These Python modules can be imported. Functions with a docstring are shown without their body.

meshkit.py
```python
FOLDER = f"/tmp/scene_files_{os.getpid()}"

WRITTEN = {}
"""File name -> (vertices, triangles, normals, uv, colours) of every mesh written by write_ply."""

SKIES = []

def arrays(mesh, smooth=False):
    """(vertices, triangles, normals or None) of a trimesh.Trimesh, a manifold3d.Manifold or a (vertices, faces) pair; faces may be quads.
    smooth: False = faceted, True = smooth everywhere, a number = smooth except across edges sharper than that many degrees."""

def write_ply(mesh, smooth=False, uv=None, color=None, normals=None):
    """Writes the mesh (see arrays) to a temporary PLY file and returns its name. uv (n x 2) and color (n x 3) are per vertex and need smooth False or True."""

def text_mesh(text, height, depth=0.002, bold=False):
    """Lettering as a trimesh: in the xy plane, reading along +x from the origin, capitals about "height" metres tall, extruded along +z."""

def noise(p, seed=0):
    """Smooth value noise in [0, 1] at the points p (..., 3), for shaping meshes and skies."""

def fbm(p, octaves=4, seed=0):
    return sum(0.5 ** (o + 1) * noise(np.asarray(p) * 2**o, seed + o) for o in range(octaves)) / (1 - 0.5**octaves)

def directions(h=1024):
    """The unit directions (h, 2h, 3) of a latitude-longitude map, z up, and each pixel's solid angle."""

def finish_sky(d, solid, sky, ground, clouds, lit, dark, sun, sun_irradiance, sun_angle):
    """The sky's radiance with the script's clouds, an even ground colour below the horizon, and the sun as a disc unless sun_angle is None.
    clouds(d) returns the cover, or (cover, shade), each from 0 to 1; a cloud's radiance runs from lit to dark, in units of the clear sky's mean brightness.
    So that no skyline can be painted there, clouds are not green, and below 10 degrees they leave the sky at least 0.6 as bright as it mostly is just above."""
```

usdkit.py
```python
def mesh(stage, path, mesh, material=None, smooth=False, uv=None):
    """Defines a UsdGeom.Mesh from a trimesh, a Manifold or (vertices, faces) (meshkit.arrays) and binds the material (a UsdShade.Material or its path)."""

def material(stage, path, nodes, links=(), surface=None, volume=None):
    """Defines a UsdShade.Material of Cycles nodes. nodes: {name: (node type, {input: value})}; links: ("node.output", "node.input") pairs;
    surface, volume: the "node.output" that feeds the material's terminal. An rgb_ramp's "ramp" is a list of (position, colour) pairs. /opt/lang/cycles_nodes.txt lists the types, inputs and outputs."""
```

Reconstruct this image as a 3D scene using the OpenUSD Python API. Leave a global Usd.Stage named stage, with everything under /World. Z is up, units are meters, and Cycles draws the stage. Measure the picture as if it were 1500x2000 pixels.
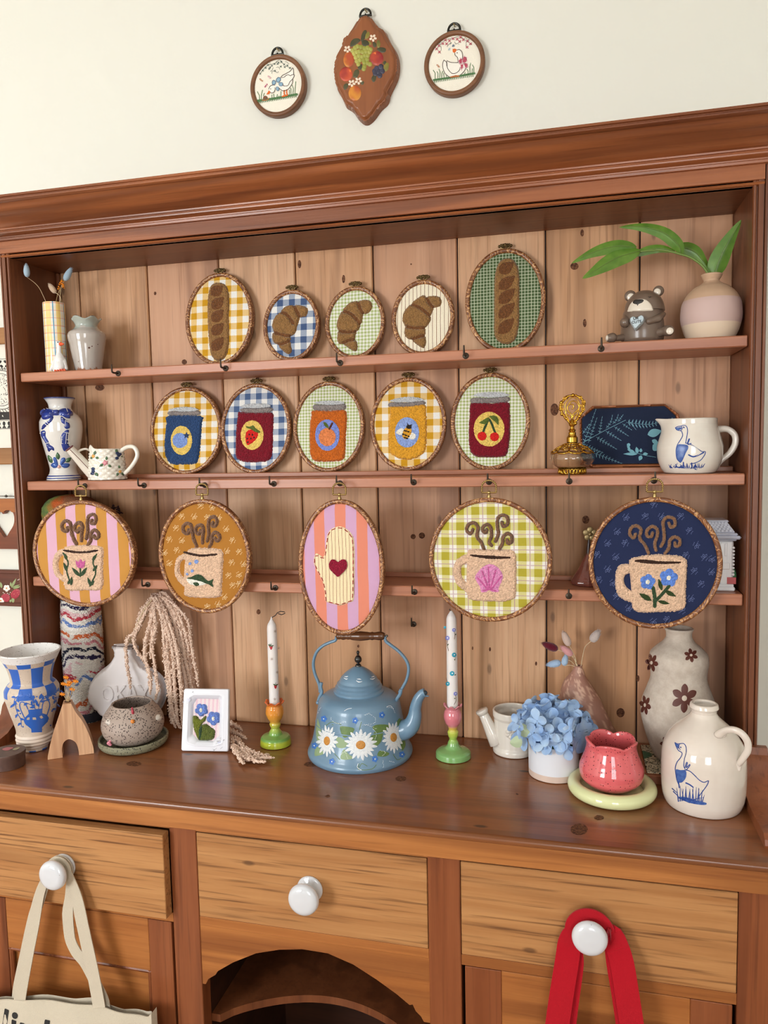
import math, random, numpy as np, trimesh, usdkit, meshkit
from pxr import Usd, UsdGeom, UsdLux, UsdShade, Sdf, Gf, Vt
import shapely, shapely.ops, shapely.affinity
from shapely.geometry import Polygon, Point, LineString, MultiPolygon
from scipy.spatial import Delaunay
from scipy.interpolate import PchipInterpolator
stage = Usd.Stage.CreateInMemory()
UsdGeom.SetStageUpAxis(stage, 'Z'); UsdGeom.SetStageMetersPerUnit(stage, 1.0)
UsdGeom.Xform.Define(stage, '/World'); UsdGeom.Scope.Define(stage, '/World/Looks')
random.seed(7); np.random.seed(7); rng = np.random.default_rng(11)
pi = math.pi
# ---------------------------------------------------------------- camera
F = 1473.95; EYE = np.array([1.1217, -1.3631, 1.4983])
_y, _p, _r = np.radians([14.1403, -4.8234, -1.2004])
FWD = np.array([-math.sin(_y)*math.cos(_p), math.cos(_y)*math.cos(_p), math.sin(_p)])
_rt = np.array([math.cos(_y), math.sin(_y), 0.]); _up = np.cross(_rt, FWD)
RT = _rt*math.cos(_r) + _up*math.sin(_r); UP = -_rt*math.sin(_r) + _up*math.cos(_r)
cam = UsdGeom.Camera.Define(stage, '/World/camera')
cam.CreateHorizontalApertureAttr(36.0); cam.CreateVerticalApertureAttr(48.0); cam.CreateFocalLengthAttr(F*36/1500)
cam.CreateClippingRangeAttr((0.05, 100.0)); cam.CreateExposureAttr(0.28)
_m = np.eye(4); _m[:3, 0], _m[:3, 1], _m[:3, 2], _m[:3, 3] = RT, UP, -FWD, EYE
cam.AddTransformOp().Set(Gf.Matrix4d(*_m.T.ravel().tolist()))
# ---------------------------------------------------------------- light: daylight through the window of the opposite wall, and a dim sky
def rect_light(name, loc, w, h, yaw, power, col):
    l = UsdLux.RectLight.Define(stage, '/World/'+name); l.CreateWidthAttr(w); l.CreateHeightAttr(h)
    l.CreateIntensityAttr(power); l.CreateColorAttr(Gf.Vec3f(*col)); l.CreateNormalizeAttr(False)
    l.AddTranslateOp().Set(Gf.Vec3d(*loc)); l.AddRotateXYZOp().Set(Gf.Vec3f(90, 0, yaw)); return l
WIN = [(-0.95, 1.55, 1.25, 1.30), (1.55, 1.55, 0.95, 1.30)]          # x, z, width, height on the wall opposite
rect_light('window_daylight', (-0.95, -3.30, 1.55), 1.25, 1.30, 0, 15.0, (.95, .98, 1.0))
rect_light('window_daylight_001', (1.55, -3.30, 1.55), 0.95, 1.30, 0, 6.0, (.95, .98, 1.0))
dome = UsdLux.DomeLight.Define(stage, '/World/sky'); dome.CreateIntensityAttr(0.6); dome.CreateColorAttr(Gf.Vec3f(.9, .95, 1.0))
# ---------------------------------------------------------------- helpers: pixels of the 1500 x 2000 frame to points of the place
def rays(p):
    p = np.atleast_2d(np.asarray(p, float))
    d = (p[:, :1]-750)/F*RT - (p[:, 1:2]-1000)/F*UP + FWD
    return d
def at(px, py, Y): d = rays((px, py))[0]; return EYE + d*(Y-EYE[1])/d[1]
def atz(px, py, Z): d = rays((px, py))[0]; return EYE + d*(Z-EYE[2])/d[2]
def proj(p):
    d = np.asarray(p, float)-EYE; w = d@FWD
    return np.stack([750+F*(d@RT)/w, 1000-F*(d@UP)/w], -1)
_S = dict(c1=(450,0,2.7273), g1=(480,80,11.538), g2=(640,10,8.3333), g3=(820,30,10.714), c4=(0,480,3), v1=(20,490,6.818), c5=(350,460,3.4884), c6=(740,440,3.9474),
    c7=(1080,400,3.5714), b1=(1190,540,10.714), c8=(20,720,3.75), c9=(400,720,4.4118), c10=(720,700,4.4118), c11=(1040,740,3.4091), pf=(1070,750,10.527), v2=(60,760,6.5217),
    c12=(40,920,3.125), c13=(500,920,4.1667), c14=(800,920,4.4118), c15=(1100,920,3.75), tw=(1360,1000,10), d1=(0,1140,3.5714), d2=(320,1180,5), d3=(560,1200,3.9474), d4=(900,1200,3.75),
    d5=(1200,1200,4.3467), d6=(0,1540,2.8846), d7=(340,1560,2.5862), d8=(860,1560,2.34375), e1=(0,1240,7.1429), e2=(180,1250,8.3333), l1=(0,620,6.6667), l2=(0,900,4.7619), px=(0,0,1))
def k(c, s):
    """Points measured in an enlarged part of the frame, as frame pixels."""
    x0, y0, m = _S[c]; a = np.array(s.replace(',', ' ').split(), float).reshape(-1, 2); return a/m + [x0, y0]
def cat(pts, n=6, closed=True):
    """Catmull-Rom curve through the points."""
    p = np.asarray(pts, float); m = len(p); out = []
    for i in range(m if closed else m-1):
        a, b, c, d = (p[(i-1) % m], p[i], p[(i+1) % m], p[(i+2) % m]) if closed else (p[max(i-1, 0)], p[i], p[i+1], p[min(i+2, m-1)])
        for t in np.arange(n)/n:
            out.append(.5*((2*b)+(c-a)*t+(2*a-5*b+4*c-d)*t*t+(3*b-a-3*c+d)*t**3))
    if not closed: out.append(p[-1])
    return np.array(out)
# ---------------------------------------------------------------- the scene tree
_used = {}
def _name(parent, name):
    p = f'{parent}/{name}'; n = _used.get(p, 0); _used[p] = n+1
    return p if n == 0 else f'{p}_{n:03d}'
def tag(o, label=None, category=None, group=None, kind=None):
    for a, b in (('label', label), ('category', category), ('group', group), ('kind', kind)):
        if b: o.SetCustomDataByKey(a, b)
    return o
ORG = {}
def thing(name, label, category, loc=(0, 0, 0), group=None):
    x = UsdGeom.Xform.Define(stage, _name('/World', name)); x.AddTranslateOp().Set(Gf.Vec3d(*map(float, loc)))
    o = x.GetPrim(); ORG[str(o.GetPath())] = np.asarray(loc, float)
    return tag(o, label, category, group)
def obj(name, mesh, m, parent=None, smooth=False, label=None, col=None, uv=None, **kw):
    """One mesh, given in world coordinates, under its thing or part."""
    pp = str(parent.GetPath()) if parent else '/World'
    path = _name(pp, name); base = ORG.get(pp, np.zeros(3)); ORG[path] = base
    if hasattr(mesh, 'vertices'): mesh = (mesh.vertices, mesh.faces)
    v, f = np.asarray(mesh[0], float)-base, np.asarray(mesh[1], int)
    g = usdkit.mesh(stage, path, (v, f), m, smooth=smooth, uv=uv)
    if col is not None: UsdGeom.PrimvarsAPI(g).CreatePrimvar('paint', Sdf.ValueTypeNames.Color3fArray, 'vertex').Set(Vt.Vec3fArray.FromNumpy(np.asarray(col, np.float32)))
    return tag(g.GetPrim(), label, **kw)
def struct(name, mesh, m, parent=None, **kw): return obj(name, mesh, m, parent, kind=None if parent else 'structure', **kw)
# ---------------------------------------------------------------- shapes
def quads(f):
    f = np.asarray(f, int); return np.vstack([f[:, [0, 1, 2]], f[:, [0, 2, 3]]])
def join(*ms):
    V, Fs, n = [], [], 0
    for m in ms:
        if m is None: continue
        v, f = (m.vertices, m.faces) if hasattr(m, 'vertices') else m
        V.append(np.asarray(v, float)); Fs.append(np.asarray(f, int)+n); n += len(v)
    return np.vstack(V), np.vstack(Fs)
def box(x0, x1, y0, y1, z0, z1, b=0.0):
    if b <= 0:
        m = trimesh.creation.box([x1-x0, y1-y0, z1-z0]); m.apply_translation([(x0+x1)/2, (y0+y1)/2, (z0+z1)/2]); return m.vertices, m.faces
    h = np.array([x1-x0, y1-y0, z1-z0])/2; c = np.array([x0+x1, y0+y1, z0+z1])/2; b = min(b, *(h*.98)); P = []
    for s in np.ndindex(2, 2, 2):
        s = np.array(s)*2-1
        for a in range(3):
            q = h-b; q = q.copy(); q[a] = h[a]; P.append(c+s*q)
    m = trimesh.convex.convex_hull(np.array(P)); return m.vertices, m.faces
def grid(P, loopu=False, loopv=False, flip=False):
    """A sheet of points (n, m, 3) as a mesh."""
    P = np.asarray(P, float); n, m = P.shape[:2]; I = np.arange(n if loopu else n-1); J = np.arange(m if loopv else m-1)
    i, j = np.meshgrid(I, J, indexing='ij'); a, b = (i+1) % n, (j+1) % m
    f = np.stack([i*m+j, a*m+j, a*m+b, i*m+b], -1).reshape(-1, 4)
    if flip: f = f[:, ::-1]
    return P.reshape(-1, 3), quads(f)
def frames(p, closed=False, ref=(0, 0, 1)):
    p = np.asarray(p, float)
    t = (np.roll(p, -1, 0)-np.roll(p, 1, 0)) if closed else np.gradient(p, axis=0)
    t /= np.linalg.norm(t, axis=1, keepdims=True)+1e-12
    ref = np.asarray(ref, float); a = np.zeros_like(p); q = ref-t[0]*(ref@t[0])
    if np.linalg.norm(q) < 1e-3: q = np.array([1, .3, 0])-t[0]*(t[0]@np.array([1, .3, 0]))
    for i in range(len(p)):
        q = q-t[i]*(q@t[i]); q /= np.linalg.norm(q)+1e-12; a[i] = q
    return t, a, np.cross(t, a)
def tube(p, r, n=10, closed=False, caps=True, flat=1.0, ref=(0, 0, 1)):
    """A round (or, with flat, oval) rod along the points; r may vary."""
    p = np.asarray(p, float); t, a, b = frames(p, closed, ref); r = np.broadcast_to(np.asarray(r, float), (len(p),)); w = np.arange(n)*2*pi/n
    P = p[:, None]+r[:, None, None]*(np.cos(w)[None, :, None]*a[:, None]*flat+np.sin(w)[None, :, None]*b[:, None])
    v, f = grid(P, closed, True)
    if caps and not closed:
        k0 = len(v); v = np.vstack([v, p[:1], p[-1:]]); L = (len(p)-1)*n; i = np.arange(n); j = (i+1) % n
        f = np.vstack([f, np.stack([np.full(n, k0), i, j], 1), np.stack([np.full(n, k0+1), L+j, L+i], 1)])
    return v, f
def ball(c, r, s=(1, 1, 1), n=2):
    m = trimesh.creation.icosphere(n, 1.0); return m.vertices*np.asarray(s)*r+np.asarray(c), m.faces
def sheet(poly, z0, z1):
    """A 2D polygon extruded from z0 to z1 (third coordinate)."""
    out = []
    for g in getattr(poly, 'geoms', [poly]):
        if g.area > 0:
            m = trimesh.creation.extrude_polygon(g, z1-z0, engine='earcut'); out.append((np.asarray(m.vertices)+[0, 0, z0], m.faces))
    return join(*out)
def upright(m, y0=0.0):
    """(x, z, depth) to the world: the polygon stands in a plane of constant y, its thickness towards the viewer."""
    v, f = m; v = np.asarray(v); return np.stack([v[:, 0], y0-v[:, 2], v[:, 1]], 1), f
def sideways(m, x0=0.0):
    """(y, z, t): the polygon stands in a plane of constant x."""
    v, f = m; v = np.asarray(v); return np.stack([x0+v[:, 2], v[:, 0], v[:, 1]], 1), f
def ring(r, z, c, n=48, squash=1.0, th=0.0):
    w = np.arange(n)*2*pi/n; return np.stack([c[0]+r*np.cos(w), c[1]+r*np.sin(w)*squash, np.full(n, z)], 1)
class Lathe:
    """A turned vessel on the axis (x, y): its outer profile from (z, r) pairs, its hollow and its lip; it also knows where a ray meets it."""
    def __init__(s, c, prof, n=56, smooth=True, step=None, sq=1.0):
        s.c = np.asarray(c[:2], float); p = np.array(sorted(map(tuple, prof)), float); s.z0, s.z1 = p[0, 0], p[-1, 0]; s.n = n; s.sq = sq
        s.f = PchipInterpolator(p[:, 0], p[:, 1]) if smooth else (lambda z, p=p: np.interp(z, p[:, 0], p[:, 1])); s.p = p
        s.zs = np.unique(np.concatenate([p[:, 0], np.linspace(s.z0, s.z1, 40 if smooth else 2)]))
    def R(s, z): return np.maximum(s.f(np.clip(z, s.z0, s.z1)), 1e-4)
    def solid(s, close=True):
        P = [ring(s.R(z), z, s.c, s.n, s.sq) for z in s.zs]
        if close: P = [ring(1e-4, s.z0, s.c, s.n)]+[ring(s.R(s.z0), s.z0, s.c, s.n, s.sq)]+P+[ring(s.R(s.z1), s.z1, s.c, s.n, s.sq)]+[ring(1e-4, s.z1, s.c, s.n)]
        return grid(P, False, True, flip=True)
    def pot(s, wall=.004, floor=.01, lip=3, fn=None):
        """Open vessel: outside, rounded lip, inside. fn(points, k) may ruffle it."""
        out = [ring(1e-4, s.z0, s.c, s.n), ring(s.R(s.z0)-.0015, s.z0, s.c, s.n, s.sq)]+[ring(s.R(z), z+(.001 if i == 0 else 0), s.c, s.n, s.sq) for i, z in enumerate(s.zs)]
        for q in np.linspace(0, pi, lip+2)[1:-1]: out.append(ring(s.R(s.z1)-wall/2+wall/2*math.cos(q), s.z1+wall*.45*math.sin(q), s.c, s.n, s.sq))
        for z in s.zs[::-1]:
            if z > s.z0+floor: out.append(ring(max(s.R(z)-wall, .002), z, s.c, s.n, s.sq))
        out += [ring(max(s.R(s.z0+floor)-wall, .002), s.z0+floor, s.c, s.n, s.sq), ring(1e-4, s.z0+floor, s.c, s.n)]
        P = np.array(out)
        if fn is not None: P = fn(P)
        return grid(P, False, True, flip=True)
    def hit(s, uv):
        """Frame pixels to points and normals of the near side."""
        d = rays(uv); o = EYE-np.array([s.c[0], s.c[1], 0]); d = d.copy(); sy = np.array([1, 1/s.sq, 1]); o = o*sy; d = d*sy
        A = d[:, 0]**2+d[:, 1]**2; B = o[0]*d[:, 0]+o[1]*d[:, 1]; Cc = o[0]**2+o[1]**2
        t = -B/A-.03/np.sqrt(A); 
        for _ in range(14):
            r = s.R(o[2]+t*d[:, 2]); t = .35*t+.65*(-B-np.sqrt(np.maximum(B*B-A*(Cc-r*r), 0)))/A
        p = o+t[:, None]*d; r = s.R(p[:, 2]); dr = (s.R(p[:, 2]+.001)-s.R(p[:, 2]-.001))/.002
        h = np.linalg.norm(p[:, :2], axis=1, keepdims=True)+1e-9; n = np.concatenate([p[:, :2]/h, -dr[:, None]], 1); n /= np.linalg.norm(n, axis=1, keepdims=True)
        return p/sy+[s.c[0], s.c[1], 0], n
    def polar(s, tz):
        """(angle, z) to points and normals; angle 0 faces -y (the viewer), positive to +x."""
        th, z = tz[:, 0], tz[:, 1]; r = s.R(z); dr = (s.R(z+.001)-s.R(z-.001))/.002
        n = np.stack([np.sin(th), -np.cos(th), -dr], 1); n /= np.linalg.norm(n, axis=1, keepdims=True)
        return np.stack([s.c[0]+r*np.sin(th), s.c[1]-r*np.cos(th)*s.sq, z], 1), n
def lathe_px(base, rows, y=None, n=56, smooth=True, extra=None):
    """A lathe from rows (pixel x of the left edge, of the right edge, pixel y): its axis stands on the point base."""
    pr = []
    for xl, xr, py in rows:
        d = rays(((xl+xr)/2, py))[0]; t = (base[1]-EYE[1])/d[1]; p = EYE+d*t; w = t
        pr.append((p[2], (xr-xl)/2/F*w*.985))
    return Lathe(base, pr, n, smooth)
class Plane:
    """A flat face seen in the frame: through P with the normal n (towards the viewer)."""
    def __init__(s, P, n=(0, -1, 0)): s.P = np.asarray(P, float); s.nn = np.asarray(n, float)/np.linalg.norm(n)
    def hit(s, uv):
        d = rays(uv); t = ((s.P-EYE)@s.nn)/(d@s.nn); return EYE+t[:, None]*d, np.repeat(s.nn[None], len(d), 0)
def valid(p):
    p = Polygon(p) if not hasattr(p, 'geom_type') else p
    return p if p.is_valid else p.buffer(0)
def relief(poly, mp, h=.003, r=None, res=None, base=-.0003, flat=False, fn=None):
    """A raised shape on a surface: poly in the coordinates that mp takes; h its height in metres, r how far in its edge rounds off."""
    out = []
    for g in getattr(poly, 'geoms', [poly]):
        if g.geom_type != 'Polygon' or g.area <= 0: continue
        if flat and g.length*(res or 2.5) > g.area*1.1:                # fine linework: every corner of the outline counts
            V2, T = trimesh.creation.triangulate_polygon(g.simplify((res or 2.5)*.02), engine='earcut'); q = np.unique(T); T = np.searchsorted(q, T); V, N = mp(np.asarray(V2)[q]); V = V+N*h; T = np.asarray(T)
            e = np.cross(V[T[:, 1]]-V[T[:, 0]], V[T[:, 2]]-V[T[:, 0]]); q = (e*N[T[:, 0]]).sum(1) < 0; T[q] = T[q][:, ::-1]; out.append((V, T)); continue
        rs = res or max(math.sqrt(g.area)/14, 1e-9); rr = r or rs*2
        B = []
        for q in [g.exterior, *g.interiors]:
            c = np.array(q.coords)[:-1]; L = q.length; nn = max(int(L/rs), 6)
            kp = np.array([q.interpolate(i/nn, normalized=True).coords[0] for i in range(nn)]); B.append(np.vstack([c, kp]) if len(c) < nn else c)
        B = np.unique(np.round(np.vstack(B), 7), axis=0); x0, y0, x1, y1 = g.bounds
        X, Y = np.meshgrid(np.arange(x0, x1+rs, rs), np.arange(y0, y1+rs, rs*.87)); X = X+(np.arange(X.shape[0]) % 2)[:, None]*rs/2
        I = np.stack([X.ravel(), Y.ravel()], 1); inn = g.buffer(-rs*.45)
        I = I[shapely.contains_xy(inn, I[:, 0], I[:, 1])] if not inn.is_empty else I[:0]
        P = np.vstack([B, I]); 
        if len(P) < 3: continue
        try: T = Delaunay(P).simplices
        except Exception: continue
        cn = P[T].mean(1); T = T[shapely.contains_xy(g, cn[:, 0], cn[:, 1])]
        a = P[T]; e1, e2 = a[:, 1]-a[:, 0], a[:, 2]-a[:, 0]; ar = e1[:, 0]*e2[:, 1]-e1[:, 1]*e2[:, 0]; T = T[np.abs(ar) > 1e-12]; ar = ar[np.abs(ar) > 1e-12]
        d = shapely.distance(shapely.boundary(g), shapely.points(P)); q = np.clip(d/rr, 0, 1); H = base+(h-base)*(np.where(d > 1e-6, 1, 0) if flat else np.sqrt(np.maximum(1-(1-q)**2, 0)))
        if fn is not None: H = H+fn(P)*np.clip(d/rr, 0, 1)
        V, N = mp(P); V = V+N*H[:, None]
        e = np.cross(V[T[:, 1]]-V[T[:, 0]], V[T[:, 2]]-V[T[:, 0]]); s = (e*N[T[:, 0]]).sum(1) < 0; T[s] = T[s][:, ::-1]
        out.append((V, T))
    return join(*out) if out else None
def stroke(pts, w, n=5, closed=False, smooth=True):
    """A brush line through the points as a polygon; w may be one width or one for each point."""
    p = cat(pts, n, closed) if smooth and len(pts) > 2 else np.asarray(pts, float)
    if np.ndim(w) == 0: return LineString(p).buffer(w/2, quad_segs=4)
    ww = np.interp(np.linspace(0, 1, len(p)), np.linspace(0, 1, len(w)), w); t = np.gradient(p, axis=0); t /= np.linalg.norm(t, axis=1, keepdims=True)+1e-9
    nn = np.stack([-t[:, 1], t[:, 0]], 1)*ww[:, None]/2; return valid(np.vstack([p+nn, (p-nn)[::-1]]))
def rag(poly, amp, step, seed=0):
    """Roughens an outline, as loops of yarn do."""
    out = []
    for g in getattr(poly, 'geoms', [poly]):
        rr = np.random.default_rng(seed+int(g.area)); n = max(int(g.exterior.length/step), 8)
        p = np.array([g.exterior.interpolate(i/n, normalized=True).coords[0] for i in range(n)]); q = np.array([g.exterior.interpolate((i+.5)/n, normalized=True).coords[0] for i in range(n)])
        t = q-p; t /= np.linalg.norm(t, axis=1, keepdims=True)+1e-9; p = p+np.stack([t[:, 1], -t[:, 0]], 1)*(rr.uniform(-1, 1, n)*amp)[:, None]
        out.append(Polygon(p, [i.coords for i in g.interiors]).buffer(0))
    return shapely.ops.unary_union(out)
def disc(c, rx, ry=None, n=28, rot=0.0):
    w = np.arange(n)*2*pi/n; ry = ry or rx; x, y = rx*np.cos(w), ry*np.sin(w); a = math.radians(rot)
    return Polygon(np.stack([c[0]+x*math.cos(a)-y*math.sin(a), c[1]+x*math.sin(a)+y*math.cos(a)], 1))
def petal(c, ang, L, w, start=0.0):
    a = math.radians(ang); t = np.array([math.cos(a), math.sin(a)]); n = np.array([-t[1], t[0]]); c = np.asarray(c, float)+t*start
    return valid(cat([c, c+t*L*.35+n*w*.42, c+t*L*.75+n*w*.46, c+t*L, c+t*L*.75-n*w*.46, c+t*L*.35-n*w*.42], 4))
def leafp(a, b, w, bend=0.0):
    a, b = np.asarray(a, float), np.asarray(b, float); t = b-a; L = np.linalg.norm(t); n = np.array([-t[1], t[0]])/L
    s = np.linspace(0, 1, 9); m = a+t*s[:, None]+n*(bend*np.sin(pi*s))[:, None]; ww = w/2*np.sin(pi*s**.8)
    return valid(np.vstack([m+n*ww[:, None], (m-n*ww[:, None])[::-1][1:-1]]))
U = lambda *ps: shapely.ops.unary_union([valid(p) for p in ps])
# ---------------------------------------------------------------- materials
def C(h, g=1.0):
    h = h.lstrip('#'); c = np.array([int(h[i:i+2], 16) for i in (0, 2, 4)])/255; return tuple((np.where(c <= .04045, c/12.92, ((c+.055)/1.055)**2.4)*g).tolist())
_mats = {}
def mat(name, nodes, links, surface='p.BSDF'):
    m = usdkit.material(stage, '/World/Looks/'+name, nodes, links, surface=surface); _mats[name] = m; return m
def plain(name, col, rough=.5, spec=.5, coat=0., metal=0., bump=0., bscale=200., speck=None, mottle=None, sss=0., sheen=0., trans=0., spk_scale=420., spk_size=.2, tr=None):
    """One colour with, at will, fine relief (bump), dark specks, or a soft second tone (mottle = (colour, scale))."""
    if name in _mats: return _mats[name]
    c = C(col) if isinstance(col, str) else col
    N = {'p': ('principled_bsdf', dict(base_color=c, roughness=rough, specular_ior_level=spec, coat_weight=coat, metallic=metal, subsurface_weight=sss, subsurface_radius=(.6, .4, .3), subsurface_scale=.004, sheen_weight=sheen, transmission_weight=trans)), 'g': ('geometry', {})}; L = []; src = None
    if mottle:
        N['mn'] = ('noise_texture', dict(scale=mottle[1], detail=4, roughness=.6)); N['mr'] = ('rgb_ramp', dict(ramp=[(.35, c), (.68, C(mottle[0]))])); L += [('g.position', 'mn.vector'), ('mn.fac', 'mr.fac')]; src = 'mr.color'
    if speck:
        N['vo'] = ('voronoi_texture', dict(scale=spk_scale)); N['wn'] = ('math', dict(math_type='less_than', value2=spk_size)); N['sp'] = ('separate_color', {}); N['ss'] = ('math', dict(math_type='less_than', value2=.45)); N['sm'] = ('math', dict(math_type='multiply'))
        N['mx'] = ('mix_color', dict(a=c, b=C(speck))); L += [('g.position', 'vo.vector'), ('vo.distance', 'wn.value1'), ('vo.color', 'sp.color'), ('sp.r', 'ss.value1'), ('wn.value', 'sm.value1'), ('ss.value', 'sm.value2'), ('sm.value', 'mx.fac')]
        if src: L.append((src, 'mx.a'))
        src = 'mx.result'
    if src: L.append((src, 'p.base_color'))
    if bump:
        N['bn'] = ('noise_texture', dict(scale=bscale, detail=3)); N['b'] = ('bump', dict(strength=bump, distance=.002)); L += [('g.position', 'bn.vector'), ('bn.fac', 'b.height'), ('b.normal', 'p.normal')]
    if tr:
        N['t'] = ('translucent_bsdf', dict(color=C(tr))); N['mc'] = ('mix_closure', dict(fac=.25)); L += [('p.BSDF', 'mc.closure1'), ('t.BSDF', 'mc.closure2')]; return mat(name, N, L, 'mc.closure')
    return mat(name, N, L)
def wood(name, a, b, dark, axis='x', rough=.45, s=1.0, coat=0., streak=.5, knots=.0, spec=.4, bump=.15, fine=None):
    """Sawn pine: colours a and b in long fibres along the axis, darker growth rings, now and then a knot."""
    sc = {'x': (1.2, 26, 26), 'y': (26, 1.2, 26), 'z': (26, 26, 1.2)}[axis]; sc2 = {'x': (.55, 9, 9), 'y': (9, .55, 9), 'z': (9, 9, .55)}[axis]; sc3 = {'x': (3, 11, 11), 'y': (11, 3, 11), 'z': (11, 11, 4.2)}[axis]; sc4 = {'x': (5, 160, 160), 'y': (160, 5, 160), 'z': (160, 160, 5)}[axis]
    N = dict(g=('geometry', {}), o=('object_info', {}), ov=('math', dict(math_type='multiply', value2=37.)), ad=('vector_math', dict(math_type='add')),
        m1=('mapping', dict(scale=tuple(np.array(sc)*s))), n1=('noise_texture', dict(scale=1.6, detail=6, roughness=.62, distortion=.3)),
        m2=('mapping', dict(scale=tuple(np.array(sc2)*s))), n2=('noise_texture', dict(scale=1.0, detail=2, distortion=.6)), rm=('math', dict(math_type='multiply', value2=19.)), rs=('math', dict(math_type='sine')), ra=('map_range', dict(from_min=.35, from_max=1., to_min=0, to_max=streak, clamp=True)),
        m4=('mapping', dict(scale=tuple(np.array(sc4)*s))), n4=('noise_texture', dict(scale=1.0, detail=2)), r4=('map_range', dict(from_min=.55, from_max=.75, to_min=0, to_max=streak*.9 if fine is None else fine, clamp=True)),
        r1=('rgb_ramp', dict(ramp=[(.3, C(a)), (.7, C(b))])), x1=('mix_color', dict(b=C(dark))), x2=('mix_color', dict(b=C(dark))), p=('principled_bsdf', dict(roughness=rough, specular_ior_level=spec, coat_weight=coat, coat_roughness=.18)),
        bp=('bump', dict(strength=bump, distance=.002)))
    L = [('o.random', 'ov.value1'), ('g.position', 'ad.vector1'), ('ov.value', 'ad.vector2'), ('ad.vector', 'm1.vector'), ('m1.vector', 'n1.vector'), ('n1.fac', 'r1.fac'), ('ad.vector', 'm2.vector'), ('m2.vector', 'n2.vector'), ('n2.fac', 'rm.value1'), ('rm.value', 'rs.value1'), ('rs.value', 'ra.value'),
        ('ad.vector', 'm4.vector'), ('m4.vector', 'n4.vector'), ('n4.fac', 'r4.value'), ('r1.color', 'x1.a'), ('ra.result', 'x1.fac'), ('x1.result', 'x2.a'), ('r4.result', 'x2.fac'), ('n4.fac', 'bp.height'), ('bp.normal', 'p.normal')]
    last = 'x2.result'
    if knots:
        N |= dict(q3=('separate_xyz', {}), a3=('math', dict(math_type='add')), c3=('combine_xyz', {}), m3=('mapping', dict(scale=(11., 4.6, 0.))), v3=('voronoi_texture', dict(dimensions='2D', scale=1.)), r3=('map_range', dict(from_min=.03, from_max=.062, to_min=1, to_max=0, clamp=True)), kx=('mix_color', dict(b=C('#3a2216'))), km=('math', dict(math_type='multiply', value2=knots)), ks=('separate_color', {}), kl=('math', dict(math_type='less_than', value2=.34)), kk=('math', dict(math_type='multiply')))
        L += [('ad.vector', 'q3.vector'), (f'q3.{"x" if axis != "x" else "y"}', 'a3.value1'), (f'q3.{"z" if axis != "z" else "y"}', 'a3.value2'), ('a3.value', 'c3.x'), (f'q3.{axis}', 'c3.y'), ('c3.vector', 'm3.vector'), ('m3.vector', 'v3.vector'), ('v3.distance', 'r3.value'), ('r3.result', 'km.value1'), ('v3.color', 'ks.color'), ('ks.r', 'kl.value1'), ('kl.value', 'kk.value1'), ('km.value', 'kk.value2'), ('kk.value', 'kx.fac'), (last, 'kx.a')]; last = 'kx.result'
    L.append((last, 'p.base_color'))
    return mat(name, N, L)
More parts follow.
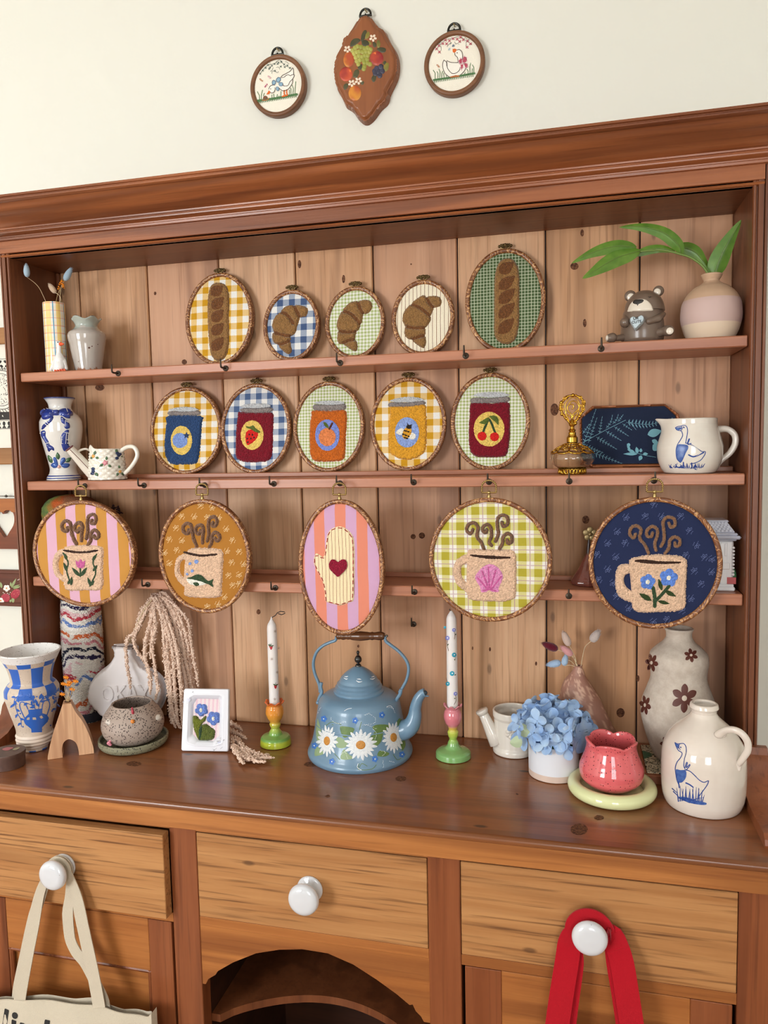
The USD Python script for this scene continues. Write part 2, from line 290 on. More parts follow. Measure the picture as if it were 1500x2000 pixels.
def yarn(name, col, d=.80, scale=380., rough=.9):
    """Punched loops of wool: round bumps, each loop a little lighter or darker than the next."""
    if name in _mats: return _mats[name]
    c = np.array(C(col) if isinstance(col, str) else col)
    N = dict(g=('geometry', {}), v=('voronoi_texture', dict(scale=scale)), s=('separate_color', {}), r=('rgb_ramp', dict(ramp=[(0, tuple(c*d)), (1, tuple(np.minimum(c*1.12, 1)))])), i=('math', dict(math_type='subtract', value1=1.)), b=('bump', dict(strength=1., distance=.0019)), p=('principled_bsdf', dict(roughness=rough, specular_ior_level=.15, sheen_weight=.25)))
    return mat(name, N, [('g.position', 'v.vector'), ('v.color', 's.color'), ('s.r', 'r.fac'), ('r.color', 'p.base_color'), ('v.distance', 'i.value2'), ('i.value', 'b.height'), ('b.normal', 'p.normal')])
def painted(name, rough=.4, spec=.5, bump=0., coat=0., bscale=500.):
    """Takes its colours from the mesh (primvar paint)."""
    if name in _mats: return _mats[name]
    N = dict(a=('attribute', dict(attribute='paint')), p=('principled_bsdf', dict(roughness=rough, specular_ior_level=spec, coat_weight=coat))); L = [('a.color', 'p.base_color')]
    if bump: N |= dict(g=('geometry', {}), v=('voronoi_texture', dict(scale=bscale)), i=('math', dict(math_type='subtract', value1=1.)), b=('bump', dict(strength=bump, distance=.002))); L += [('g.position', 'v.vector'), ('v.distance', 'i.value2'), ('i.value', 'b.height'), ('b.normal', 'p.normal')]
    return mat(name, N, L)
# ================================================================ materials of the furniture
PINE = wood('pine_board', '#cd9d75', '#b9885f', '#7d5231', 'z', rough=.5, streak=.55, knots=.5, fine=.55)
PINE_B = wood('pine_board_pale', '#d2a782', '#c0906a', '#86603b', 'z', rough=.5, streak=.5, s=1.4, knots=.5, fine=.5)
PINE_C = wood('pine_board_rosy', '#c89978', '#b78562', '#7c5036', 'z', rough=.5, streak=.55, s=.8, knots=.5, fine=.5)
FRAME_X = wood('stained_pine_x', '#a2623a', '#8a4c29', '#4f2413', 'x', rough=.38, streak=.55, coat=.2)
FRAME_Z = wood('stained_pine_z', '#8f5230', '#7a4022', '#4a2011', 'z', rough=.4, streak=.5, coat=.2)
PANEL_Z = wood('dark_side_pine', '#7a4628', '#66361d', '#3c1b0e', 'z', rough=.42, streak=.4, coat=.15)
SHELF_X = wood('shelf_pine', '#b67a5a', '#a4674a', '#74402c', 'x', rough=.42, streak=.35, coat=.15)
TOP_X = wood('counter_pine', '#93582f', '#7b4727', '#472512', 'x', rough=.3, streak=.35, coat=.45, knots=.9)
EDGE_X = wood('counter_edge_pine', '#ba7a42', '#9c5e2e', '#6a3517', 'x', rough=.4, streak=.5, coat=.3)
DRAWER_X = wood('drawer_pine', '#bb8856', '#a36e40', '#5c371e', 'x', rough=.45, streak=.22, s=1.15, knots=.6, fine=.85)
RAIL_X = wood('rail_pine', '#b0703a', '#985a2b', '#653216', 'x', rough=.45, streak=.4)
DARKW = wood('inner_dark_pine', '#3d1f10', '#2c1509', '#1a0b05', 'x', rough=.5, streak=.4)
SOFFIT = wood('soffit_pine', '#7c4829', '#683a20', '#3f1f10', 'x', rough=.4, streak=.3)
WALL = plain('wall_paint', '#e2e0d5', .85, spec=.2, bump=.12, bscale=90.)
CEIL = plain('ceiling_paint', '#f2f1ec', .9, spec=.2)
FLOORM = wood('floor_board', '#b48a60', '#9c7248', '#6a4526', 'y', rough=.45, streak=.5)
WHITEPAINT = plain('window_paint', '#f3f2ee', .4)
IRON = plain('bronze_hook', '#3f352c', .42, metal=.75)
CHINA = plain('white_china', '#d3d5da', .08, coat=.5, speck='#8d8a88', spk_scale=90., spk_size=.06)
# ================================================================ the room
YB, DB = .158, .1405            # wall face, front of the boards
X0, X1, Y0, ZC = -2.1, 2.55, -3.2, 2.62
struct('floor', box(X0-.1, X1+.1, Y0-.1, YB+.1, -.06, 0), FLOORM)
struct('ceiling', box(X0-.1, X1+.1, Y0-.1, YB+.1, ZC, ZC+.06), CEIL)
struct('wall_back', box(X0-.1, X1+.1, YB, YB+.1, 0, ZC), WALL)
struct('wall_left', box(X0-.1, X0, Y0, YB, 0, ZC), WALL)
struct('wall_right', box(X1, X1+.1, Y0, YB, 0, ZC), WALL)
hole = shapely.box(X0-.1, 0, X1+.1, ZC)
for (cx, cz, w, h) in WIN: hole = hole.difference(shapely.box(cx-w/2, cz-h/2, cx+w/2, cz+h/2))
v, f = sheet(hole, 0, .1); struct('wall_front', (np.stack([v[:, 0], Y0-v[:, 2], v[:, 1]], 1), f), WALL)
for i, (cx, cz, w, h) in enumerate(WIN):
    o = UsdGeom.Xform.Define(stage, f'/World/window_{i+1}').GetPrim(); tag(o, kind='structure'); ORG[str(o.GetPath())] = np.zeros(3)
    x0, x1, z0, z1 = cx-w/2, cx+w/2, cz-h/2, cz+h/2
    obj('window_frame', join(box(x0, x0+.05, Y0-.07, Y0-.01, z0, z1), box(x1-.05, x1, Y0-.07, Y0-.01, z0, z1), box(x0+.05, x1-.05, Y0-.07, Y0-.01, z0, z0+.05), box(x0+.05, x1-.05, Y0-.07, Y0-.01, z1-.05, z1)), WHITEPAINT, o)
    obj('muntin', box(cx-.02, cx+.02, Y0-.06, Y0-.02, z0+.05, z1-.05), WHITEPAINT, o); obj('muntin', box(x0+.05, x1-.05, Y0-.055, Y0-.025, cz+.1, cz+.135), WHITEPAINT, o)
    obj('window_sill', box(x0-.04, x1+.04, Y0, Y0+.1, z0-.04, z0), WHITEPAINT, o)
# ================================================================ the rack of the dresser
RK = thing('plate_rack', 'stained pine plate rack with a moulded cornice, plank back and three shelves', 'plate rack', (.7, .06, .9))
YF = -.012; XL, XR = 0.0, 1.40; ZS = 1.903
SH = [(1.6521, 1.6706), (1.4251, 1.4441), (1.2208, 1.2407)]
def prism_x(pts, x0, x1): return sideways(sheet(valid(pts), 0, x1-x0), x0)
# end panels with a beaded front edge
for xa, xb, sgn in ((-.024, XL, 1), (XR, XR+.025, -1)):
    w = xb-xa; inner, outer = (xb, xa) if sgn > 0 else (xa, xb)
    q = [(xa, .152), (xb, .152), (xb, YF+.003)]
    g = [(0, YF+.003), (.0012, YF+.0005), (.003, YF), (.0048, YF+.0005), (.006, YF+.004), (.0075, YF+.004), (.008, YF-.001), (.0155, YF-.001), (.016, YF+.004), (.0175, YF+.004), (.0185, YF), (.0215, YF), (.0235, YF+.003)]
    pr = [(inner-sgn*d, y) for d, y in g]
    P = valid(pr+[(outer, .152), (inner, .152)])
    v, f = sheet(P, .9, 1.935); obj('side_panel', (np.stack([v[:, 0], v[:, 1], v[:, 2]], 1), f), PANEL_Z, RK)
XS = [.004, .052, .222, .392, .564, .730, .901, 1.070, 1.241, 1.402]
for i in range(9):
    a, b = XS[i]+.0014, XS[i+1]-.0014
    obj('plank', box(a, b, DB+(.0006*((i*7) % 3)), .1515, .9, 1.93, .0022), [PINE, PINE_B, PINE_C][(i*5+1) % 3], RK)
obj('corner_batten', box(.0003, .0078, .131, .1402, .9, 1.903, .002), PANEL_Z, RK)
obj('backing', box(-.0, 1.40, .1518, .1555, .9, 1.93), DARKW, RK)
for zb, zt in SH:
    s = obj('shelf', box(XL+.001, XR-.001, 0, .139, zb, zt, .0018), SHELF_X, RK)
    obj('plate_rail', box(XL+.002, XR-.002, .0945, .1005, zt, zt+.0095, .0015), SHELF_X, s)
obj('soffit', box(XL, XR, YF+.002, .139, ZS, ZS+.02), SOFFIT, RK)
fr = [(.0, ZS), (YF+.004, ZS), (YF-.001, ZS+.0015), (YF-.0025, ZS+.0035), (YF-.001, ZS+.0055), (YF+.002, ZS+.0065), (YF+.002, ZS+.008), (YF-.003, ZS+.0085), (YF-.003, 1.946), (.0, 1.946)]
obj('frieze', prism_x(fr, -.0165, XR+.0165), FRAME_X, RK)
cn = [(.15, 2.0), (-.090, 1.9985), (-.0905, 1.9945), (-.0875, 1.9935), (-.0875, 1.9925), (-.0895, 1.9910), (-.0895, 1.9885), (-.0865, 1.9865), (-.0825, 1.9855), (-.0815, 1.9845)]
cn += [(-.0800, 1.9830), (-.0775, 1.9790), (-.0745, 1.9755), (-.0705, 1.9725), (-.0655, 1.9698), (-.0610, 1.9668), (-.0565, 1.9630), (-.0515, 1.9590), (-.0455, 1.9555), (-.0380, 1.9530)]
cn += [(-.0375, 1.9505), (-.0345, 1.9500), (-.0345, 1.9485), (-.0355, 1.947), (-.0350, 1.9445), (-.0315, 1.9430), (-.0275, 1.9420), (-.0240, 1.9415), (-.0235, 1.9395), (-.0215, 1.9392), (-.0205, 1.9355), (-.014, 1.9345), (.02, 1.9345), (.15, 1.96)]
obj('cornice', prism_x(cn, -.105, 1.505), FRAME_X, RK, smooth=28)
def hook(px, py, Y, zr, parent, rise=.016):
    p = at(px, py, Y); m = join(tube([p+[0, .0005, 0], p+[0, -.0016, 0], p+[0, -.0028, 0]], [.0058, .0056, .003], 14))
    a = tube([p+[0, -.001, 0], p+[0, -.017, 0], p+[0, -.0205, .001], p+[0, -.0215, .0045], p+[0, -.0215, rise]], [.0020, .0019, .0019, .0018, .0013], 8, ref=(1, 0, 0))
    obj('hook', join(m, a), IRON, parent, smooth=40)
HK = [[(231, 729.5), (441, 719.5), (664.5, 709), (909.5, 695), (1174, 681)], [(166, 949), (281.5, 948), (400, 947.5), (535, 945), (664, 944), (808, 942), (955, 941), (1111.6, 940), (1277, 938.5)], [(289, 1141.5), (538, 1148), (809.6, 1156), (1111, 1164)]]
for row in HK:
    for x, y in row: hook(x, y, 0.0, 0, RK)
hook(808, 1219, DB, 0, RK, .018)
# ================================================================ the cupboard below
CB = thing('pine_cupboard', 'broad stained pine dresser cupboard with a thick worktop, three drawers and white china knobs', 'cupboard', (.7, -.05, 0))
CX0, CX1 = -.085, 1.485; ZT = .9; YC = -.2459
ct = [(.155, .8561), (.155, ZT), (YC+.009, ZT), (YC+.0045, ZT-.001), (YC+.0015, ZT-.0035), (YC, ZT-.008), (YC+.001, .8561)]
obj('countertop', prism_x(ct, CX0, CX1), TOP_X, CB, smooth=30)
obj('worktop_edge', prism_x([(YC-.0006, .8575), (YC-.0006, ZT-.010), (YC+.004, ZT-.012), (YC+.004, .8575)], CX0, CX1), EDGE_X, CB)
def bracket(xa, xb):
    out = [(-.010, .9), (-.010, .985), (-.022, .985), (-.026, .974), (-.034, .966), (-.040, .950), (-.052, .934), (-.072, .922), (-.098, .9165), (-.130, .9165), (-.168, .919), (-.186, .9185), (-.1955, .9125), (-.1985, .9045), (-.197, .9)]
    return prism_x(out, xa, xb)
for xa, xb in ((-.066, -.024), (1.395, 1.437)): obj('scroll_bracket', bracket(xa, xb), FRAME_Z, RK, smooth=25)
YD = -.230
for xa, xb in ((-.045, .032), (.4375, .4885), (.8955, .9480), (1.3545, 1.4350)): obj('stile', box(xa, xb, YD, YD+.03, .05, .8559, .0012), FRAME_Z, CB)
for xa, xb, z0, z1 in ((.032, .4375, .8455, .8559), (.4885, .8955, .8455, .8559), (.948, 1.3545, .847, .8559)): obj('top_rail', box(xa, xb, YD+.001, YD+.03, z0, z1), RAIL_X, CB)
for xa, xb, z0, z1 in ((.032, .4375, .6725, .690), (.4885, .8955, .6745, .691), (.948, 1.3545, .672, .690)): obj('lower_rail', box(xa, xb, YD+.0015, YD+.03, z0, z1, .0006), RAIL_X, CB)
def knob(c, parent):
    pr = [(0, .0215), (.002, .0225), (.0045, .0215), (.0065, .017), (.010, .0115), (.016, .0105), (.021, .0135), (.024, .0195), (.0275, .0245), (.032, .0262), (.0365, .0250), (.0405, .0205), (.0425, .013), (.043, .004)]
    z = np.array([a for a, _ in pr]); r = np.array([b for _, b in pr]); zz = np.linspace(0, .043, 60); fz = PchipInterpolator(z, r)(zz); fz[-1] = 1e-4
    w = np.arange(48)*2*pi/48
    P = np.stack([c[0]+fz[:, None]*np.cos(w), np.broadcast_to((c[1]-zz)[:, None], (60, 48)), c[2]+fz[:, None]*np.sin(w)], -1)
    return obj('knob', grid(P, False, True), CHINA, parent, smooth=True, label='white china knob')
KN = []
for i, (xa, xb, z0, z1, dy, kp) in enumerate((( .0335, .4365, .691, .8425, .020, (127, 1690)), (.4895, .8945, .692, .8440, 0.0, (606, 1735)), (.949, 1.3535, .691, .8455, 0.0, (1151, 1806)))):
    y = YD-dy
    d = obj('drawer', join(box(xa, xb, y, y+.02, z0, z1, .001), box(xa+.012, xb-.012, y+.02, .10, z0+.004, z1-.012)), DRAWER_X, CB)
    c = at(*kp, y); KN.append(c); knob(c, d)
# doors under the outer drawers
def door(xa, xb, zt, zb, ws, rt, y):
    d = obj('door', box(xa, xa+ws, y, y+.02, zb, zt, .001), FRAME_Z, CB); obj('door_stile', box(xb-ws, xb, y, y+.02, zb, zt, .001), FRAME_Z, d)
    obj('door_rail', box(xa+ws, xb-ws, y+.0005, y+.02, zt-rt, zt, .001), RAIL_X, d); obj('door_rail', box(xa+ws, xb-ws, y+.0005, y+.02, zb, zb+.07, .001), RAIL_X, d)
    x0, x1, z0, z1 = xa+ws, xb-ws, zb+.07, zt-rt
    obj('door_bead', join(*[tube([p, q], .005, 8) for p, q in (((x0, y+.006, z1-.003), (x1, y+.006, z1-.003)), ((x0+.003, y+.006, z0), (x0+.003, y+.006, z1)), ((x1-.003, y+.006, z0), (x1-.003, y+.006, z1)))]), FRAME_Z, d, smooth=40)
    obj('door_panel', box(x0, x1, y+.012, y+.018, z0, z1), RAIL_X, d)
door(.040, .4325, .6715, .08, .046, .098, YD+.001); door(.9535, 1.349, .671, .08, .058, .11, YD+.001)
# the arched kneehole in the middle
ar = [(394, 1921), (402, 1922), (407, 1912), (421, 1904), (425, 1897), (455, 1880), (500, 1862), (545, 1855), (590, 1854), (640, 1862), (690, 1884), (735, 1913), (775, 1942), (800, 1963), (806, 1962), (812, 1975), (822, 1985), (828, 1996)]
arc = [at(x, y, YD+.002) for x, y in ar]; P = [(.4885, .6745), (.4885, arc[0][2])]+[(max(p[0], .4885), p[2]) for p in arc]+[(.8955, arc[-1][2]), (.8955, .6745)]
obj('arched_apron', upright(sheet(valid(P), 0, .018), YD+.020), RAIL_X, CB)
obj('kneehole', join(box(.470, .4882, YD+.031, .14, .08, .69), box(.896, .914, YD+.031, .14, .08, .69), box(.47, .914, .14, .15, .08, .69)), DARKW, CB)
sp = [(.4885, .13), (.4885, -.2)]+[(x, -.2+.086*math.sin(pi*(x-.505)/.374)**.75) for x in np.linspace(.505, .879, 24)]+[(.8955, -.2), (.8955, .13)]
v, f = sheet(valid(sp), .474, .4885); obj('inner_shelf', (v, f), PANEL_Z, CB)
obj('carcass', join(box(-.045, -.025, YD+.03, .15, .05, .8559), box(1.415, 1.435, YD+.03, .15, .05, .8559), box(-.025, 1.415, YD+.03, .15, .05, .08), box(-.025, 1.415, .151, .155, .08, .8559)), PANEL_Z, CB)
# knots of the boards and of the worktop, where they show
KNOT = mat('knot', dict(g=('geometry', {}), n=('noise_texture', dict(scale=240., detail=2.)), r=('rgb_ramp', dict(ramp=[(.35, C('#45271a')), (.7, C('#7d5237'))])), p=('principled_bsdf', dict(roughness=.6, specular_ior_level=.15))), [('g.position', 'n.vector'), ('n.fac', 'r.fac'), ('r.color', 'p.base_color')])
PLANKS = [p for p in RK.GetChildren() if p.GetName().startswith('plank')]
for x, y, rx, ry in ((1137, 455, 3.5, 7), (1122, 520, 8, 7), (1142, 631, 3.5, 8), (1083, 800, 8, 12), (585, 516, 3.5, 8), (671, 545, 3, 8), (360, 707, 5, 5), (1144, 1015, 7, 8), (807, 1048, 5, 5), (824, 1046, 6, 6), (1212, 1392, 8, 9), (195, 757, 9, 6), (505, 1195, 4, 5), (303, 573, 2.5, 3.5), (237, 514, 5, 3), (803, 516, 1.6, 1.6), (957, 1268, 2, 4), (923, 1266, 1.5, 3.5), (1246, 1325, 3, 6), (1047, 1296, 2, 4), (700, 1262, 2, 3), (503, 738, 3, 4), (1020, 1402, 3, 2)):
    i = int(np.searchsorted(XS, at(x, y, DB)[0]))-1; i = min(max(i, 0), 8); Yk = DB+.0006*((i*7) % 3)-.0001; g = relief(disc((x, y), rx, ry, 18), Plane((0, Yk, 0)).hit, .0002, 1., 2.5, base=.0001, flat=True); obj('wood_knot', g, KNOT, PLANKS[i])
CTOP = [p for p in CB.GetChildren() if p.GetName() == 'countertop'][0]
for x, y, rx, ry in ((1131, 1620, 17, 11), (607, 1493, 14, 4.5), (783, 1521, 11, 5), (1170, 1597, 10, 5), (262, 1492, 15, 5), (640, 1555, 5, 2.5), (1010, 1311+240, 3, 1.5)): obj('wood_knot', relief(rag(disc((x, y), rx, ry, 26), .6, 3), Plane((0, 0, ZT), (0, 0, 1)).hit, .00015, 1., 4, base=.0001, flat=True), KNOT, CTOP)
# ================================================================ embroidery hoops
N_ = lambda **kw: kw
def fabric(name, kind, cols, px=.026, x0=0., z0=0., pz=None, duty=.5, wob=.0012):
    """Woven cloth seen from the front, in world x and z: 'check', 'lines', 'grid', 'stripe', 'plaid' or 'plain'."""
    c = [C(q) for q in cols]; pz = pz or px
    N = dict(g=('geometry', {}), wn=('noise_texture', dict(scale=22., detail=2)), ws=('vector_math', dict(math_type='subtract', vector2=(.5, .5, .5))), wm=('vector_math', dict(math_type='scale', scale=wob*2)), wa=('vector_math', dict(math_type='add')),
        sx=('separate_xyz', {}), p=('principled_bsdf', dict(roughness=.88, specular_ior_level=.15, sheen_weight=.15)),
        th=('mapping', dict(scale=(900, 900, 5200))), tn=('noise_texture', dict(scale=1., detail=1)), tv=('mapping', dict(scale=(5200, 900, 900))), tm=('noise_texture', dict(scale=1., detail=1)), ta=('math', dict(math_type='add')), tr=('map_range', dict(from_min=.7, from_max=1.3, to_min=.80, to_max=1.12)), tc=('vector_math', dict(math_type='scale')), bp=('bump', dict(strength=.35, distance=.0006)))
    L = [('g.position', 'wn.vector'), ('wn.color', 'ws.vector1'), ('ws.vector', 'wm.vector1'), ('wm.vector', 'wa.vector1'), ('g.position', 'wa.vector2'), ('wa.vector', 'sx.vector'), ('g.position', 'th.vector'), ('th.vector', 'tn.vector'), ('g.position', 'tv.vector'), ('tv.vector', 'tm.vector'), ('tn.fac', 'ta.value1'), ('tm.fac', 'ta.value2'), ('ta.value', 'tr.value'), ('ta.value', 'bp.height'), ('bp.normal', 'p.normal')]
    def m(nm, t, a, b, **kw):
        N[nm] = ('math', dict(math_type=t, **{f'value{i+1}': v for i, v in enumerate((a, b)) if not isinstance(v, str)}))
        for i, v in enumerate((a, b)):
            if isinstance(v, str): L.append((v, f'{nm}.value{i+1}'))
        return nm+'.value'
    def frac(ax, p, o, nm):
        return m(nm+'f', 'fraction', m(nm+'d', 'divide', m(nm+'s', 'subtract', f'sx.{ax}', o-40*p), p), 0.)
    fx = frac('x', px, x0, 'x'); fz = frac('z', pz, z0, 'z')
    def mixc(nm, fac, a, b):
        N[nm] = ('mix_color', {k_: v for k_, v in (('a', a), ('b', b)) if not isinstance(v, str)})
        L.append((fac, nm+'.fac'))
        for k_, v in (('a', a), ('b', b)):
            if isinstance(v, str): L.append((v, f'{nm}.{k_}'))
        return nm+'.result'
    bx = m('bx', 'less_than', fx, duty); bz = m('bz', 'less_than', fz, duty)
    if kind == 'check': out = mixc('m2', m('mb', 'multiply', bx, bz), mixc('m1', m('ma', 'maximum', bx, bz), c[2], c[1]), c[0])
    elif kind == 'plaid':
        a = mixc('m2', m('mb', 'multiply', bx, bz), mixc('m1', m('ma', 'maximum', bx, bz), c[2], c[1]), c[0])
        lx = m('lx', 'less_than', m('l1', 'absolute', m('l0', 'subtract', fx, .74), 0.), .035); lz = m('lz', 'less_than', m('l3', 'absolute', m('l2', 'subtract', fz, .74), 0.), .03)
        out = mixc('m3', m('lm', 'multiply', m('lo', 'maximum', lx, lz), .6), a, c[3])
    elif kind == 'grid': out = mixc('m1', m('ma', 'maximum', bx, bz), c[0], c[1])
    elif kind in ('lines', 'stripe'): out = mixc('m1', bx, c[0], c[1])
    else: out = None
    if out: L.append((out, 'tc.vector1'))
    else: N['tc'] = ('vector_math', dict(math_type='scale', vector1=c[0]))
    L += [('tr.result', 'tc.scale'), ('tc.vector', 'p.base_color')]
    return mat(name, N, L)
HOOPM = None
def hoop_wood():
    N = dict(g=('geometry', {}), w=('noise_texture', dict(scale=52., detail=1., roughness=.4, distortion=1.6)), mm=('math', dict(math_type='multiply', value2=34.)), ss=('math', dict(math_type='sine')), r=('rgb_ramp', dict(ramp=[(0., C('#6c3e22')), (.5, C('#83502d')), (.80, C('#8b5731')), (.93, C('#c29160')), (1., C('#c99a68'))])), mr=('map_range', dict(from_min=-1., from_max=1.)), p=('principled_bsdf', dict(roughness=.42, coat_weight=.15)), b=('bump', dict(strength=.2, distance=.001)))
    return mat('hoop_faux_wood', N, [('g.position', 'w.vector'), ('w.fac', 'mm.value1'), ('mm.value', 'ss.value1'), ('ss.value', 'mr.value'), ('mr.result', 'r.fac'), ('r.color', 'p.base_color'), ('mr.result', 'b.height'), ('b.normal', 'p.normal')])
HOOPM = hoop_wood()
BRASS = plain('aged_brass', '#6f5c3a', .38, metal=.9); BRASS2 = plain('twisted_brass', '#b59c68', .32, metal=.9)
class Hoop:
    def __init__(s, name, label, c, L, R, T, B, Y, fab, tilt=0., group='', hang='clasp', band=.0085, depth=.011, ringm=None, z0=None):
        pts = [k(c, q)[0] for q in (L, R, T, B)]; t = math.radians(tilt); s.n = np.array([0, -math.cos(t), math.sin(t)]); s.e1 = np.array([1., 0, 0]); s.e2 = np.array([0, math.sin(t), math.cos(t)])
        zb = z0 if z0 is not None else at(*pts[3], Y)[2]
        s.pl = Plane(np.array([0, Y, zb]), s.n); P, _ = s.pl.hit(np.array(pts)); s.a = (P[1]-P[0])@s.e1/2; s.b = (P[2]-P[3])@s.e2/2
        s.c = np.array([(P[:, 0]@[.25, .25, .25, .25]), 0, 0]); base = s.pl.P; top = P[2]@s.e2; low = P[3]@s.e2
        if z0 is not None: low = max(low, (base+s.e2*.0006)@s.e2); s.b = (top-low)/2
        vc = (top+low)/2; s.c = base+s.e1*(s.c[0]-base[0])+s.e2*(vc-base@s.e2)
        s.o = thing(name, label, 'embroidery hoop', s.c-s.e2*s.b, group)
        bd = band; pr = [(-bd, -.001), (-bd+.0006, .0016), (-bd*.7, .0030), (-bd*.4, .0034), (-.0012, .0026), (0, .0008), (0, -.003), (-.0008, -depth), (-bd, -depth)]
        w = np.arange(96)*2*pi/96; nx, ny = np.cos(w)/s.a, np.sin(w)/s.b; q = np.hypot(nx, ny); nx /= q; ny /= q
        G = np.array([[s.loc(s.a*np.cos(w)+d*nx, s.b*np.sin(w)+d*ny, h)] for d, h in pr])[:, 0]
        obj('hoop_ring', grid(G.transpose(0, 1, 2), True, True), ringm or HOOPM, s.o, smooth=45)
        E = disc((0, 0), s.a-bd+.0006, s.b-bd+.0006, 72); obj('fabric', relief(E, lambda uv: (s.loc(uv[:, 0], uv[:, 1], 0*uv[:, 0]), np.repeat(s.n[None], len(uv), 0)), h=0., r=.006, res=.008, base=-.0016), fab, s.o, smooth=True)
        tp = s.loc(np.array([0.]), np.array([s.b]), np.array([-.003]))[0]
        if hang == 'clasp':
            e1, e2, n = s.e1, s.e2, s.n; m = [tube([tp-e1*.0112+e2*.0058, tp+e1*.0112+e2*.0058], .0018, 8), tube([tp-e1*.0095+e2*.0092, tp+e1*.0095+e2*.0092], .0012, 8), ball(tp+e2*.0080, .0030)]
            for g in (-1, 1): m += [tube([tp+e1*g*.0035+e2*-.002, tp+e1*g*.0035+e2*.0098], .0024, 8), ball(tp+e1*g*.0112+e2*.0058, .0026)]
            a = np.linspace(-pi, 0, 9); m.append(tube(tp+np.outer(np.cos(a), e1)*.0085+np.outer(np.sin(a), e2)*.0045+n*.004+e2*.0035, .0011, 6)); obj('clasp', join(*m), BRASS, s.o, smooth=40)
        elif hang == 'ring':
            e1, e2, n = s.e1, s.e2, s.n; W, H = .0125, .0215; b0 = tp+e2*.0085
            obj('hanger_post', join(tube([tp-e2*.002, tp+e2*.003, tp+e2*.006, b0], [.0036, .0034, .0018, .0016], 10), tube([b0-e1*W, b0+e1*W], .0016, 8), ball(b0, .0034)), BRASS2, s.o, smooth=40)
            a = np.linspace(pi, 0, 22); arch = np.vstack([[b0-e1*W, b0-e1*W+e2*H*.25, b0-e1*W+e2*H*.5], [b0+e2*(H*.5+H*.5*math.sin(q))+e1*W*math.cos(q) for q in a], [b0+e1*W+e2*H*.5, b0+e1*W+e2*H*.25, b0+e1*W]])
            L_ = np.linalg.norm(np.diff(arch, axis=0), axis=1); cu = np.concatenate([[0], np.cumsum(L_)]); ss = np.linspace(0, cu[-1], 140); path = np.stack([np.interp(ss, cu, arch[:, i]) for i in range(3)], 1); tt, aa, bb = frames(path, ref=n); m = []
            for ph in (0, pi): 
                q = ss/cu[-1]*2*pi*9+ph; m.append(tube(path+.00085*(np.cos(q)[:, None]*aa+np.sin(q)[:, None]*bb), .00105, 6))
            obj('hanger_ring', join(*m), BRASS2, s.o, smooth=True)
    def loc(s, u, v, h): return s.c+np.multiply.outer(u, s.e1)+np.multiply.outer(v, s.e2)+np.multiply.outer(h, s.n)
    def add(s, name, poly, m, h=.003, r=None, res=2.2, jag=.5, label=None, parent=None, flat=False, lift=0.):
        poly = valid(poly) if not hasattr(poly, 'geom_type') else poly
        if jag: poly = rag(poly, jag, 1.6)
        g = relief(poly, s.pl.hit, h, r or 2.0, res, base=.0002 if flat else h-.0005 if lift else -.0003, flat=flat)
        if g is not None: return obj(name, g, m, parent or s.o, smooth=True, label=label)
TAN, TAN_D = yarn('yarn_crust', '#916a3e'), yarn('yarn_crust_dark', '#6f4525')
GREEN_D, GREEN_M = yarn('yarn_green_dark', '#33492f'), yarn('yarn_green', '#5a6a2c')
SILVER, GREY = yarn('yarn_silver', '#c3c6c9'), yarn('yarn_grey', '#8f8683')
NAVY, BERRY, RED, ORANGE, GOLD, CREAM, SKY, WHITEY, BLACK, COFFEE = (yarn('yarn_'+n, c) for n, c in (('navy', '#27446f'), ('berry', '#7a0f22'), ('red', '#d3211d'), ('orange', '#c5631c'), ('gold', '#dc9c2c'), ('butter', '#e8c566'), ('sky', '#7f9ad6'), ('white', '#ece8dc'), ('black', '#26211f'), ('coffee', '#3a241a')))
OAT, STEAM, PEACH, PINKY, PINKL, BLOOM = (yarn('yarn_'+n, c) for n, c in (('oat', '#deb99c'), ('steam', '#7b5842'), ('peach', '#e2854f'), ('pink', '#c9609a'), ('pale_pink', '#dc8dbb'), ('bloom', '#5f86d8')))
def px_m(c, y, d=100):
    a, b = at(c, y, .11), at(c+d, y, .11); return (b[0]-a[0])/d
WHITEC = '#e9e7e2'
def ging(name, full, mid, H, per, off=(0, 0), none=WHITEC): return fabric(name, 'check', (full, mid, none), per, off[0], off[1])
YS = .1075; TL = 5.6
TOP = 'oval punch-needle hoops leaning on the top shelf'; MID = 'jam jar hoops leaning on the middle shelf'
def baguette(h, c, out, sl, w):
    p = valid(cat(k(c, out), 4)); sp = U(*[leafp(*k(c, s), w) for s in sl]).intersection(p.buffer(-2)); m = _S[c][2]
    h.add('baguette', p, TAN, .0045, 4); h.add('slash', sp, TAN_D, .0049, 3, jag=.4, lift=.0006, label='dark brown slashes of the baguette')
gold1 = ging('gingham_gold', '#c9941f', '#e2c083', None, .0262, (.336, 1.70)); blue1 = ging('gingham_blue', '#465a80', '#9ba5b6', None, .0258, (.505, 1.69))
green1 = ging('gingham_small_green', '#a7b376', '#cdd3ae', None, .0069, (.6, 1.7)); strip1 = fabric('ticking_stripe', 'lines', ('#f1e6cd', '#8d6a55'), .0078, .8, duty=.13); gridg = fabric('green_check', 'grid', ('#4d5f3c', '#c3c9ae'), .0060, .9, 1.7, duty=.17, wob=.0008)
h = Hoop('embroidery_hoop', 'oval hoop with a brown baguette on gold gingham, on the top shelf', 'c5', '47 570', '505 590', '265 255', '270 885', YS, gold1, TL, TOP, z0=1.6712)
baguette(h, 'c5', '193 480 197 415 208 362 230 330 262 320 300 327 325 350 340 400 343 470 340 560 342 650 340 740 330 800 310 835 270 855 240 845 215 805 205 740 197 650 193 560', ['222 412 306 345', '228 505 314 420', '228 592 312 505', '228 682 312 598', '230 790 312 690'], 23)
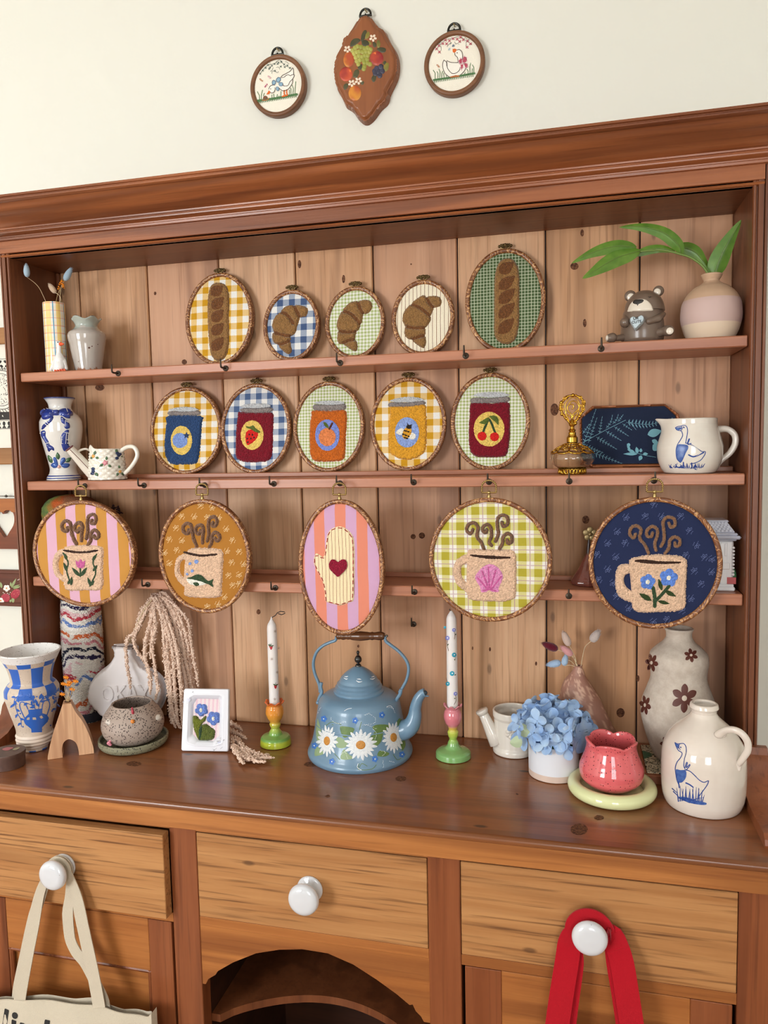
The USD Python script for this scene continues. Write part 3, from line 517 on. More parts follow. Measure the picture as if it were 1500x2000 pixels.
def croissant(h, c, out, lines, w=5.5):
    p = valid(cat(k(c, out), 4)); cut = U(*[stroke(k(c, s), w/_S[c][2]*1.6) for s in lines])
    h.add('croissant_crease', p.buffer(-1.5), TAN_D, .0028, 3, jag=0); h.add('croissant', p.difference(cut), TAN, .0048, 5, jag=.45)
h = Hoop('embroidery_hoop', 'small oval hoop with a croissant on blue gingham, on the top shelf', 'c5', '573 640', '957 620', '780 368', '745 858', YS, blue1, TL, TOP, z0=1.6712)
croissant(h, 'c5', '775 472 830 475 870 490 878 515 865 550 828 562 805 620 792 665 765 690 762 740 768 790 748 808 720 798 690 770 665 745 645 730 632 690 640 650 632 610 650 560 690 515 730 480', ['680 515 740 545 780 600', '775 465 805 520 830 570', '622 650 690 675 775 690', '650 745 710 738 775 710'])
h = Hoop('embroidery_hoop', 'small oval hoop with a croissant on fine green gingham, on the top shelf', 'c5', '1000 590', '1408 590', '1200 345', '1180 843', YS, green1, TL, TOP, z0=1.6712)
croissant(h, 'c5', '1165 455 1215 445 1270 437 1305 448 1316 490 1290 530 1255 545 1245 600 1215 655 1200 690 1215 740 1212 780 1195 790 1165 775 1130 750 1110 745 1085 735 1075 700 1080 650 1072 610 1085 560 1110 510', ['1095 510 1170 535 1225 590 1245 625', '1218 440 1235 500 1268 550', '1068 646 1140 660 1220 655', '1100 752 1145 720 1212 706'])
h = Hoop('embroidery_hoop', 'small oval hoop with a croissant on cream ticking stripes, on the top shelf', 'c6', '100 720', '585 690', '345 420', '330 1005', YS, strip1, TL, TOP, z0=1.6712)
croissant(h, 'c6', '300 560 340 538 370 548 430 543 470 555 485 590 470 625 430 640 405 690 398 740 365 790 360 840 365 900 350 945 320 940 280 910 245 885 210 865 195 830 200 780 182 740 185 690 205 650 250 600', ['240 605 320 640 395 700', '362 540 390 600 435 650', '190 778 280 795 378 790', '235 892 300 865 372 848'])
h = Hoop('embroidery_hoop', 'large oval hoop with a baguette on dark green check, on the top shelf', 'c6', '672 590', '1292 560', '985 178', '950 985', YS, gridg, TL, TOP, z0=1.6712)
baguette(h, 'c6', '888 480 892 400 908 320 942 270 985 255 1030 262 1068 310 1083 390 1085 500 1083 620 1083 740 1070 830 1045 890 1000 915 950 912 905 880 888 820 888 700 888 580', ['925 375 1045 290', '922 500 1055 392', '922 610 1058 488', '922 722 1055 598', '922 842 1050 715'], 24)
# jam jars of the middle shelf
def jar(h, c, body, top, side, bm, lab, lm):
    h.add('jar_body', cat(k(c, body), 3), bm, .0042, 3, jag=.85); h.add('jar_lid', cat(k(c, side), 3), GREY, .0046, 3, label='grey yarn lid'); h.add('jar_lid', cat(k(c, top), 3), SILVER, .0044, 3, lift=.0004, label='silver yarn lid top')
    m = _S[c][2]; x, y, rx, ry = lab; h.lab = disc(k(c, f'{x} {y}')[0], rx/m, ry/m, 40); return h.add('jar_label', h.lab, lm, .0050, 3, lift=.0012)
gold2 = ging('gingham_gold_pale', '#c9941f', '#e2c083', None, .0255, (.284, 1.462)); blue2 = ging('gingham_blue_soft', '#4c6289', '#a2acbd', None, .0252, (.425, 1.455)); green2 = ging('gingham_fine_green', '#a3b070', '#cdd3ae', None, .0064, (.56, 1.45))
Z2 = 1.4447
h = Hoop('embroidery_hoop', 'oval hoop with a blue blueberry jam jar on gold gingham', 'c8', '1035 470', '1560 445', '1300 133', '1250 775', YS, gold2, TL, MID, z0=Z2)
jar(h, 'c8', '1155 345 1395 345 1405 400 1400 480 1390 600 1375 680 1340 700 1240 703 1180 698 1140 650 1130 560 1135 470 1145 400', '1172 308 1190 294 1240 285 1300 282 1360 290 1382 306 1300 316', '1166 312 1280 312 1383 308 1387 340 1280 346 1165 343', NAVY, (1262, 527, 78, 107), CREAM)
m = 3.75; h.add('blueberry', disc(k('c8', '1252 528')[0], 55/m), SKY, .0056, 3, lift=.0016)
st = k('c8', '1300 492')[0]; h.add('berry_crown', valid(np.array([st+(28 if i % 2 == 0 else 12)/m*np.array([math.cos(i*pi/5-.3), math.sin(i*pi/5-.3)]) for i in range(10)])), yarn('yarn_deep_blue', '#2b3f66'), .0062, 2, jag=.3, lift=.002)
h = Hoop('embroidery_hoop', 'oval hoop with a dark red strawberry jam jar on blue gingham', 'c9', '132 520', '737 500', '460 126', '425 905', YS, blue2, TL, MID, z0=Z2)
jar(h, 'c9', '300 370 440 380 575 375 595 420 590 520 588 640 580 740 555 790 470 808 350 805 290 785 265 740 268 600 275 480 285 410', '322 336 345 312 440 303 540 308 572 328 450 342', '316 340 440 340 574 332 577 372 440 384 318 372', BERRY, (415, 575, 98, 128), CREAM)
h.add('strawberry', cat(k('c9', '368 545 420 525 465 550 462 590 430 630 376 662 360 610'), 4), RED, .0056, 3, lift=.0016); h.add('strawberry_leaf', cat(k('c9', '362 498 395 503 425 492 450 520 485 540 478 556 440 545 405 524 375 515'), 3), GREEN_M, .0062, 2, jag=.3, lift=.002)
for x, y in ((392, 570), (420, 573), (374, 605), (407, 604), (434, 596), (380, 636)): h.add('strawberry_seed', disc(k('c9', f'{x} {y}')[0], 1.4, 2.0, 8), BLACK, .0062, 1.2, res=1, jag=0, lift=.0035)
h = Hoop('embroidery_hoop', 'oval hoop with an orange marmalade jar on fine green gingham', 'c9', '770 520', '1385 500', '1075 110', '1035 892', YS, green2, TL, MID, z0=Z2)
jar(h, 'c9', '930 360 1060 362 1200 355 1222 390 1225 480 1215 600 1212 720 1185 790 1050 803 950 795 910 745 903 640 905 500 918 400', '948 300 1000 282 1100 278 1170 284 1208 302 1080 314', '944 308 1080 312 1207 302 1207 355 1080 362 946 360', ORANGE, (1062, 575, 105, 135), yarn('yarn_periwinkle', '#7d8fd6'))
h.add('orange_fruit', disc(k('c9', '1062 592')[0], 73/4.41, 78/4.41), PEACH, .0056, 3, lift=.0016); h.add('orange_leaf', leafp(*k('c9', '1030 462 1078 520'), 6), GREEN_M, .0062, 2, jag=.2, lift=.002); h.add('orange_stem', stroke(k('c9', '1105 474 1080 522'), 3.6), yarn('yarn_twig', '#5a2b1e'), .0062, 2, jag=.2, lift=.002)
gold3 = ging('gingham_gold_honey', '#c9941f', '#e2c083', None, .0262, (.735, 1.462))
h = Hoop('embroidery_hoop', 'oval hoop with a yellow honey jar and a bee on gold gingham', 'c10', '15 620', '672 590', '340 163', '330 970', YS, gold3, TL, MID, z0=Z2)
jar(h, 'c10', '190 410 330 412 480 395 495 450 500 550 500 680 490 790 430 850 330 875 230 850 180 800 168 700 175 560 185 470', '184 372 250 345 350 333 440 343 472 365 330 380', '182 378 330 380 472 366 480 400 330 417 184 422', GOLD, (335, 640, 103, 130), yarn('yarn_pale_blue', '#8fa6dd'))
h.add('bee_wing', cat(k('c10', '240 640 285 602 318 628 322 650 290 662 262 658'), 3), WHITEY, .0058, 2, jag=.3, lift=.002); h.add('bee_wing', cat(k('c10', '340 668 375 640 408 660 405 690 380 702 352 690'), 3), WHITEY, .0058, 2, jag=.3, lift=.002)
h.add('bee_body', disc(k('c10', '335 645')[0], 36/4.41, 55/4.41, rot=25), GOLD, .0062, 2, jag=.3, lift=.0026)
for q in ('312 625 365 640', '300 655 352 675', '310 682 338 692'): h.add('bee_stripe', stroke(k('c10', q), 3.2), BLACK, .0066, 1.5, jag=.2, lift=.0045)
h.add('bee_head', U(disc(k('c10', '352 594')[0], 5.2, 4.2), stroke(k('c10', '345 585 340 566'), 1.8), stroke(k('c10', '362 588 374 574'), 1.8)), BLACK, .0066, 1.5, jag=.2, lift=.003)
h = Hoop('embroidery_hoop', 'oval hoop with a dark red cherry jam jar on fine green gingham', 'c10', '708 610', '1395 570', '1050 123', '1035 965', YS, green2, TL, MID, z0=Z2)
jar(h, 'c10', '885 382 1040 386 1200 375 1218 450 1220 600 1215 720 1195 820 1150 850 1000 855 910 840 870 780 862 620 870 480', '904 325 960 300 1100 293 1185 303 1202 326 1050 340', '894 338 1050 340 1202 328 1202 376 1050 386 888 387', BERRY, (1040, 612, 132, 150), CREAM)
for q in ('1035 530 1012 580 988 640', '1045 530 1068 580 1092 642'): h.add('cherry_stem', stroke(k('c10', q), 4.2), GREEN_D, .006, 2, jag=.3, lift=.002)
h.add('cherry_leaf', leafp(*k('c10', '1042 512 952 556'), 10, -4), GREEN_M, .0062, 2, jag=.3, lift=.002); h.add('cherry_leaf', leafp(*k('c10', '1040 500 1122 582'), 10, -5), GREEN_M, .0062, 2, jag=.3, lift=.002)
for q in ('980 672', '1087 678'): h.add('cherry', disc(k('c10', q)[0], 38/4.41), RED, .0062, 3, lift=.002)
# mugs that hang from the hooks of the middle shelf
YH = -.029; HANG = 'hoops hanging from the hooks under the middle shelf'
def per(c, a, b): return at(*k(c, b)[0], YH)[0]-at(*k(c, a)[0], YH)[0]
def mug(h, c, body, handle, coffee, steam, sw, sm=STEAM):
    h.add('mug', U(valid(cat(k(c, body), 3)), valid(cat(k(c, handle), 3))), OAT, .0046, 4, jag=1.0); h.add('coffee', cat(k(c, coffee), 3), COFFEE, .0050, 2, jag=.5, lift=.0014)
    for s in steam: h.add('steam_curl', stroke(k(c, s), sw, n=4), sm, .0040, 2.2, res=1.8, jag=.5)
x0 = at(*k('c12', '165 500')[0], YH)[0]; pp = per('c12', '165 500', '535 500')/3
h = Hoop('embroidery_hoop', 'round hoop with a tulip mug on pink and ochre stripes', 'c12', '75 480', '697 480', '380 178', '387 828', YH, fabric('stripe_pink_ochre', 'stripe', ('#c58d43', '#d9abc0'), pp, x0, duty=.5), 0, HANG, 'ring')
mug(h, 'c12', '268 475 290 457 400 450 490 460 508 480 505 600 500 718 400 728 275 722 264 600', '285 472 230 485 205 520 197 570 205 620 230 655 275 680 285 650 248 625 234 580 238 545 255 518 285 512', '278 477 380 487 470 477 480 489 380 503 282 492', ['343 445 320 400 310 350 303 315 275 305 254 330 264 362 286 366 288 345', '374 425 375 385 380 340 365 315 338 325 332 355 350 372 360 350', '402 412 412 370 410 310 418 275 445 265 462 285 455 318 434 320 436 300', '415 450 430 420 430 385 450 360 475 375 478 400 460 412 450 395'], 7.2)
h.add('tulip', cat(k('c12', '347 543 361 553 375 535 390 552 404 543 401 573 388 590 362 588 350 570'), 3), PINKY, .0058, 2, jag=.3, lift=.002)
for q, w in (('374 588 375 640', 3.), ('270 498 300 555 292 610 318 690', 2.6), ('474 505 452 555 468 620 432 700', 2.6)): h.add('stem', stroke(k('c12', q), w), GREEN_D, .0056, 1.5, jag=.3, lift=.002)
for a, w in (('372 640 322 586', 7), ('378 640 416 584', 7), ('292 540 278 498', 6), ('295 610 272 555', 6), ('318 695 322 640', 6), ('300 690 312 660', 5), ('448 545 474 505', 6), ('452 610 478 570', 6), ('440 700 418 645', 6), ('438 698 460 665', 5)): h.add('leaf', leafp(*k('c12', a), w), GREEN_D, .0058, 1.5, jag=.3, lift=.002)
def sprigs(h, name, m, spots, s=1.0):
    """Small printed sprigs: four leaves, a twig and three dots, in one print."""
    out = []
    for i, (x, y) in enumerate(spots):
        r = random.uniform(-.3, .3)+(pi if i % 2 else 0); R = np.array([[math.cos(r), -math.sin(r)], [math.sin(r), math.cos(r)]]); T = lambda *p: [R@(np.array(q)*s)+(x, y) for q in p]
        for a, b in (((0, 0), (-6.5, -2.5)), ((0, -1), (-2.5, -7)), ((1, -1), (4.5, -6.5))):
            lp = leafp(*T(a, b), 3.4*s); out.append(lp.boundary.buffer(.38*s))
        out.append(LineString(T((-5.5, 5.5), (0, 0), (2, -2))).buffer(.4*s)); out += [Point(*T(q)[0]).buffer(.85*s) for q in ((4, 3), (5.8, 1), (2.6, 5))]
    return h.add(name, U(*out), m, .00035, .4, res=3.5, jag=0, flat=True)
def spots(h, c, txt): return k(c, txt)
ochre = fabric('plain_ochre', 'plain', ('#ad742f',)); h = Hoop('embroidery_hoop', 'round hoop with a fish mug on ochre sprigged cloth', 'c12', '845 540', '1405 560', '1110 172', '1130 868', YH, ochre, 0, HANG, 'ring')
inside = lambda h, p, mg: [q for q in p if (((h.pl.hit(q[None])[0][0]-h.c)@h.e1/(h.a-mg))**2+((h.pl.hit(q[None])[0][0]-h.c)@h.e2/(h.b-mg))**2) < 1]
sprigs(h, 'sprig_print', plain('print_cream', '#e3c79a', .9), inside(h, k('c12', '985 280 1060 275 1140 285 1210 282 1290 300 950 350 1255 350 1325 350 910 420 985 420 1295 425 880 495 955 485 1260 485 1335 495 910 560 1290 560 1360 565 880 630 1270 640 1335 630 915 690 1295 700 950 755 1245 765 1060 825 1140 830 1205 810 980 800 1100 215 1020 225 1170 220 1310 750 1335 690'), .012), .92)
mug(h, 'c12', '1018 488 1060 468 1180 470 1225 480 1240 505 1235 620 1230 740 1215 770 1110 775 1010 765 1000 720 1000 600 1008 530', '1022 500 965 520 945 560 940 610 955 660 985 695 1020 712 1020 670 980 628 974 575 990 545 1020 538', '1008 488 1100 506 1195 500 1206 512 1100 522 1012 502', ['1077 459 1058 414 1048 364 1041 329 1013 319 992 344 1002 376 1024 380 1026 359', '1112 439 1113 399 1118 354 1103 329 1076 339 1070 369 1088 386 1098 364', '1140 426 1150 384 1148 324 1156 289 1183 279 1200 299 1193 332 1172 334 1174 314', '1153 464 1168 434 1168 399 1188 374 1213 389 1216 414 1198 426 1188 409'], 7.0)
h.add('fish_belly', cat(k('c12', '1022 655 1060 650 1110 660 1150 672 1130 690 1090 697 1050 690 1030 678'), 3), WHITEY, .0056, 2, jag=.3, lift=.002); h.add('fish_back', cat(k('c12', '1024 652 1055 642 1070 632 1095 628 1118 638 1140 660 1160 668 1187 655 1178 680 1184 705 1158 690 1140 684 1110 672 1070 662'), 3), GREEN_D, .0060, 2, jag=.3, lift=.003); h.add('fish_fin', cat(k('c12', '1062 680 1085 676 1100 690 1080 700'), 3), GREEN_D, .0062, 2, jag=.2, lift=.004)
for x, y, r in ((1081, 551, 13), (1042, 563, 9.5), (1056, 607, 10), (1025, 627, 8)): h.add('bubble', disc(k('c12', f'{x} {y}')[0], r/3.125, n=12), SKY, .0058, 2, jag=.4, lift=.002)
x0 = at(*k('c13', '650 700')[0], YH)[0]; pp = per('c13', '480 700', '825 700')/2
h = Hoop('embroidery_hoop', 'tall oval hoop with an oven mitt and heart on pink stripes', 'c13', '345 760', '1045 770', '690 230', '690 1332', YH, fabric('stripe_pink_coral', 'stripe', ('#cfa3c4', '#e08a72'), pp, x0, duty=.5), 0, HANG, 'ring')
mt = valid(cat(k('c13', '575 545 588 500 622 465 685 450 745 475 790 530 803 600 805 760 803 900 797 1045 760 1070 690 1095 640 1085 566 1060 560 1000 540 900 500 820 470 750 475 692 490 668 520 682 550 697 563 640'), 3))
mit = fabric('mitt_ticking', 'lines', ('#efdcb4', '#a06a55'), per('c13', '600 800', '628 800'), x0, duty=.12); mo = h.add('oven_mitt', mt, mit, .0026, 2.5, jag=0)
ins = mt.buffer(-2.6).exterior; n = 30; sts = []
for i in range(n):
    a, b = ins.interpolate(i/n, normalized=True), ins.interpolate((i+.52)/n, normalized=True); h.add('running_stitch', stroke([a.coords[0], b.coords[0]], 1.5), yarn('thread_red', '#a3202c'), .0036, .7, res=1.2, jag=0, lift=.0026, parent=mo)
hp = k('c13', '673 858 640 830 607 795 600 755 615 722 645 718 673 738 702 717 735 722 748 757 738 795 705 830'); h.add('heart', cat(hp, 4), yarn('yarn_crimson', '#8c1230'), .0056, 3, lift=.002, jag=.35)
P30 = per('c14', '560 700', '826 700')/2; olive = fabric('plaid_olive', 'plaid', ('#b0a437', '#d2ca8c', '#e8e5db', '#b07f93'), P30, at(*k('c14', '405 700')[0], YH)[0], at(*k('c14', '700 1035')[0], YH)[2], duty=.52)
h = Hoop('embroidery_hoop', 'round hoop with a pink seashell mug on olive plaid', 'c14', '160 770', '1222 760', '690 228', '700 1298', YH, olive, 0, HANG, 'ring')
mug(h, 'c14', '500 695 540 673 700 675 860 680 905 695 920 740 920 900 918 1060 890 1105 800 1125 600 1120 510 1100 495 1040 490 900 496 780', '520 715 440 735 390 790 375 870 395 950 440 1010 515 1055 515 985 462 930 445 870 456 812 515 785', '528 715 700 724 872 735 878 750 700 757 540 732', ['640 672 620 620 580 560 590 490 560 447 508 460 492 508 524 540 545 505', '705 640 685 610 705 560 700 490 670 460 632 482 632 518 655 532 664 505', '740 605 765 540 755 460 765 400 805 380 845 402 843 458 806 476 796 440', '775 670 800 620 805 570 840 537 878 560 878 608 850 625 840 592'], 7.4)
sh = valid(cat(k('c14', '690 798 742 812 790 860 806 910 790 960 770 1000 768 1036 712 1036 690 1020 660 1038 618 1036 612 1000 588 960 566 910 598 860 640 818'), 3)); h.add('shell', sh, PINKL, .0056, 3, lift=.002)
for q in ('672 1010 590 915', '682 1005 628 860', '690 1000 682 825', '702 1005 745 850', '712 1010 790 905', '640 1025 690 1015 745 1028'): h.add('shell_rib', stroke(k('c14', q), 3.2), PINKY, .0062, 1.5, jag=.3, lift=.0046)
navyc = fabric('plain_navy', 'plain', ('#232c4e',)); h = Hoop('embroidery_hoop', 'large round hoop with a blue flower mug on navy sprigged cloth', 'c15', '180 660', '1165 700', '680 190', '660 1155', YH, navyc, 0, HANG, 'ring')
sprigs(h, 'sprig_print', plain('print_slate', '#5d6890', .9), inside(h, k('c15', '535 255 665 245 800 250 460 335 600 335 720 330 860 335 980 350 395 440 925 440 1050 440 325 525 455 530 975 540 1095 540 250 615 385 625 1035 635 325 715 960 735 1085 735 260 800 365 815 1010 830 1110 830 300 900 935 930 390 920 1040 950 480 1000 360 1000 870 1025 545 1090 660 1100 760 1090 950 1020 1090 640 900 620'), .012), 1.05)
mug(h, 'c15', '482 655 560 622 700 608 850 620 905 655 905 760 900 880 895 990 850 1025 700 1035 560 1035 507 1000 500 900 490 780', '510 690 430 680 390 720 380 790 385 870 420 930 515 965 515 895 465 850 446 808 456 762 510 738', '503 650 600 644 700 655 862 660 864 673 700 680 560 669', ['625 602 600 545 560 490 570 430 540 402 502 412 487 458 514 490 530 462', '680 580 670 530 690 470 685 422 645 407 613 440 616 476 645 480 654 452', '715 552 740 500 735 420 732 370 765 337 813 352 818 398 786 410 774 382', '745 605 775 560 780 510 815 482 853 502 848 543 822 550 818 525'], 7.2, yarn('yarn_steam_light', '#8a6245'))
for x, y, r in ((617, 808, 56), (770, 778, 66)):
    c0 = k('c15', f'{x} {y}')[0]; h.add('flower', U(*[disc(c0+r/3.75*.56*np.array([math.cos(a), math.sin(a)]), r/3.75*.47) for a in np.arange(5)*2*pi/5-pi/2+.15]), BLOOM, .0058, 3, lift=.002); h.add('flower_eye', disc(c0, 4.4), WHITEY, .0064, 2, jag=.5, lift=.0044)
for q, w in (('668 985 668 920 655 850', 7), ('675 945 720 900 780 830', 6)): h.add('stem', stroke(k('c15', q), w), GREEN_D, .0058, 2, jag=.4, lift=.002)
for q, w in (('645 945 552 890', 10), ('720 870 696 785', 8), ('742 872 824 915', 9), ('690 948 780 968', 7)): h.add('leaf', leafp(*k('c15', q), w), yarn('yarn_forest', '#32421f'), .006, 2, jag=.4, lift=.003)
# ================================================================ things on the shelves
import manifold3d as m3
def pt(c, q, Y): return at(*k(c, q)[0], Y)
def msc(c, q, Y): 
    """metres for one unit of the enlarged part, there."""
    x, y = k(c, q)[0]; return np.linalg.norm(at(x, y+.5, Y)-at(x, y-.5, Y))/_S[c][2]
def flesh(bones, edge=.003, it=8, sub=20):
    """Chains of (point, radius), each pair hulled, all joined into one smooth skin."""
    M = m3.Manifold()
    for ch in bones:
        S = [m3.Manifold.sphere(r, sub).translate(list(map(float, p))) for p, r in ch]
        M += S[0] if len(S) == 1 else m3.Manifold()
        for a, b in zip(S, S[1:]): M += m3.Manifold.batch_hull([a, b])
    M = M.refine_to_length(edge); q = M.to_mesh(); t = trimesh.Trimesh(q.vert_properties[:, :3], q.tri_verts)
    trimesh.smoothing.filter_taubin(t, iterations=it); return np.asarray(t.vertices), np.asarray(t.faces)
def above(m, z):
    v, f = m; v = np.array(v); v[:, 2] = np.maximum(v[:, 2], z); return v, f
def vase_px(c, rows, base, **kw): 
    r = [(k(c, f'{a} {y}')[0][0], k(c, f'{b} {y}')[0][0], k(c, f'{a} {y}')[0][1]) for a, b, y in rows]; L = lathe_px(base, r, **kw)
    if abs(L.z0-base[2]) > 1e-6:                                   # stands on its base
        p = L.p.copy(); z1 = p[-1, 0]; p[:, 0] = base[2]+(p[:, 0]-L.z0)*(z1-base[2])/(z1-L.z0); L = Lathe(base, p, kw.get('n', 56), kw.get('smooth', True))
    return L
def deco(parent, name, L, poly, m, h=.0004, res=None, r=None, flat=True, label=None, base=None):
    """Painted or raised on the vessel L, the outline in frame pixels."""
    poly = valid(poly) if not hasattr(poly, 'geom_type') else poly
    g = relief(poly, L.hit, h, r, res or 2.5, base=(h*.6 if flat else 0.) if base is None else base, flat=flat)
    return obj(name, g, m, parent, smooth=True, label=label) if g else None
def dense(L, nz=150, n=180):
    L.n = n; L.zs = np.unique(np.concatenate([L.p[:, 0], np.linspace(L.z0, L.z1, nz)])); return L
def polarof(L, v): return np.arctan2(v[:, 0]-L.c[0], -(v[:, 1]-L.c[1])), v[:, 2]
def fuzz(name, surf, m, parent, n=700, ln=.006, w=.00022, lean=(0, 0, 0), seed=1):
    """Short fine hairs all over a mesh."""
    t = trimesh.Trimesh(*surf, process=False); r = np.random.default_rng(seed); idx = r.choice(len(t.faces), n, p=t.area_faces/t.area_faces.sum()); b = r.dirichlet([1, 1, 1], n)
    p = (t.vertices[t.faces[idx]]*b[:, :, None]).sum(1); d = t.face_normals[idx]*.6+np.asarray(lean)+r.normal(0, .25, (n, 3)); d /= np.linalg.norm(d, axis=1, keepdims=True); l = ln*r.uniform(.5, 1.1, (n, 1))
    pp = str(parent.GetPath()); P = np.stack([p-d*.0005, p+d*l*.5, p+d*l+np.array([0, 0, -.08])*l], 1)-ORG.get(pp, np.zeros(3)); cv = UsdGeom.BasisCurves.Define(stage, _name(pp, name)); cv.CreateTypeAttr('linear'); cv.CreatePointsAttr(Vt.Vec3fArray.FromNumpy(P.reshape(-1, 3).astype(np.float32))); cv.CreateCurveVertexCountsAttr(Vt.IntArray([3]*n))
    cv.CreateWidthsAttr(Vt.FloatArray.FromNumpy(np.tile([w, w*.8, w*.3], n).astype(np.float32))); cv.SetWidthsInterpolation('vertex'); UsdShade.MaterialBindingAPI.Apply(cv.GetPrim()).Bind(m); return tag(cv.GetPrim(), kind='stuff')
def egg(a, b, w, n=20):
    """A soft ellipsoid from a to b."""
    a, b = np.asarray(a), np.asarray(b); s = np.linspace(0, 1, 16); r = w*np.sqrt(np.maximum(1-(2*s-1)**2, .0004))*(1.08-.3*s); return tube(a+(b-a)*s[:, None], r, 14)
STRAW = plain('straw_stem', '#b79a6c', .8); STRAW2 = plain('pale_stem', '#c9b291', .8)
def bunny(label, c, hb, ht, w, stem, Y, col, Y2=None, group=None):
    m = plain('tail_'+col.lstrip('#'), col, .95, spec=.1, sheen=.5); Yh = Y if Y2 is None else Y2; s = pt(c, hb, Yh); e = pt(c, ht, Yh); w = w*msc(c, hb, Y)/2
    q = cat(k(c, stem), 6, False); st = [at(*p, Y+((Y2 if Y2 is not None else Y)-Y)*i/len(q)) for i, p in enumerate(q)]
    o = thing('bunny_tail_grass', label, 'dried grass', st[0], group); sf = egg(s, e, w); obj('seed_head', sf, m, o, smooth=True); fuzz('fuzz', sf, m, o, 650, w*.75, .0003, (e-s)/np.linalg.norm(e-s)*1.3, 3)
    obj('stem', tube(np.vstack([st, s[None]+(e-s)*.1]), .0007, 6), STRAW2, o, smooth=True); return o
Z1, Z3 = 1.6710, 1.2411; Z2s = 1.4445
GL = dict(rough=.12, coat=.4)
# --- plaid cylinder vase with its goose
b = pt('v1', '627 1610', .045); b[2] = Z1; L = dense(vase_px('v1', [(488, 768, 1625), (478, 757, 1300), (466, 747, 1000), (457, 738, 702)], b), 200, 200)
o = thing('plaid_vase', 'tall narrow white vase with yellow, blue and coral plaid and a white goose', 'vase', b); v, f = L.pot(.004, .02)
th, z = polarof(L, v); W0 = np.array(C('#ece6dc')); P = np.tile(W0, (len(v), 1)); x = th*L.R(L.z0)*1000
def band(q, c0, w): return np.abs(q-c0) < w/2
for c0, w, cc, a in ((-9.5, 4, '#f0cf6a', .8), (2, 11, '#efc54c', .7), (23, 9, '#efc54c', .8), (-30, 12, '#efc54c', .8), (46, 12, '#efc54c', .8), (66, 10, '#efc54c', .8)): s_ = band(x, c0, w); P[s_] = P[s_]*(1-a)+np.array(C(cc))*a
zz = (z-Z1)*1000; 
for q in np.arange(9, 150, 15.6): s_ = band(zz, q, 7.5); P[s_] = P[s_]*.82+np.array(C('#f1cd62'))*.18
for q in np.arange(4, 150, 15.6): s_ = band(zz, q, 1.7); P[s_] = P[s_]*.4+np.array(C('#e0856a'))*.6
for q in (-16.5, 12.5, 38, -45, 60): P[band(x, q, 2.1)] = np.array(C('#4a8fb5'))
inn = np.hypot(v[:, 0]-L.c[0], v[:, 1]-L.c[1]) < L.R(z)-.003; P[inn] = W0; obj('body', (v, f), painted('plaid_glaze', .14, coat=.3), o, smooth=True, col=P)
GOOSE = plain('goose_white', '#e9e7e4', .3, bump=.2, bscale=160.); OBEAK = plain('goose_orange', '#e0562a', .35); YG = b[1]-.026; u = msc('v1', '650 1400', YG)
g = obj('goose_figure', above(flesh([[(pt('v1', '648 1232', YG), 36*u), (pt('v1', '650 1262', YG), 33*u)], [(pt('v1', '648 1250', YG), 28*u), (pt('v1', '650 1360', YG-.001), 30*u), (pt('v1', '660 1460', YG-.002), 72*u)], [(pt('v1', '660 1450', YG), 70*u), (pt('v1', '660 1545', YG-.002), 90*u), (pt('v1', '650 1575', YG), 84*u)], [(pt('v1', '610 1470', YG), 42*u), (pt('v1', '545 1580', YG), 22*u)], [(pt('v1', '705 1470', YG), 42*u), (pt('v1', '742 1570', YG), 26*u)]], .0022), Z1), GOOSE, o, smooth=True, label='white goose on the front of the vase')
obj('beak', flesh([[(pt('v1', '672 1240', YG-.003), 26*u), (pt('v1', '706 1240', YG-.006), 10*u)]], .0015, 4), OBEAK, g, smooth=True); obj('eye', ball(pt('v1', '634 1216', YG-.0052), 8*u), plain('black_bead', '#1d1b1b', .2), g, smooth=True)
for i in range(5): obj('foot', above(flesh([[(pt('v1', f'{605+i*29} 1578', YG-.010), 12*u), (pt('v1', f'{600+i*32} 1600', YG-.014), 15*u)]], .0015, 3), Z1), OBEAK, g, smooth=True)
bunny('blue bunny tail grass arching out of the plaid vase against the dark side panel', 'v1', '225 350', '212 180', 82, '485 700 440 600 390 500 330 430 262 378 226 352', .055, '#9fb3c2', Y2=.004)
bunny('blue bunny tail grass leaning over orange flowers in the plaid vase', 'v1', '724 398', '812 232', 90, '668 700 672 560 690 460 722 400', .06, '#9fb6c6')
bunny('beige bunny tail grass in the plaid vase, the shortest one', 'v1', '605 560', '515 440', 80, '655 700 662 640 650 590 608 562', .055, '#c9ad92')
o = thing('dried_flower', 'small orange dried flower cluster standing in the plaid vase', 'dried flower', pt('v1', '610 690', .055)); OR = plain('dried_orange', '#dd8413', .7)
obj('stem', join(tube([pt('v1', q, .055) for q in ('605 700', '630 580', '668 500', '690 440')], .0006, 6), tube([pt('v1', q, .055) for q in ('690 700', '660 560', '668 500')], .0005, 6)), STRAW, o, smooth=True)
def bloom(name, p, s, m, o, n=7, seed=0):
    r = np.random.default_rng(seed); obj(name, join(*[ball(p+r.normal(0, s*.42, 3), s*r.uniform(.3, .5), (1, 1, .7), 1) for _ in range(n)]), m, o, smooth=True)
for i, q in enumerate(('672 430', '700 450', '688 410', '645 492', '712 478')): bloom('petals', pt('v1', q, .054), 26*u, OR, o, 7, i)
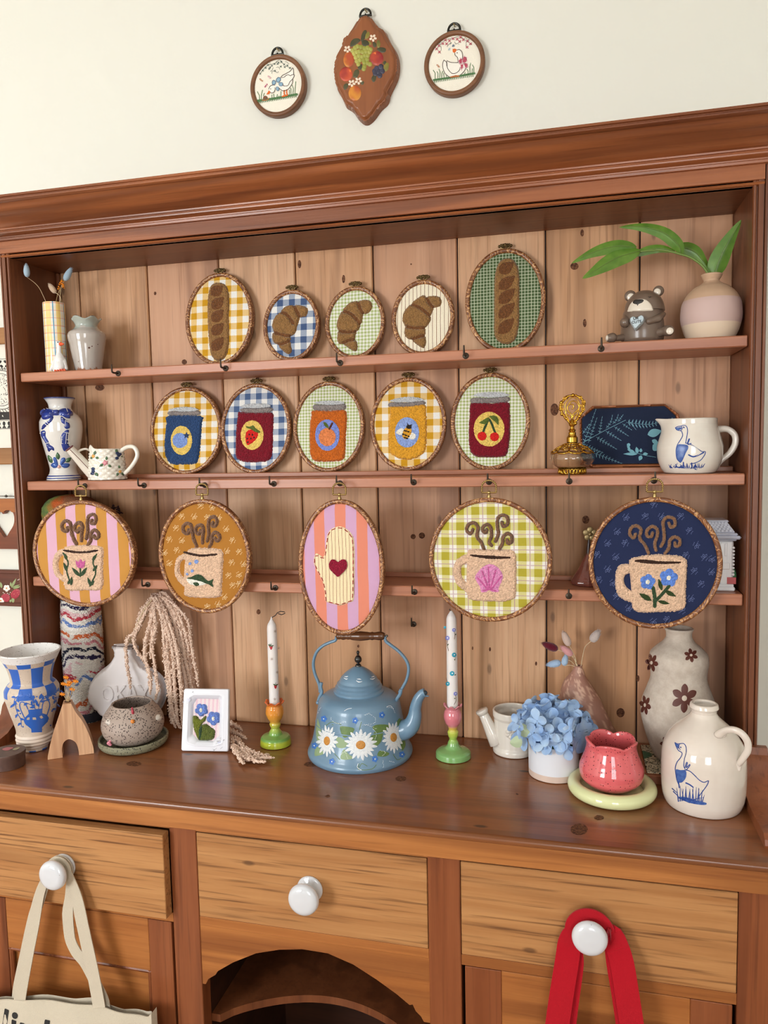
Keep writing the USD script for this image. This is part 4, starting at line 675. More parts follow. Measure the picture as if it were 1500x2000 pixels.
# --- ruffled stoneware crock
b = pt('v1', '1045 1600', .058); b[2] = Z1; L = vase_px('v1', [(885, 1215, 1605), (850, 1235, 1450), (802, 1256, 1250), (767, 1262, 1130), (785, 1240, 1085), (845, 1172, 1040), (864, 1146, 1000), (848, 1164, 960), (812, 1198, 915)], b, n=96)
def ruffle(P):
    a = np.arctan2(P[..., 0]-L.c[0], -(P[..., 1]-L.c[1])); t = np.clip((P[..., 2]-(L.z1-.012))/.012, 0, 1)**1.3; P[..., 2] += t*.0032*np.cos(5*a+.6); s_ = 1+t*.06*np.cos(5*a+.6+pi*.2); P[..., 0] = L.c[0]+(P[..., 0]-L.c[0])*s_; P[..., 1] = L.c[1]+(P[..., 1]-L.c[1])*s_; return P
o = thing('stoneware_crock', 'glazed grey stoneware vase with a ruffled rim beside the plaid vase', 'vase', b); CROCK = plain('grey_glaze', '#a9a097', .1, coat=.5, mottle=('#b5aea6', 30.)); v, f = L.pot(.0045, .01, fn=ruffle)
zc = v[:, 2]; a = np.arctan2(v[:, 0]-L.c[0], -(v[:, 1]-L.c[1])); lim = pt('v1', '1000 1050', .062)[2]+.004*np.sin(3*a)+.002*np.sin(7*a); P = np.where((zc > lim)[:, None], np.array(C('#a5aca4')), np.array(C('#b3aaa2'))); P = np.where((zc > L.z1+.0035)[:, None], np.array(C('#6b4a3c')), P); P = np.where((zc < Z1+.006+.004*np.sin(9*a)*np.sin(4*a))[:, None], np.array(C('#9a6d55')), P)
obj('body', (v, f), painted('crock_glaze', .1, coat=.5), o, smooth=True, col=P)
for q, r in (('1050 1290', 2.2), ('1088 1270', 1.4), ('1165 1245', 1.), ('910 1475', 1.)): deco(o, 'chip', L, disc(k('v1', q)[0], r, r*.8, 9), plain('chip_brown', '#5a3626', .6), .0003, 1.)
# --- bear jar
YBR = .054; b = pt('b1', '690 1370', YBR); b[2] = Z1; u = msc('b1', '700 900', YBR); BR = plain('bear_brown', '#6f5d50', .28, coat=.15); CRM = plain('bear_cream', '#dcd0c0', .15, coat=.3); BLK = plain('matt_black', '#2a2624', .4)
o = thing('bear_jar', 'brown ceramic bear jar sitting on the top shelf with a lettered blue heart', 'jar', b)
Lb = vase_px('b1', [(330, 1080, 1385), (270, 1130, 1300), (262, 1150, 1150), (280, 1150, 1000), (318, 1155, 870), (345, 1150, 760), (352, 1148, 738)], b); obj('body', Lb.solid(), BR, o, smooth=True)
hb = pt('b1', '748 738', YBR); hb[0] = b[0]+.003; Lh = vase_px('b1', [(338, 1162, 738), (345, 1160, 690), (375, 1140, 570), (450, 1080, 440), (560, 960, 345), (660, 850, 305), (740, 760, 298)], hb); hd = obj('head', Lh.solid(), BR, o, smooth=True, label='brown lid shaped as the head')
for q, r, ic in (('440 412', 122, '452 428'), ('1030 305', 112, '1005 320')):
    c0 = pt('b1', q, YBR+.004); cc = pt('b1', ic, YBR-.006); e = obj('ear', ball(c0, r*u, (1, .55, 1), 3), BR, hd, smooth=True)
    obj('inner_ear', ball(cc+[0, .001, 0], r*u*.66, (1, .45, 1), 2), CRM, hd, smooth=True)
mz = valid(cat(k('b1', '372 768 392 670 440 570 530 492 640 466 760 482 850 548 900 630 916 712 800 722 640 728 500 742'), 3)); deco(hd, 'muzzle', Lh, mz, CRM, .0016, 1.6, 3, flat=False, base=-.0002); deco(hd, 'nose', Lh, cat(k('b1', '500 552 532 502 620 486 700 490 722 514 690 556 620 586 604 620 590 622 584 592 530 580'), 3), BLK, .0028, 1.2, 2.5, flat=False, base=.0014); deco(hd, 'eye', Lh, stroke(k('b1', '822 430 842 446 850 432 872 428'), 1.0, smooth=False), BLK, .0008, 1., base=.0004)
obj('arm', flesh([[(pt('b1', '1120 790', YBR-.012), 62*u), (pt('b1', '1020 880', YBR-.03), 82*u), (pt('b1', '830 940', YBR-.036), 66*u)]], .003), BR, o, smooth=True); obj('arm', flesh([[(pt('b1', '350 850', YBR-.01), 66*u), (pt('b1', '325 965', YBR-.026), 104*u)]], .003), BR, o, smooth=True)
lg = obj('leg', flesh([[(pt('b1', '330 1270', YBR-.012), 76*u), (pt('b1', '150 1290', YBR-.022), 62*u)], [(pt('b1', '60 1282', YBR-.024), 104*u), (pt('b1', '10 1288', YBR-.026), 88*u)]], .003), BR, o, smooth=True); c0 = pt('b1', '-45 1290', YBR-.030); obj('sole', ball(c0, 62*u, (.55, .9, 1)), CRM, lg, smooth=True)
lg = obj('leg', flesh([[(pt('b1', '960 1190', YBR-.018), 110*u), (pt('b1', '1130 1150', YBR-.03), 84*u)], [(pt('b1', '1200 1135', YBR-.032), 112*u), (pt('b1', '1240 1135', YBR-.036), 112*u)]], .003), BR, o, smooth=True); c0 = pt('b1', '1268 1140', YBR-.0445); obj('sole', ball(c0, 72*u, (1, .35, 1)), CRM, lg, smooth=True)
hpl = Plane(pt('b1', '580 950', YBR-.044), (-.1, -1, .15)); ht = valid(cat(k('b1', '545 1108 480 1020 428 930 430 870 480 835 540 838 575 862 610 830 665 805 720 825 735 880 710 950 640 1020'), 3)); ho = obj('heart', relief(ht, hpl.hit, .002, 1.5, 1.3, base=-.008), plain('heart_blue', '#b9c8cf', .35), o, smooth=True, label='pale blue heart reading UR CUTE')
def write(txt, parent, org, ex, ey, ez, m, hgt, name='lettering', bold=False):
    """Lettering standing on a surface: origin, reading direction, up, outward; capitals hgt tall."""
    t = meshkit.text_mesh(txt, hgt, .0004, bold); v = np.asarray(t.vertices); return obj(name, (org+v[:, :1]*ex+v[:, 1:2]*ey+v[:, 2:]*ez, t.faces), m, parent)
P0, _ = hpl.hit(np.vstack([k('b1', '500 922'), k('b1', '472 998'), k('b1', '660 968')])); nn = hpl.nn; hx = P0[2]-P0[1]; hx /= np.linalg.norm(hx); hy = np.cross(hx, -nn) if np.cross(hx, -nn)[2] > 0 else np.cross(-nn, hx)*1.; hy = hy if hy[2] > 0 else -hy
write('UR', ho, P0[0]+nn*.0020, hx, hy, nn, BLK, 56*u, bold=True); write('CUTE', ho, P0[1]+nn*.0020, hx, hy, nn, BLK, 52*u, bold=True)
# --- round bud vase and its green stems
YV = .046; b = pt('c7', '1113 930', YV); b[2] = Z1; b[0] -= .003; L = dense(vase_px('c7', [(960, 1262, 932), (925, 1298, 860), (908, 1318, 770), (912, 1312, 700), (940, 1288, 635), (1000, 1235, 575), (1050, 1190, 548), (1066, 1170, 530), (1056, 1180, 510), (1046, 1190, 490)], b), 120, 80)
o = thing('bud_vase', 'round matt bud vase in bands of tan, pink and cream on the top shelf', 'vase', b); v, f = L.pot(.004, .012); z = v[:, 2]; za, zb = pt('c7', '1110 668', YV)[2], pt('c7', '1110 838', YV)[2]; P = np.where((z > za)[:, None], np.array(C('#bd9c80')), np.where((z > zb)[:, None], np.array(C('#c0a49d')), np.array(C('#d2bda6')))); obj('body', (v, f), painted('bud_glaze', .55), o, smooth=True, col=P)
LEAF = mat('leaf_green', dict(g=('geometry', {}), n=('noise_texture', dict(scale=60.)), r=('rgb_ramp', dict(ramp=[(.3, C('#4b7a22')), (.7, C('#699434'))])), p=('principled_bsdf', dict(roughness=.38, coat_weight=.15)), t=('translucent_bsdf', dict(color=C('#93b447'))), m=('mix_closure', dict(fac=.22))), [('g.position', 'n.vector'), ('n.fac', 'r.fac'), ('r.color', 'p.base_color'), ('p.BSDF', 'm.closure1'), ('t.BSDF', 'm.closure2')], 'm.closure')
STEMG = plain('stem_green', '#6d8440', .5)
def blade(mid, w, Y0, Y1, fold=.25, tip=.12, n=18, twist=0.):
    """A lance leaf along its midrib (frame pixels), folded a little along it; its depth runs from Y0 to Y1."""
    q = cat(mid, 6, False); s = np.linspace(0, 1, len(q)); M = np.array([at(*p, Y0+(Y1-Y0)*t) for p, t in zip(q, s)]); ss = np.linspace(0, 1, n); M = np.stack([np.interp(ss, s, M[:, i]) for i in range(3)], 1)
    t = np.gradient(M, axis=0); t /= np.linalg.norm(t, axis=1, keepdims=True); side = np.cross(t, [0, 1, 0]); side /= np.linalg.norm(side, axis=1, keepdims=True)+1e-9; side = side*math.cos(twist)+np.array([0, 1, 0])*math.sin(twist)
    nn = np.cross(side, t); ww = w/2*np.sin(pi*np.clip(ss, .02, .995)**.75)**.8; u_ = np.linspace(-1, 1, 7)
    return grid(M[:, None]+u_[None, :, None]*ww[:, None, None]*side[:, None]+(np.abs(u_)[None, :, None]-.0)*ww[:, None, None]*fold*nn[:, None])
o = thing('leafy_branch', 'green leafy branch arching over the bear from the round bud vase', 'branch', pt('c7', '1090 488', YV)); u = msc('c7', '800 300', .05)
obj('stem', tube([at(*p, .052-.012*i/30) for i, p in enumerate(cat(k('c7', '1095 520 1075 470 1030 415 960 368 890 345 800 322 720 316 610 326'), 5, False))], np.linspace(.0022, .0013, 36), 8), STEMG, o, smooth=True)
for md, w, y0, y1 in (('888 345 884 300 850 255 780 200 680 165 570 152 462 157', 74, .052, .03), ('582 300 520 290 440 290 340 312 240 350 130 408', 78, .045, .02), ('605 322 540 340 460 365 370 412 290 462 206 514', 98, .045, .015), ('862 322 920 302 990 330 1040 385 1105 480', 82, .075, .08), ('850 325 760 305 680 312 620 330 560 350 490 414', 52, .055, .06)):
    s_ = obj('leaf', blade(k('c7', md), w*u*1.22, y0, y1), LEAF, o, smooth=True)
    q = cat(k('c7', md), 5, False); M = np.array([at(*p, y0+(y1-y0)*i/len(q)) for i, p in enumerate(q)])+[0, -.0012, 0]; obj('midrib', tube(M[:-3], .0005, 5), STEMG, s_, smooth=True)
o = thing('upright_leaf', 'single upright green leaf in the round bud vase by the side panel', 'leaf', pt('c7', '1125 488', YV)); s_ = obj('blade', blade(k('c7', '1128 500 1140 440 1175 350 1235 235 1312 106'), 132*u, .062, .05, .3), LEAF, o, smooth=True); obj('midrib', tube([at(*p, .059-.012*i/24) for i, p in enumerate(cat(k('c7', '1128 500 1140 440 1175 350 1235 235 1305 120'), 6, False))], .0006, 5), STEMG, o, smooth=True)
# --- blue bow vase
YV = .058; b = pt('v2', '420 1160', YV); b[2] = Z2s; b[0] += .001; L = vase_px('v2', [(212, 632, 1165), (216, 626, 1130), (240, 590, 1080), (252, 580, 1030), (232, 592, 930), (196, 614, 800), (150, 632, 650), (118, 640, 500), (118, 636, 430), (150, 600, 350), (205, 530, 290), (228, 500, 240), (222, 505, 200), (190, 530, 145), (166, 550, 120)], b, n=96)
o = thing('bow_vase', 'white glazed vase with a raised blue ribbon bow and a blue flower', 'vase', b); v, f = L.pot(.004, .012); th, z = polarof(L, v); r = np.hypot(v[:, 0]-L.c[0], v[:, 1]-L.c[1]); P = np.tile(np.array(C('#dcd8d2')), (len(v), 1)); P[(z > L.z1-.0006)] = np.array(C('#2f3f77'))
obj('body', (v, f), painted('vase_glaze', .07, coat=.5), o, smooth=True, col=P); BL = plain('ribbon_blue', '#1f2f78', .12, coat=.4, mottle=('#33489a', 120.)); BL2 = plain('flower_blue', '#3d62ab', .15, coat=.3, mottle=('#2c4c95', 160.)); LG = plain('glaze_green', '#3a5a44', .15, coat=.3, mottle=('#587a50', 260.)); WG = plain('glaze_white', '#e6e3de', .1, coat=.4)
for za in (.0035, .0085): obj('blue_line', grid(np.array([ring(L.R(b[2]+za+q)+.0004, b[2]+za+q, L.c, 64) for q in np.linspace(0, .002, 3)]), False, True, flip=True), BL, o, smooth=True)
bow = [('ribbon_loop', '318 285 270 258 190 256 140 285 126 330 150 345 146 380 185 388 240 372 285 340 312 325', .006), ('ribbon_loop', '338 285 400 250 470 252 520 290 540 330 505 345 500 372 450 366 400 340 350 325', .006), ('ribbon_knot', '290 290 330 278 370 290 368 325 330 336 292 326', .0085), ('ribbon_tail', '265 345 230 400 170 440 138 505 160 510 215 455 270 405 290 355', .004), ('ribbon_tail', '135 540 170 525 190 545 190 600 225 660 240 705 290 740 298 786 262 772 232 800 208 735 180 660 140 600', .004), ('ribbon_tail', '385 350 430 375 490 430 500 490 455 508 425 480 430 450 390 420', .004), ('ribbon_tail', '470 515 490 535 475 590 475 660 490 720 520 735 490 770 430 792 400 740 385 660 390 590 420 545', .004)]
for nm, q, h in bow:
    g = deco(o, nm, L, cat(k('v2', q), 3), BL, h, 1.8, 5, flat=False)
for q in ('200 270 260 330', '232 262 295 315', '195 405 235 440', '185 430 222 465', '398 360 440 385', '395 385 470 425', '440 400 430 480', '140 560 195 550', '205 690 245 680', '388 640 480 640', '395 690 490 682', '415 545 480 560', '440 262 470 340', '500 300 460 345', '395 600 392 690', '450 560 440 690'): deco(o, 'ribbon_check', L, stroke(k('v2', q), 1.0), WG, .0062 if float(q.split()[1]) < 345 else .0043, 1.2, 1, base=.0040 if float(q.split()[1]) > 345 else .0055)
for q in ('255 965 300 935 350 975 330 1000 290 1005', '300 935 285 880 310 865 335 900 350 960 340 975', '375 960 385 895 410 872 440 880 440 920 400 960', '385 970 430 945 480 945 500 965 470 1000 420 1003'): deco(o, 'petal', L, cat(k('v2', q), 4), BL2, .0028, 1.6, 4, flat=False)
for a in ('275 945 215 830', '352 900 338 800', '445 930 520 870'): deco(o, 'leaf', L, leafp(*k('v2', a), 8.5), LG, .0024, 1.6, 4, flat=False)
deco(o, 'flower_eye', L, disc(k('v2', '362 988')[0], 3.4), plain('soft_pink', '#dba9a0', .3), .0034, 1.2, 3, flat=False)
# --- little watering can
YV = .042; b = pt('v2', '985 1155', YV); b[2] = Z2s; L = dense(vase_px('v2', [(748, 1222, 1160), (752, 1216, 1090), (752, 1200, 960), (756, 1182, 840), (762, 1166, 768)], b), 70, 160); u = msc('v2', '1000 900', YV); CRW = plain('cream_glaze', '#e6dfd2', .14, coat=.4)
o = thing('basket_watering_can', 'small cream basket-weave watering can with painted flowers, beside the bow vase', 'watering can', b)
def weave(P):
    a = np.arctan2(P[..., 0]-L.c[0], -(P[..., 1]-L.c[1])); z = P[..., 2]-L.z0; row = np.floor(z/.0058); q = np.maximum(np.sin(z/.0058*pi)**2, 0)**.5*(.5+.5*np.cos(a*16+row*pi)); out = np.hypot(P[..., 0]-L.c[0], P[..., 1]-L.c[1]); s_ = 1+np.where(out > L.R(P[..., 2])-.002, .0016*q/np.maximum(out, 1e-3), 0); P[..., 0] = L.c[0]+(P[..., 0]-L.c[0])*s_; P[..., 1] = L.c[1]+(P[..., 1]-L.c[1])*s_
    t = np.clip((P[..., 2]-(L.z1-.006))/.006, 0, 1); P[..., 2] += t*.009*np.exp(-((a+.75)/.38)**2); return P
obj('body', L.pot(.003, .006, fn=weave), CRW, o, smooth=True)
sp = obj('spout', tube([pt('v2', q, y) for q, y in (('800 1090', .038), ('700 985', .026), ('600 870', .014), ('490 752', .002))], np.array([78, 70, 62, 56])*u, 24), CRW, o, smooth=40); e = pt('v2', '490 752', .002); d = e-pt('v2', '600 870', .014); d /= np.linalg.norm(d); obj('spout_rim', tube([e-d*.0012, e+d*.0006], 57*u, 24), plain('rim_red', '#6a2f28', .3), sp, smooth=40)
obj('spout_line', tube([pt('v2', q, y) for q, y in (('500 770', -.008), ('620 890', .005), ('752 1030', .022))], .0006, 6), plain('rim_red', '#6a2f28', .3), sp, smooth=True)
obj('brace', tube([at(*p, .012+.03*i/16) for i, p in enumerate(cat(k('v2', '600 800 640 775 700 762 745 780 775 800'), 4, False))], 15*u, 10), CRW, o, smooth=True)
obj('handle', tube([at(*p, YV) for p in cat(k('v2', '1140 800 1180 765 1240 735 1310 738 1350 790 1355 860 1310 950 1245 1030 1195 1075'), 5, False)], 27*u, 14), CRW, o, smooth=True)
YEL, PNK = plain('paint_yellow', '#dda04a', .3), plain('paint_pink', '#d88d97', .3); NB = plain('paint_navy', '#26355a', .25)
for q, r, m in (('800 855', 4.2, YEL), ('950 940', 6.5, PNK), ('1135 1050', 4., YEL)): deco(o, 'painted_flower', L, valid([k('v2', q)[0]+r*(1 if i % 2 else .6)*np.array([math.cos(i*pi/5), math.sin(i*pi/5)]) for i in range(10)]), m, .0030, 1.4, 3, flat=False, base=.0012)
for a, w in (('810 838 832 785', 5), ('830 868 872 885', 5), ('768 890 790 860', 4), ('965 905 968 855', 5), ('925 950 875 990', 5), ('985 965 1030 998', 5), ('1075 770 1105 805', 6), ('1150 850 1160 870', 3), ('1125 1010 1120 970', 5), ('1110 1065 1092 1108', 5), ('1155 1060 1178 1105', 5), ('825 1065 862 1110', 6)): deco(o, 'painted_leaf', L, leafp(*k('v2', a), w), LG, .0028, 1.4, 3, flat=False, base=.0012)
for q in ('1115 845', '1100 815', '1095 880', '800 1045', '798 1015', '790 1075', '1130 830'): deco(o, 'painted_berry', L, disc(k('v2', q)[0], 3.6, 3.0, 10), NB, .0028, 1.4, 3, flat=False, base=.0012)
# --- perfume bottle
YV = .050; b = pt('pf', '500 1865', YV); b[2] = Z2s; u = msc('pf', '500 1400', YV); GOLDM = plain('gilt', '#c89a3c', .22, metal=1.); GOLDD = plain('gilt_antique', '#a57c35', .3, metal=1., bump=.4, bscale=260.)
GLASS = mat('clear_glass', dict(p=('principled_bsdf', dict(base_color=(.93, .92, .88), roughness=.02, transmission_weight=1., ior=1.48))), [])
o = thing('perfume_bottle', 'squat glass perfume bottle with a gilt filigree stopper, in front of the fern plaque', 'perfume bottle', b)
rows = [(300, 740, 1760), (180, 820, 1700), (85, 915, 1620), (44, 956, 1530), (66, 936, 1440), (170, 830, 1330), (320, 690, 1250), (390, 610, 1205), (400, 600, 1180)]; bb = b.copy(); bb[2] = pt('pf', '500 1765', YV)[2]; L = vase_px('pf', rows, bb); obj('glass_body', L.pot(.003, .006), GLASS, o, smooth=True)
zt, zm = pt('pf', '500 1225', YV)[2], pt('pf', '500 1390', YV)[2]; m = []; onL = lambda t, z: np.array([L.c[0]+(L.R(z)+.0010)*math.sin(t), L.c[1]-(L.R(z)+.0010)*math.cos(t), z])
for i in range(9):
    t0 = i*2*pi/9+.2; h_ = pi/9; m.append(tube([onL(t0+h_*math.cos(q)*(1 if q < pi else 1), zm+.0012-.0042*math.sin(q)) for q in np.linspace(0, pi, 11)], .0014, 7)); m.append(tube([onL(t0+h_*.75*math.cos(q), zm+.0062-.0026*math.sin(q)) for q in np.linspace(0, pi, 9)], .0009, 6)); m.append(tube([onL(t0+h_*q[0], zt+(zm-zt)*q[1]) for q in cat([(-.3, .1), (.45, .35), (-.35, .6), (.2, .85)], 4, False)], .0011, 6)); m.append(tube([onL(t0+h_, zt+(zm-zt)*q) for q in np.linspace(0, .95, 6)], .0011, 6)); m.append(ball(onL(t0, zt+(zm-zt)*.5), .0021, n=1)); m.append(ball(onL(t0+h_, zm-.0005), .0020, n=1))
m += [tube(ring(L.R(zt)+.0008, zt, L.c, 40), .0012, 6, closed=True), tube(ring(L.R(zt-.004)+.0008, zt-.004, L.c, 40), .0009, 6, closed=True)]; obj('gilt_collar', join(*m), GOLDM, o, smooth=True)
nb = b.copy(); nb[2] = pt('pf', '500 1195', YV)[2]; obj('gilt_neck', vase_px('pf', [(384, 612, 1195), (386, 610, 1100), (405, 590, 1075), (425, 575, 1040), (420, 578, 1000), (440, 560, 985), (424, 572, 945), (452, 545, 920), (458, 540, 880), (430, 566, 845), (424, 572, 805), (452, 545, 760), (485, 510, 705)], nb, smooth=False).solid(), GOLDM, o, smooth=35)
ft = []
for i in range(26):
    w = i*2*pi/26; rr = .0225+.0016*(i % 2); p = np.array([b[0]+rr*math.sin(w), b[1]-rr*math.cos(w), b[2]+.0055]); ft.append(tube([p+np.array([math.cos(w), math.sin(w), 0])*.0026*math.cos(q)+np.array([0, 0, .0042])*math.sin(q) for q in np.linspace(0, 2*pi, 10)[:-1]], .0011, 6, closed=True))
ft += [tube(ring(.0215, b[2]+.0011, b, 40), .0011, 6, closed=True), tube(ring(.0205, b[2]+.0105, b, 40), .0012, 6, closed=True)]; obj('gilt_foot', join(*ft), GOLDM, o, smooth=True)
fr = cat(k('pf', '470 830 400 740 330 650 280 570 262 470 300 360 380 275 500 232 620 262 715 340 745 430 715 550 640 670 560 790 520 830'), 5, False); Fp = np.array([at(*p, YV) for p in fr]); cr = obj('filigree_crest', join(tube(Fp, 20*u, 8), tube(np.array([at(*p, YV-.001) for p in cat(k('pf', '440 760 380 640 360 520 360 420 420 330 510 275 600 320 650 420 640 520 600 620 550 740'), 5, False)]), 10*u, 6)), GOLDM, o, smooth=True)
bd = [Fp[i]+rng.normal(0, .0007, 3) for i in range(6, len(Fp)-4, 2)]; obj('crest_beads', join(*[ball(p, (26+14*(i % 3 == 0))*u, n=1) for i, p in enumerate(bd)]), GOLDM, cr, smooth=True)
for q in ((670, 280), (735, 365), (700, 450), (725, 520), (290, 420), (290, 520), (345, 300)): obj('crest_rose', join(*[tube(pt('pf', f'{q[0]} {q[1]}', YV-.003)+np.stack([rr*u*np.cos(w), 0*w, rr*u*np.sin(w)], 1), 9*u, 6, closed=True) for rr, w in ((34, np.linspace(0, 2*pi, 13)[:-1]), (14, np.linspace(0, 2*pi, 9)[:-1]))]), GOLDM, cr, smooth=True)
for q in ('500 720 480 620 420 560 400 480 450 420 520 430 530 490 490 520', '505 720 520 620 590 560 640 480 610 400 540 350 470 370 440 420', '500 700 560 640 640 640 660 580 620 560', '490 700 430 650 380 620 380 560'): obj('crest_scroll', tube([at(*p, YV-.001) for p in cat(k('pf', q), 5, False)], 13*u, 6), GOLDM, cr, smooth=True)
# --- fern plaque
pl = Plane([0, .118, 1.4445], (0, -math.cos(.09), math.sin(.09))); o = thing('fern_plaque', 'octagonal wooden plaque with blue fern print, behind the pitcher and perfume bottle', 'plaque', pt('c11', '640 600', .118))
oc = valid(k('c11', '312 262 398 178 882 163 978 232 992 300 992 520 905 590 398 598 322 545')); inr = valid(k('c11', '330 262 410 200 878 182 950 245 957 300 957 500 872 562 400 568 332 515')); PLW = wood('plaque_wood', '#b5734a', '#a4623c', '#7a4024', 'x', rough=.5, streak=.3)
obj('frame', relief(oc.difference(inr), pl.hit, .005, 3.5, 3, base=-.006), PLW, o, smooth=40); obj('print', relief(inr, pl.hit, .0012, 1, 12, base=.0012, flat=True), fabric('fern_cloth', 'plain', ('#212a41',)), o, smooth=True); FERN = plain('fern_teal', '#6f9dab', .8)
def frond(a, b, w, n, bend=0.):
    a, b = np.asarray(a), np.asarray(b); t = b-a; ln = np.linalg.norm(t); nn = np.array([-t[1], t[0]])/ln; out = [stroke([a, (a+b)/2+nn*bend, b], .7)]
    n = int(n*.62)
    for i in range(n):
        s = (i+.6)/n; p = a+t*s+nn*bend*math.sin(pi*s); l = w*(1-s*.82)*min(1, .55+s*2)
        for g in (-1, 1): out.append(leafp(p, p+nn*g*l*.95+t/ln*l*.45, l*.20+.35))
    return out
ff = []
for a, b_, w, n, bd in (('325 480 425 195', '', 7, 18, 0), ('372 425 430 258', '', 6.5, 13, 0), ('445 365 465 250', '', 5.5, 10, 0), ('490 330 532 240', '', 5, 9, 3), ('535 300 572 236', '', 5, 8, 2), ('570 285 604 238', '', 4.5, 7, 0), ('625 290 935 262', '', 12, 24, 8), ('640 280 690 340', '', 4, 6, 0), ('600 300 662 342', '', 5, 8, 0), ('545 320 640 382', '', 5.5, 10, 0), ('490 350 592 412', '', 6, 10, 0), ('425 388 562 470', '', 7, 13, 0), ('345 445 470 492', '', 7, 12, 0), ('370 480 600 566', '', 9, 18, 0), ('335 365 380 300', '', 5, 8, 0)): q = k('c11', a); ff += frond(q[0], q[1], w, n, bd)
ff.append(stroke(k('c11', '335 425 480 345 620 275'), 1.)); obj('fern', relief(U(*ff).intersection(inr.buffer(-.5)), pl.hit, .0016, 1, 2.5, base=.0015, flat=True), FERN, o, smooth=True)
lf = [leafp(*k('c11', q), w) for q, w in (('650 480 628 432', 5), ('700 500 602 500', 6), ('700 495 690 452', 7), ('725 510 710 545', 8), ('735 500 770 500', 6), ('680 490 630 470', 6), ('720 490 722 462', 6), ('765 372 862 345', 16), ('800 440 850 470', 18), ('795 408 838 430', 9))]+[stroke(k('c11', '650 475 730 505 820 522'), .8), disc(k('c11', '640 440')[0], 3.4)]; obj('leaf_sprig', relief(U(*lf).intersection(inr.buffer(-.5)), pl.hit, .0016, 1, 2.5, base=.0015, flat=True), plain('fern_pale_teal', '#72a8b4', .8), o, smooth=True)
# --- goose pitcher
YV = .046; b = pt('c11', '1045 628', YV); b[2] = Z2s; L = vase_px('c11', [(885, 1205, 630), (862, 1236, 585), (842, 1256, 520), (838, 1259, 460), (850, 1246, 400), (866, 1226, 340), (872, 1214, 300), (868, 1213, 272)], b, n=96); PIT = plain('pitcher_glaze', '#dad1c5', .13, coat=.4, mottle=('#dfd8ce', 25.)); u = msc('c11', '1045 450', YV)
def lip(P):
    a = np.arctan2(P[..., 0]-L.c[0], -(P[..., 1]-L.c[1])); t = np.clip((P[..., 2]-(L.z1-.024))/.024, 0, 1)**2; q = t*.013*np.exp(-((a+1.62)/.30)**2); P[..., 0] -= q; P[..., 2] += q*.12; return P
o = thing('goose_pitcher', 'cream stoneware pitcher painted with a blue goose, on the middle shelf', 'pitcher', b); obj('body', L.pot(.0045, .008, fn=lip), PIT, o, smooth=True)
obj('handle', tube([at(*p, YV) for p in cat(k('c11', '1195 352 1240 336 1300 336 1345 372 1350 430 1315 492 1255 545 1205 598'), 5, False)], np.concatenate([np.linspace(34, 25, 12), np.full(12, 26), np.linspace(26, 20, 12)])*u, 16, flat=.8), PIT, o, smooth=True); obj('thumb_print', flesh([[(pt('c11', '1225 575', YV-.006), 24*u), (pt('c11', '1200 606', YV-.01), 13*u)]], .002, 4), PIT, o, smooth=True)
COB, COB2 = plain('cobalt_line', '#24438c', .3), plain('cobalt_wash', '#4a6aa8', .3, mottle=('#2b4a92', 180.))
def gooseart(o, L, c, lines, fills, grass, w=1.5):
    g = deco(o, 'painted_goose', L, U(*[stroke(k(c, q), ww, n=4) for q, ww in lines]), COB, .0005, 1.8)
    for q in fills: deco(o, 'painted_wash', L, cat(k(c, q), 3), COB2, .0004, 2.)
    deco(o, 'painted_grass', L, U(*[stroke(k(c, q), [2.0, .5], n=3) for q in grass]), COB, .0006, 1.6)
r = np.random.default_rng(5)
gooseart(o, L, 'c11', [('952 326 968 318 990 315 1005 309 1022 314 1031 330 1032 360 1024 405 1020 428', 1.4), ('952 326 962 340 985 346 994 352 1000 378 985 408 965 440 956 480 962 530 985 556', 1.4), ('985 346 998 332 990 316', 1.2), ('1022 428 1060 440 1100 465 1128 484 1149 484 1146 505 1120 540 1085 558 1050 566', 1.4), ('1005 322 1010 325', 2.2), ('1030 432 1040 404 1046 402 1034 436 1056 430', 1.6), ('1040 506 1070 518 1110 505 1138 490', 2.6), ('1005 556 1006 585', 2.2), ('1060 560 1062 590', 2.2)], ['966 440 1000 436 1032 442 1037 462 1020 495 1005 530 988 556 964 532 956 485', '955 328 985 322 994 332 970 342'], [f'{x} {596-r.uniform(0, 8)} {x+r.uniform(-18, 18)} {572-r.uniform(-6, 16)}' for x in np.linspace(915, 1130, 26)]+['960 585 1020 594 1100 596', '1080 600 1096 604'])
# --- lower shelf: things half hidden behind the mugs
YV = .058; b = pt('px', '138 1132', YV); b[2] = Z3; b[0] += .0095; L = vase_px('px', [(116, 164, 1136), (100, 180, 1090), (90, 192, 1040), (89, 196, 1000), (98, 188, 980), (120, 166, 968), (138, 146, 965.5)], b, n=48); o = thing('felted_vase', 'round-topped green and orange felted wool vase half hidden by the tulip hoop', 'vase', b); v, f = L.solid(); n_ = meshkit.fbm(v*45, 3, 4); n2 = meshkit.fbm(v*70+9, 3, 2); pal = np.array([C('#3c5a4a'), C('#6f7f45'), C('#b5562a'), C('#9c6a4c')]); q = np.clip(((v[:, 0]-b[0]+.045)/.075+(n_-.5)*1.6), 0, .999)*3; i = q.astype(int); P = pal[i]+(pal[np.minimum(i+1, 3)]-pal[i])*(q-i)[:, None]; P *= (.7+.6*n2)[:, None]; rr = v-[L.c[0], L.c[1], 0]; v = v+rr*[1, 1, 0]*((n2-.5)*.12)[:, None]; obj('body', (v, f), painted('felt_wool', .95, .1, bump=.8, bscale=700.), o, smooth=True, col=np.clip(P, 0, 1))
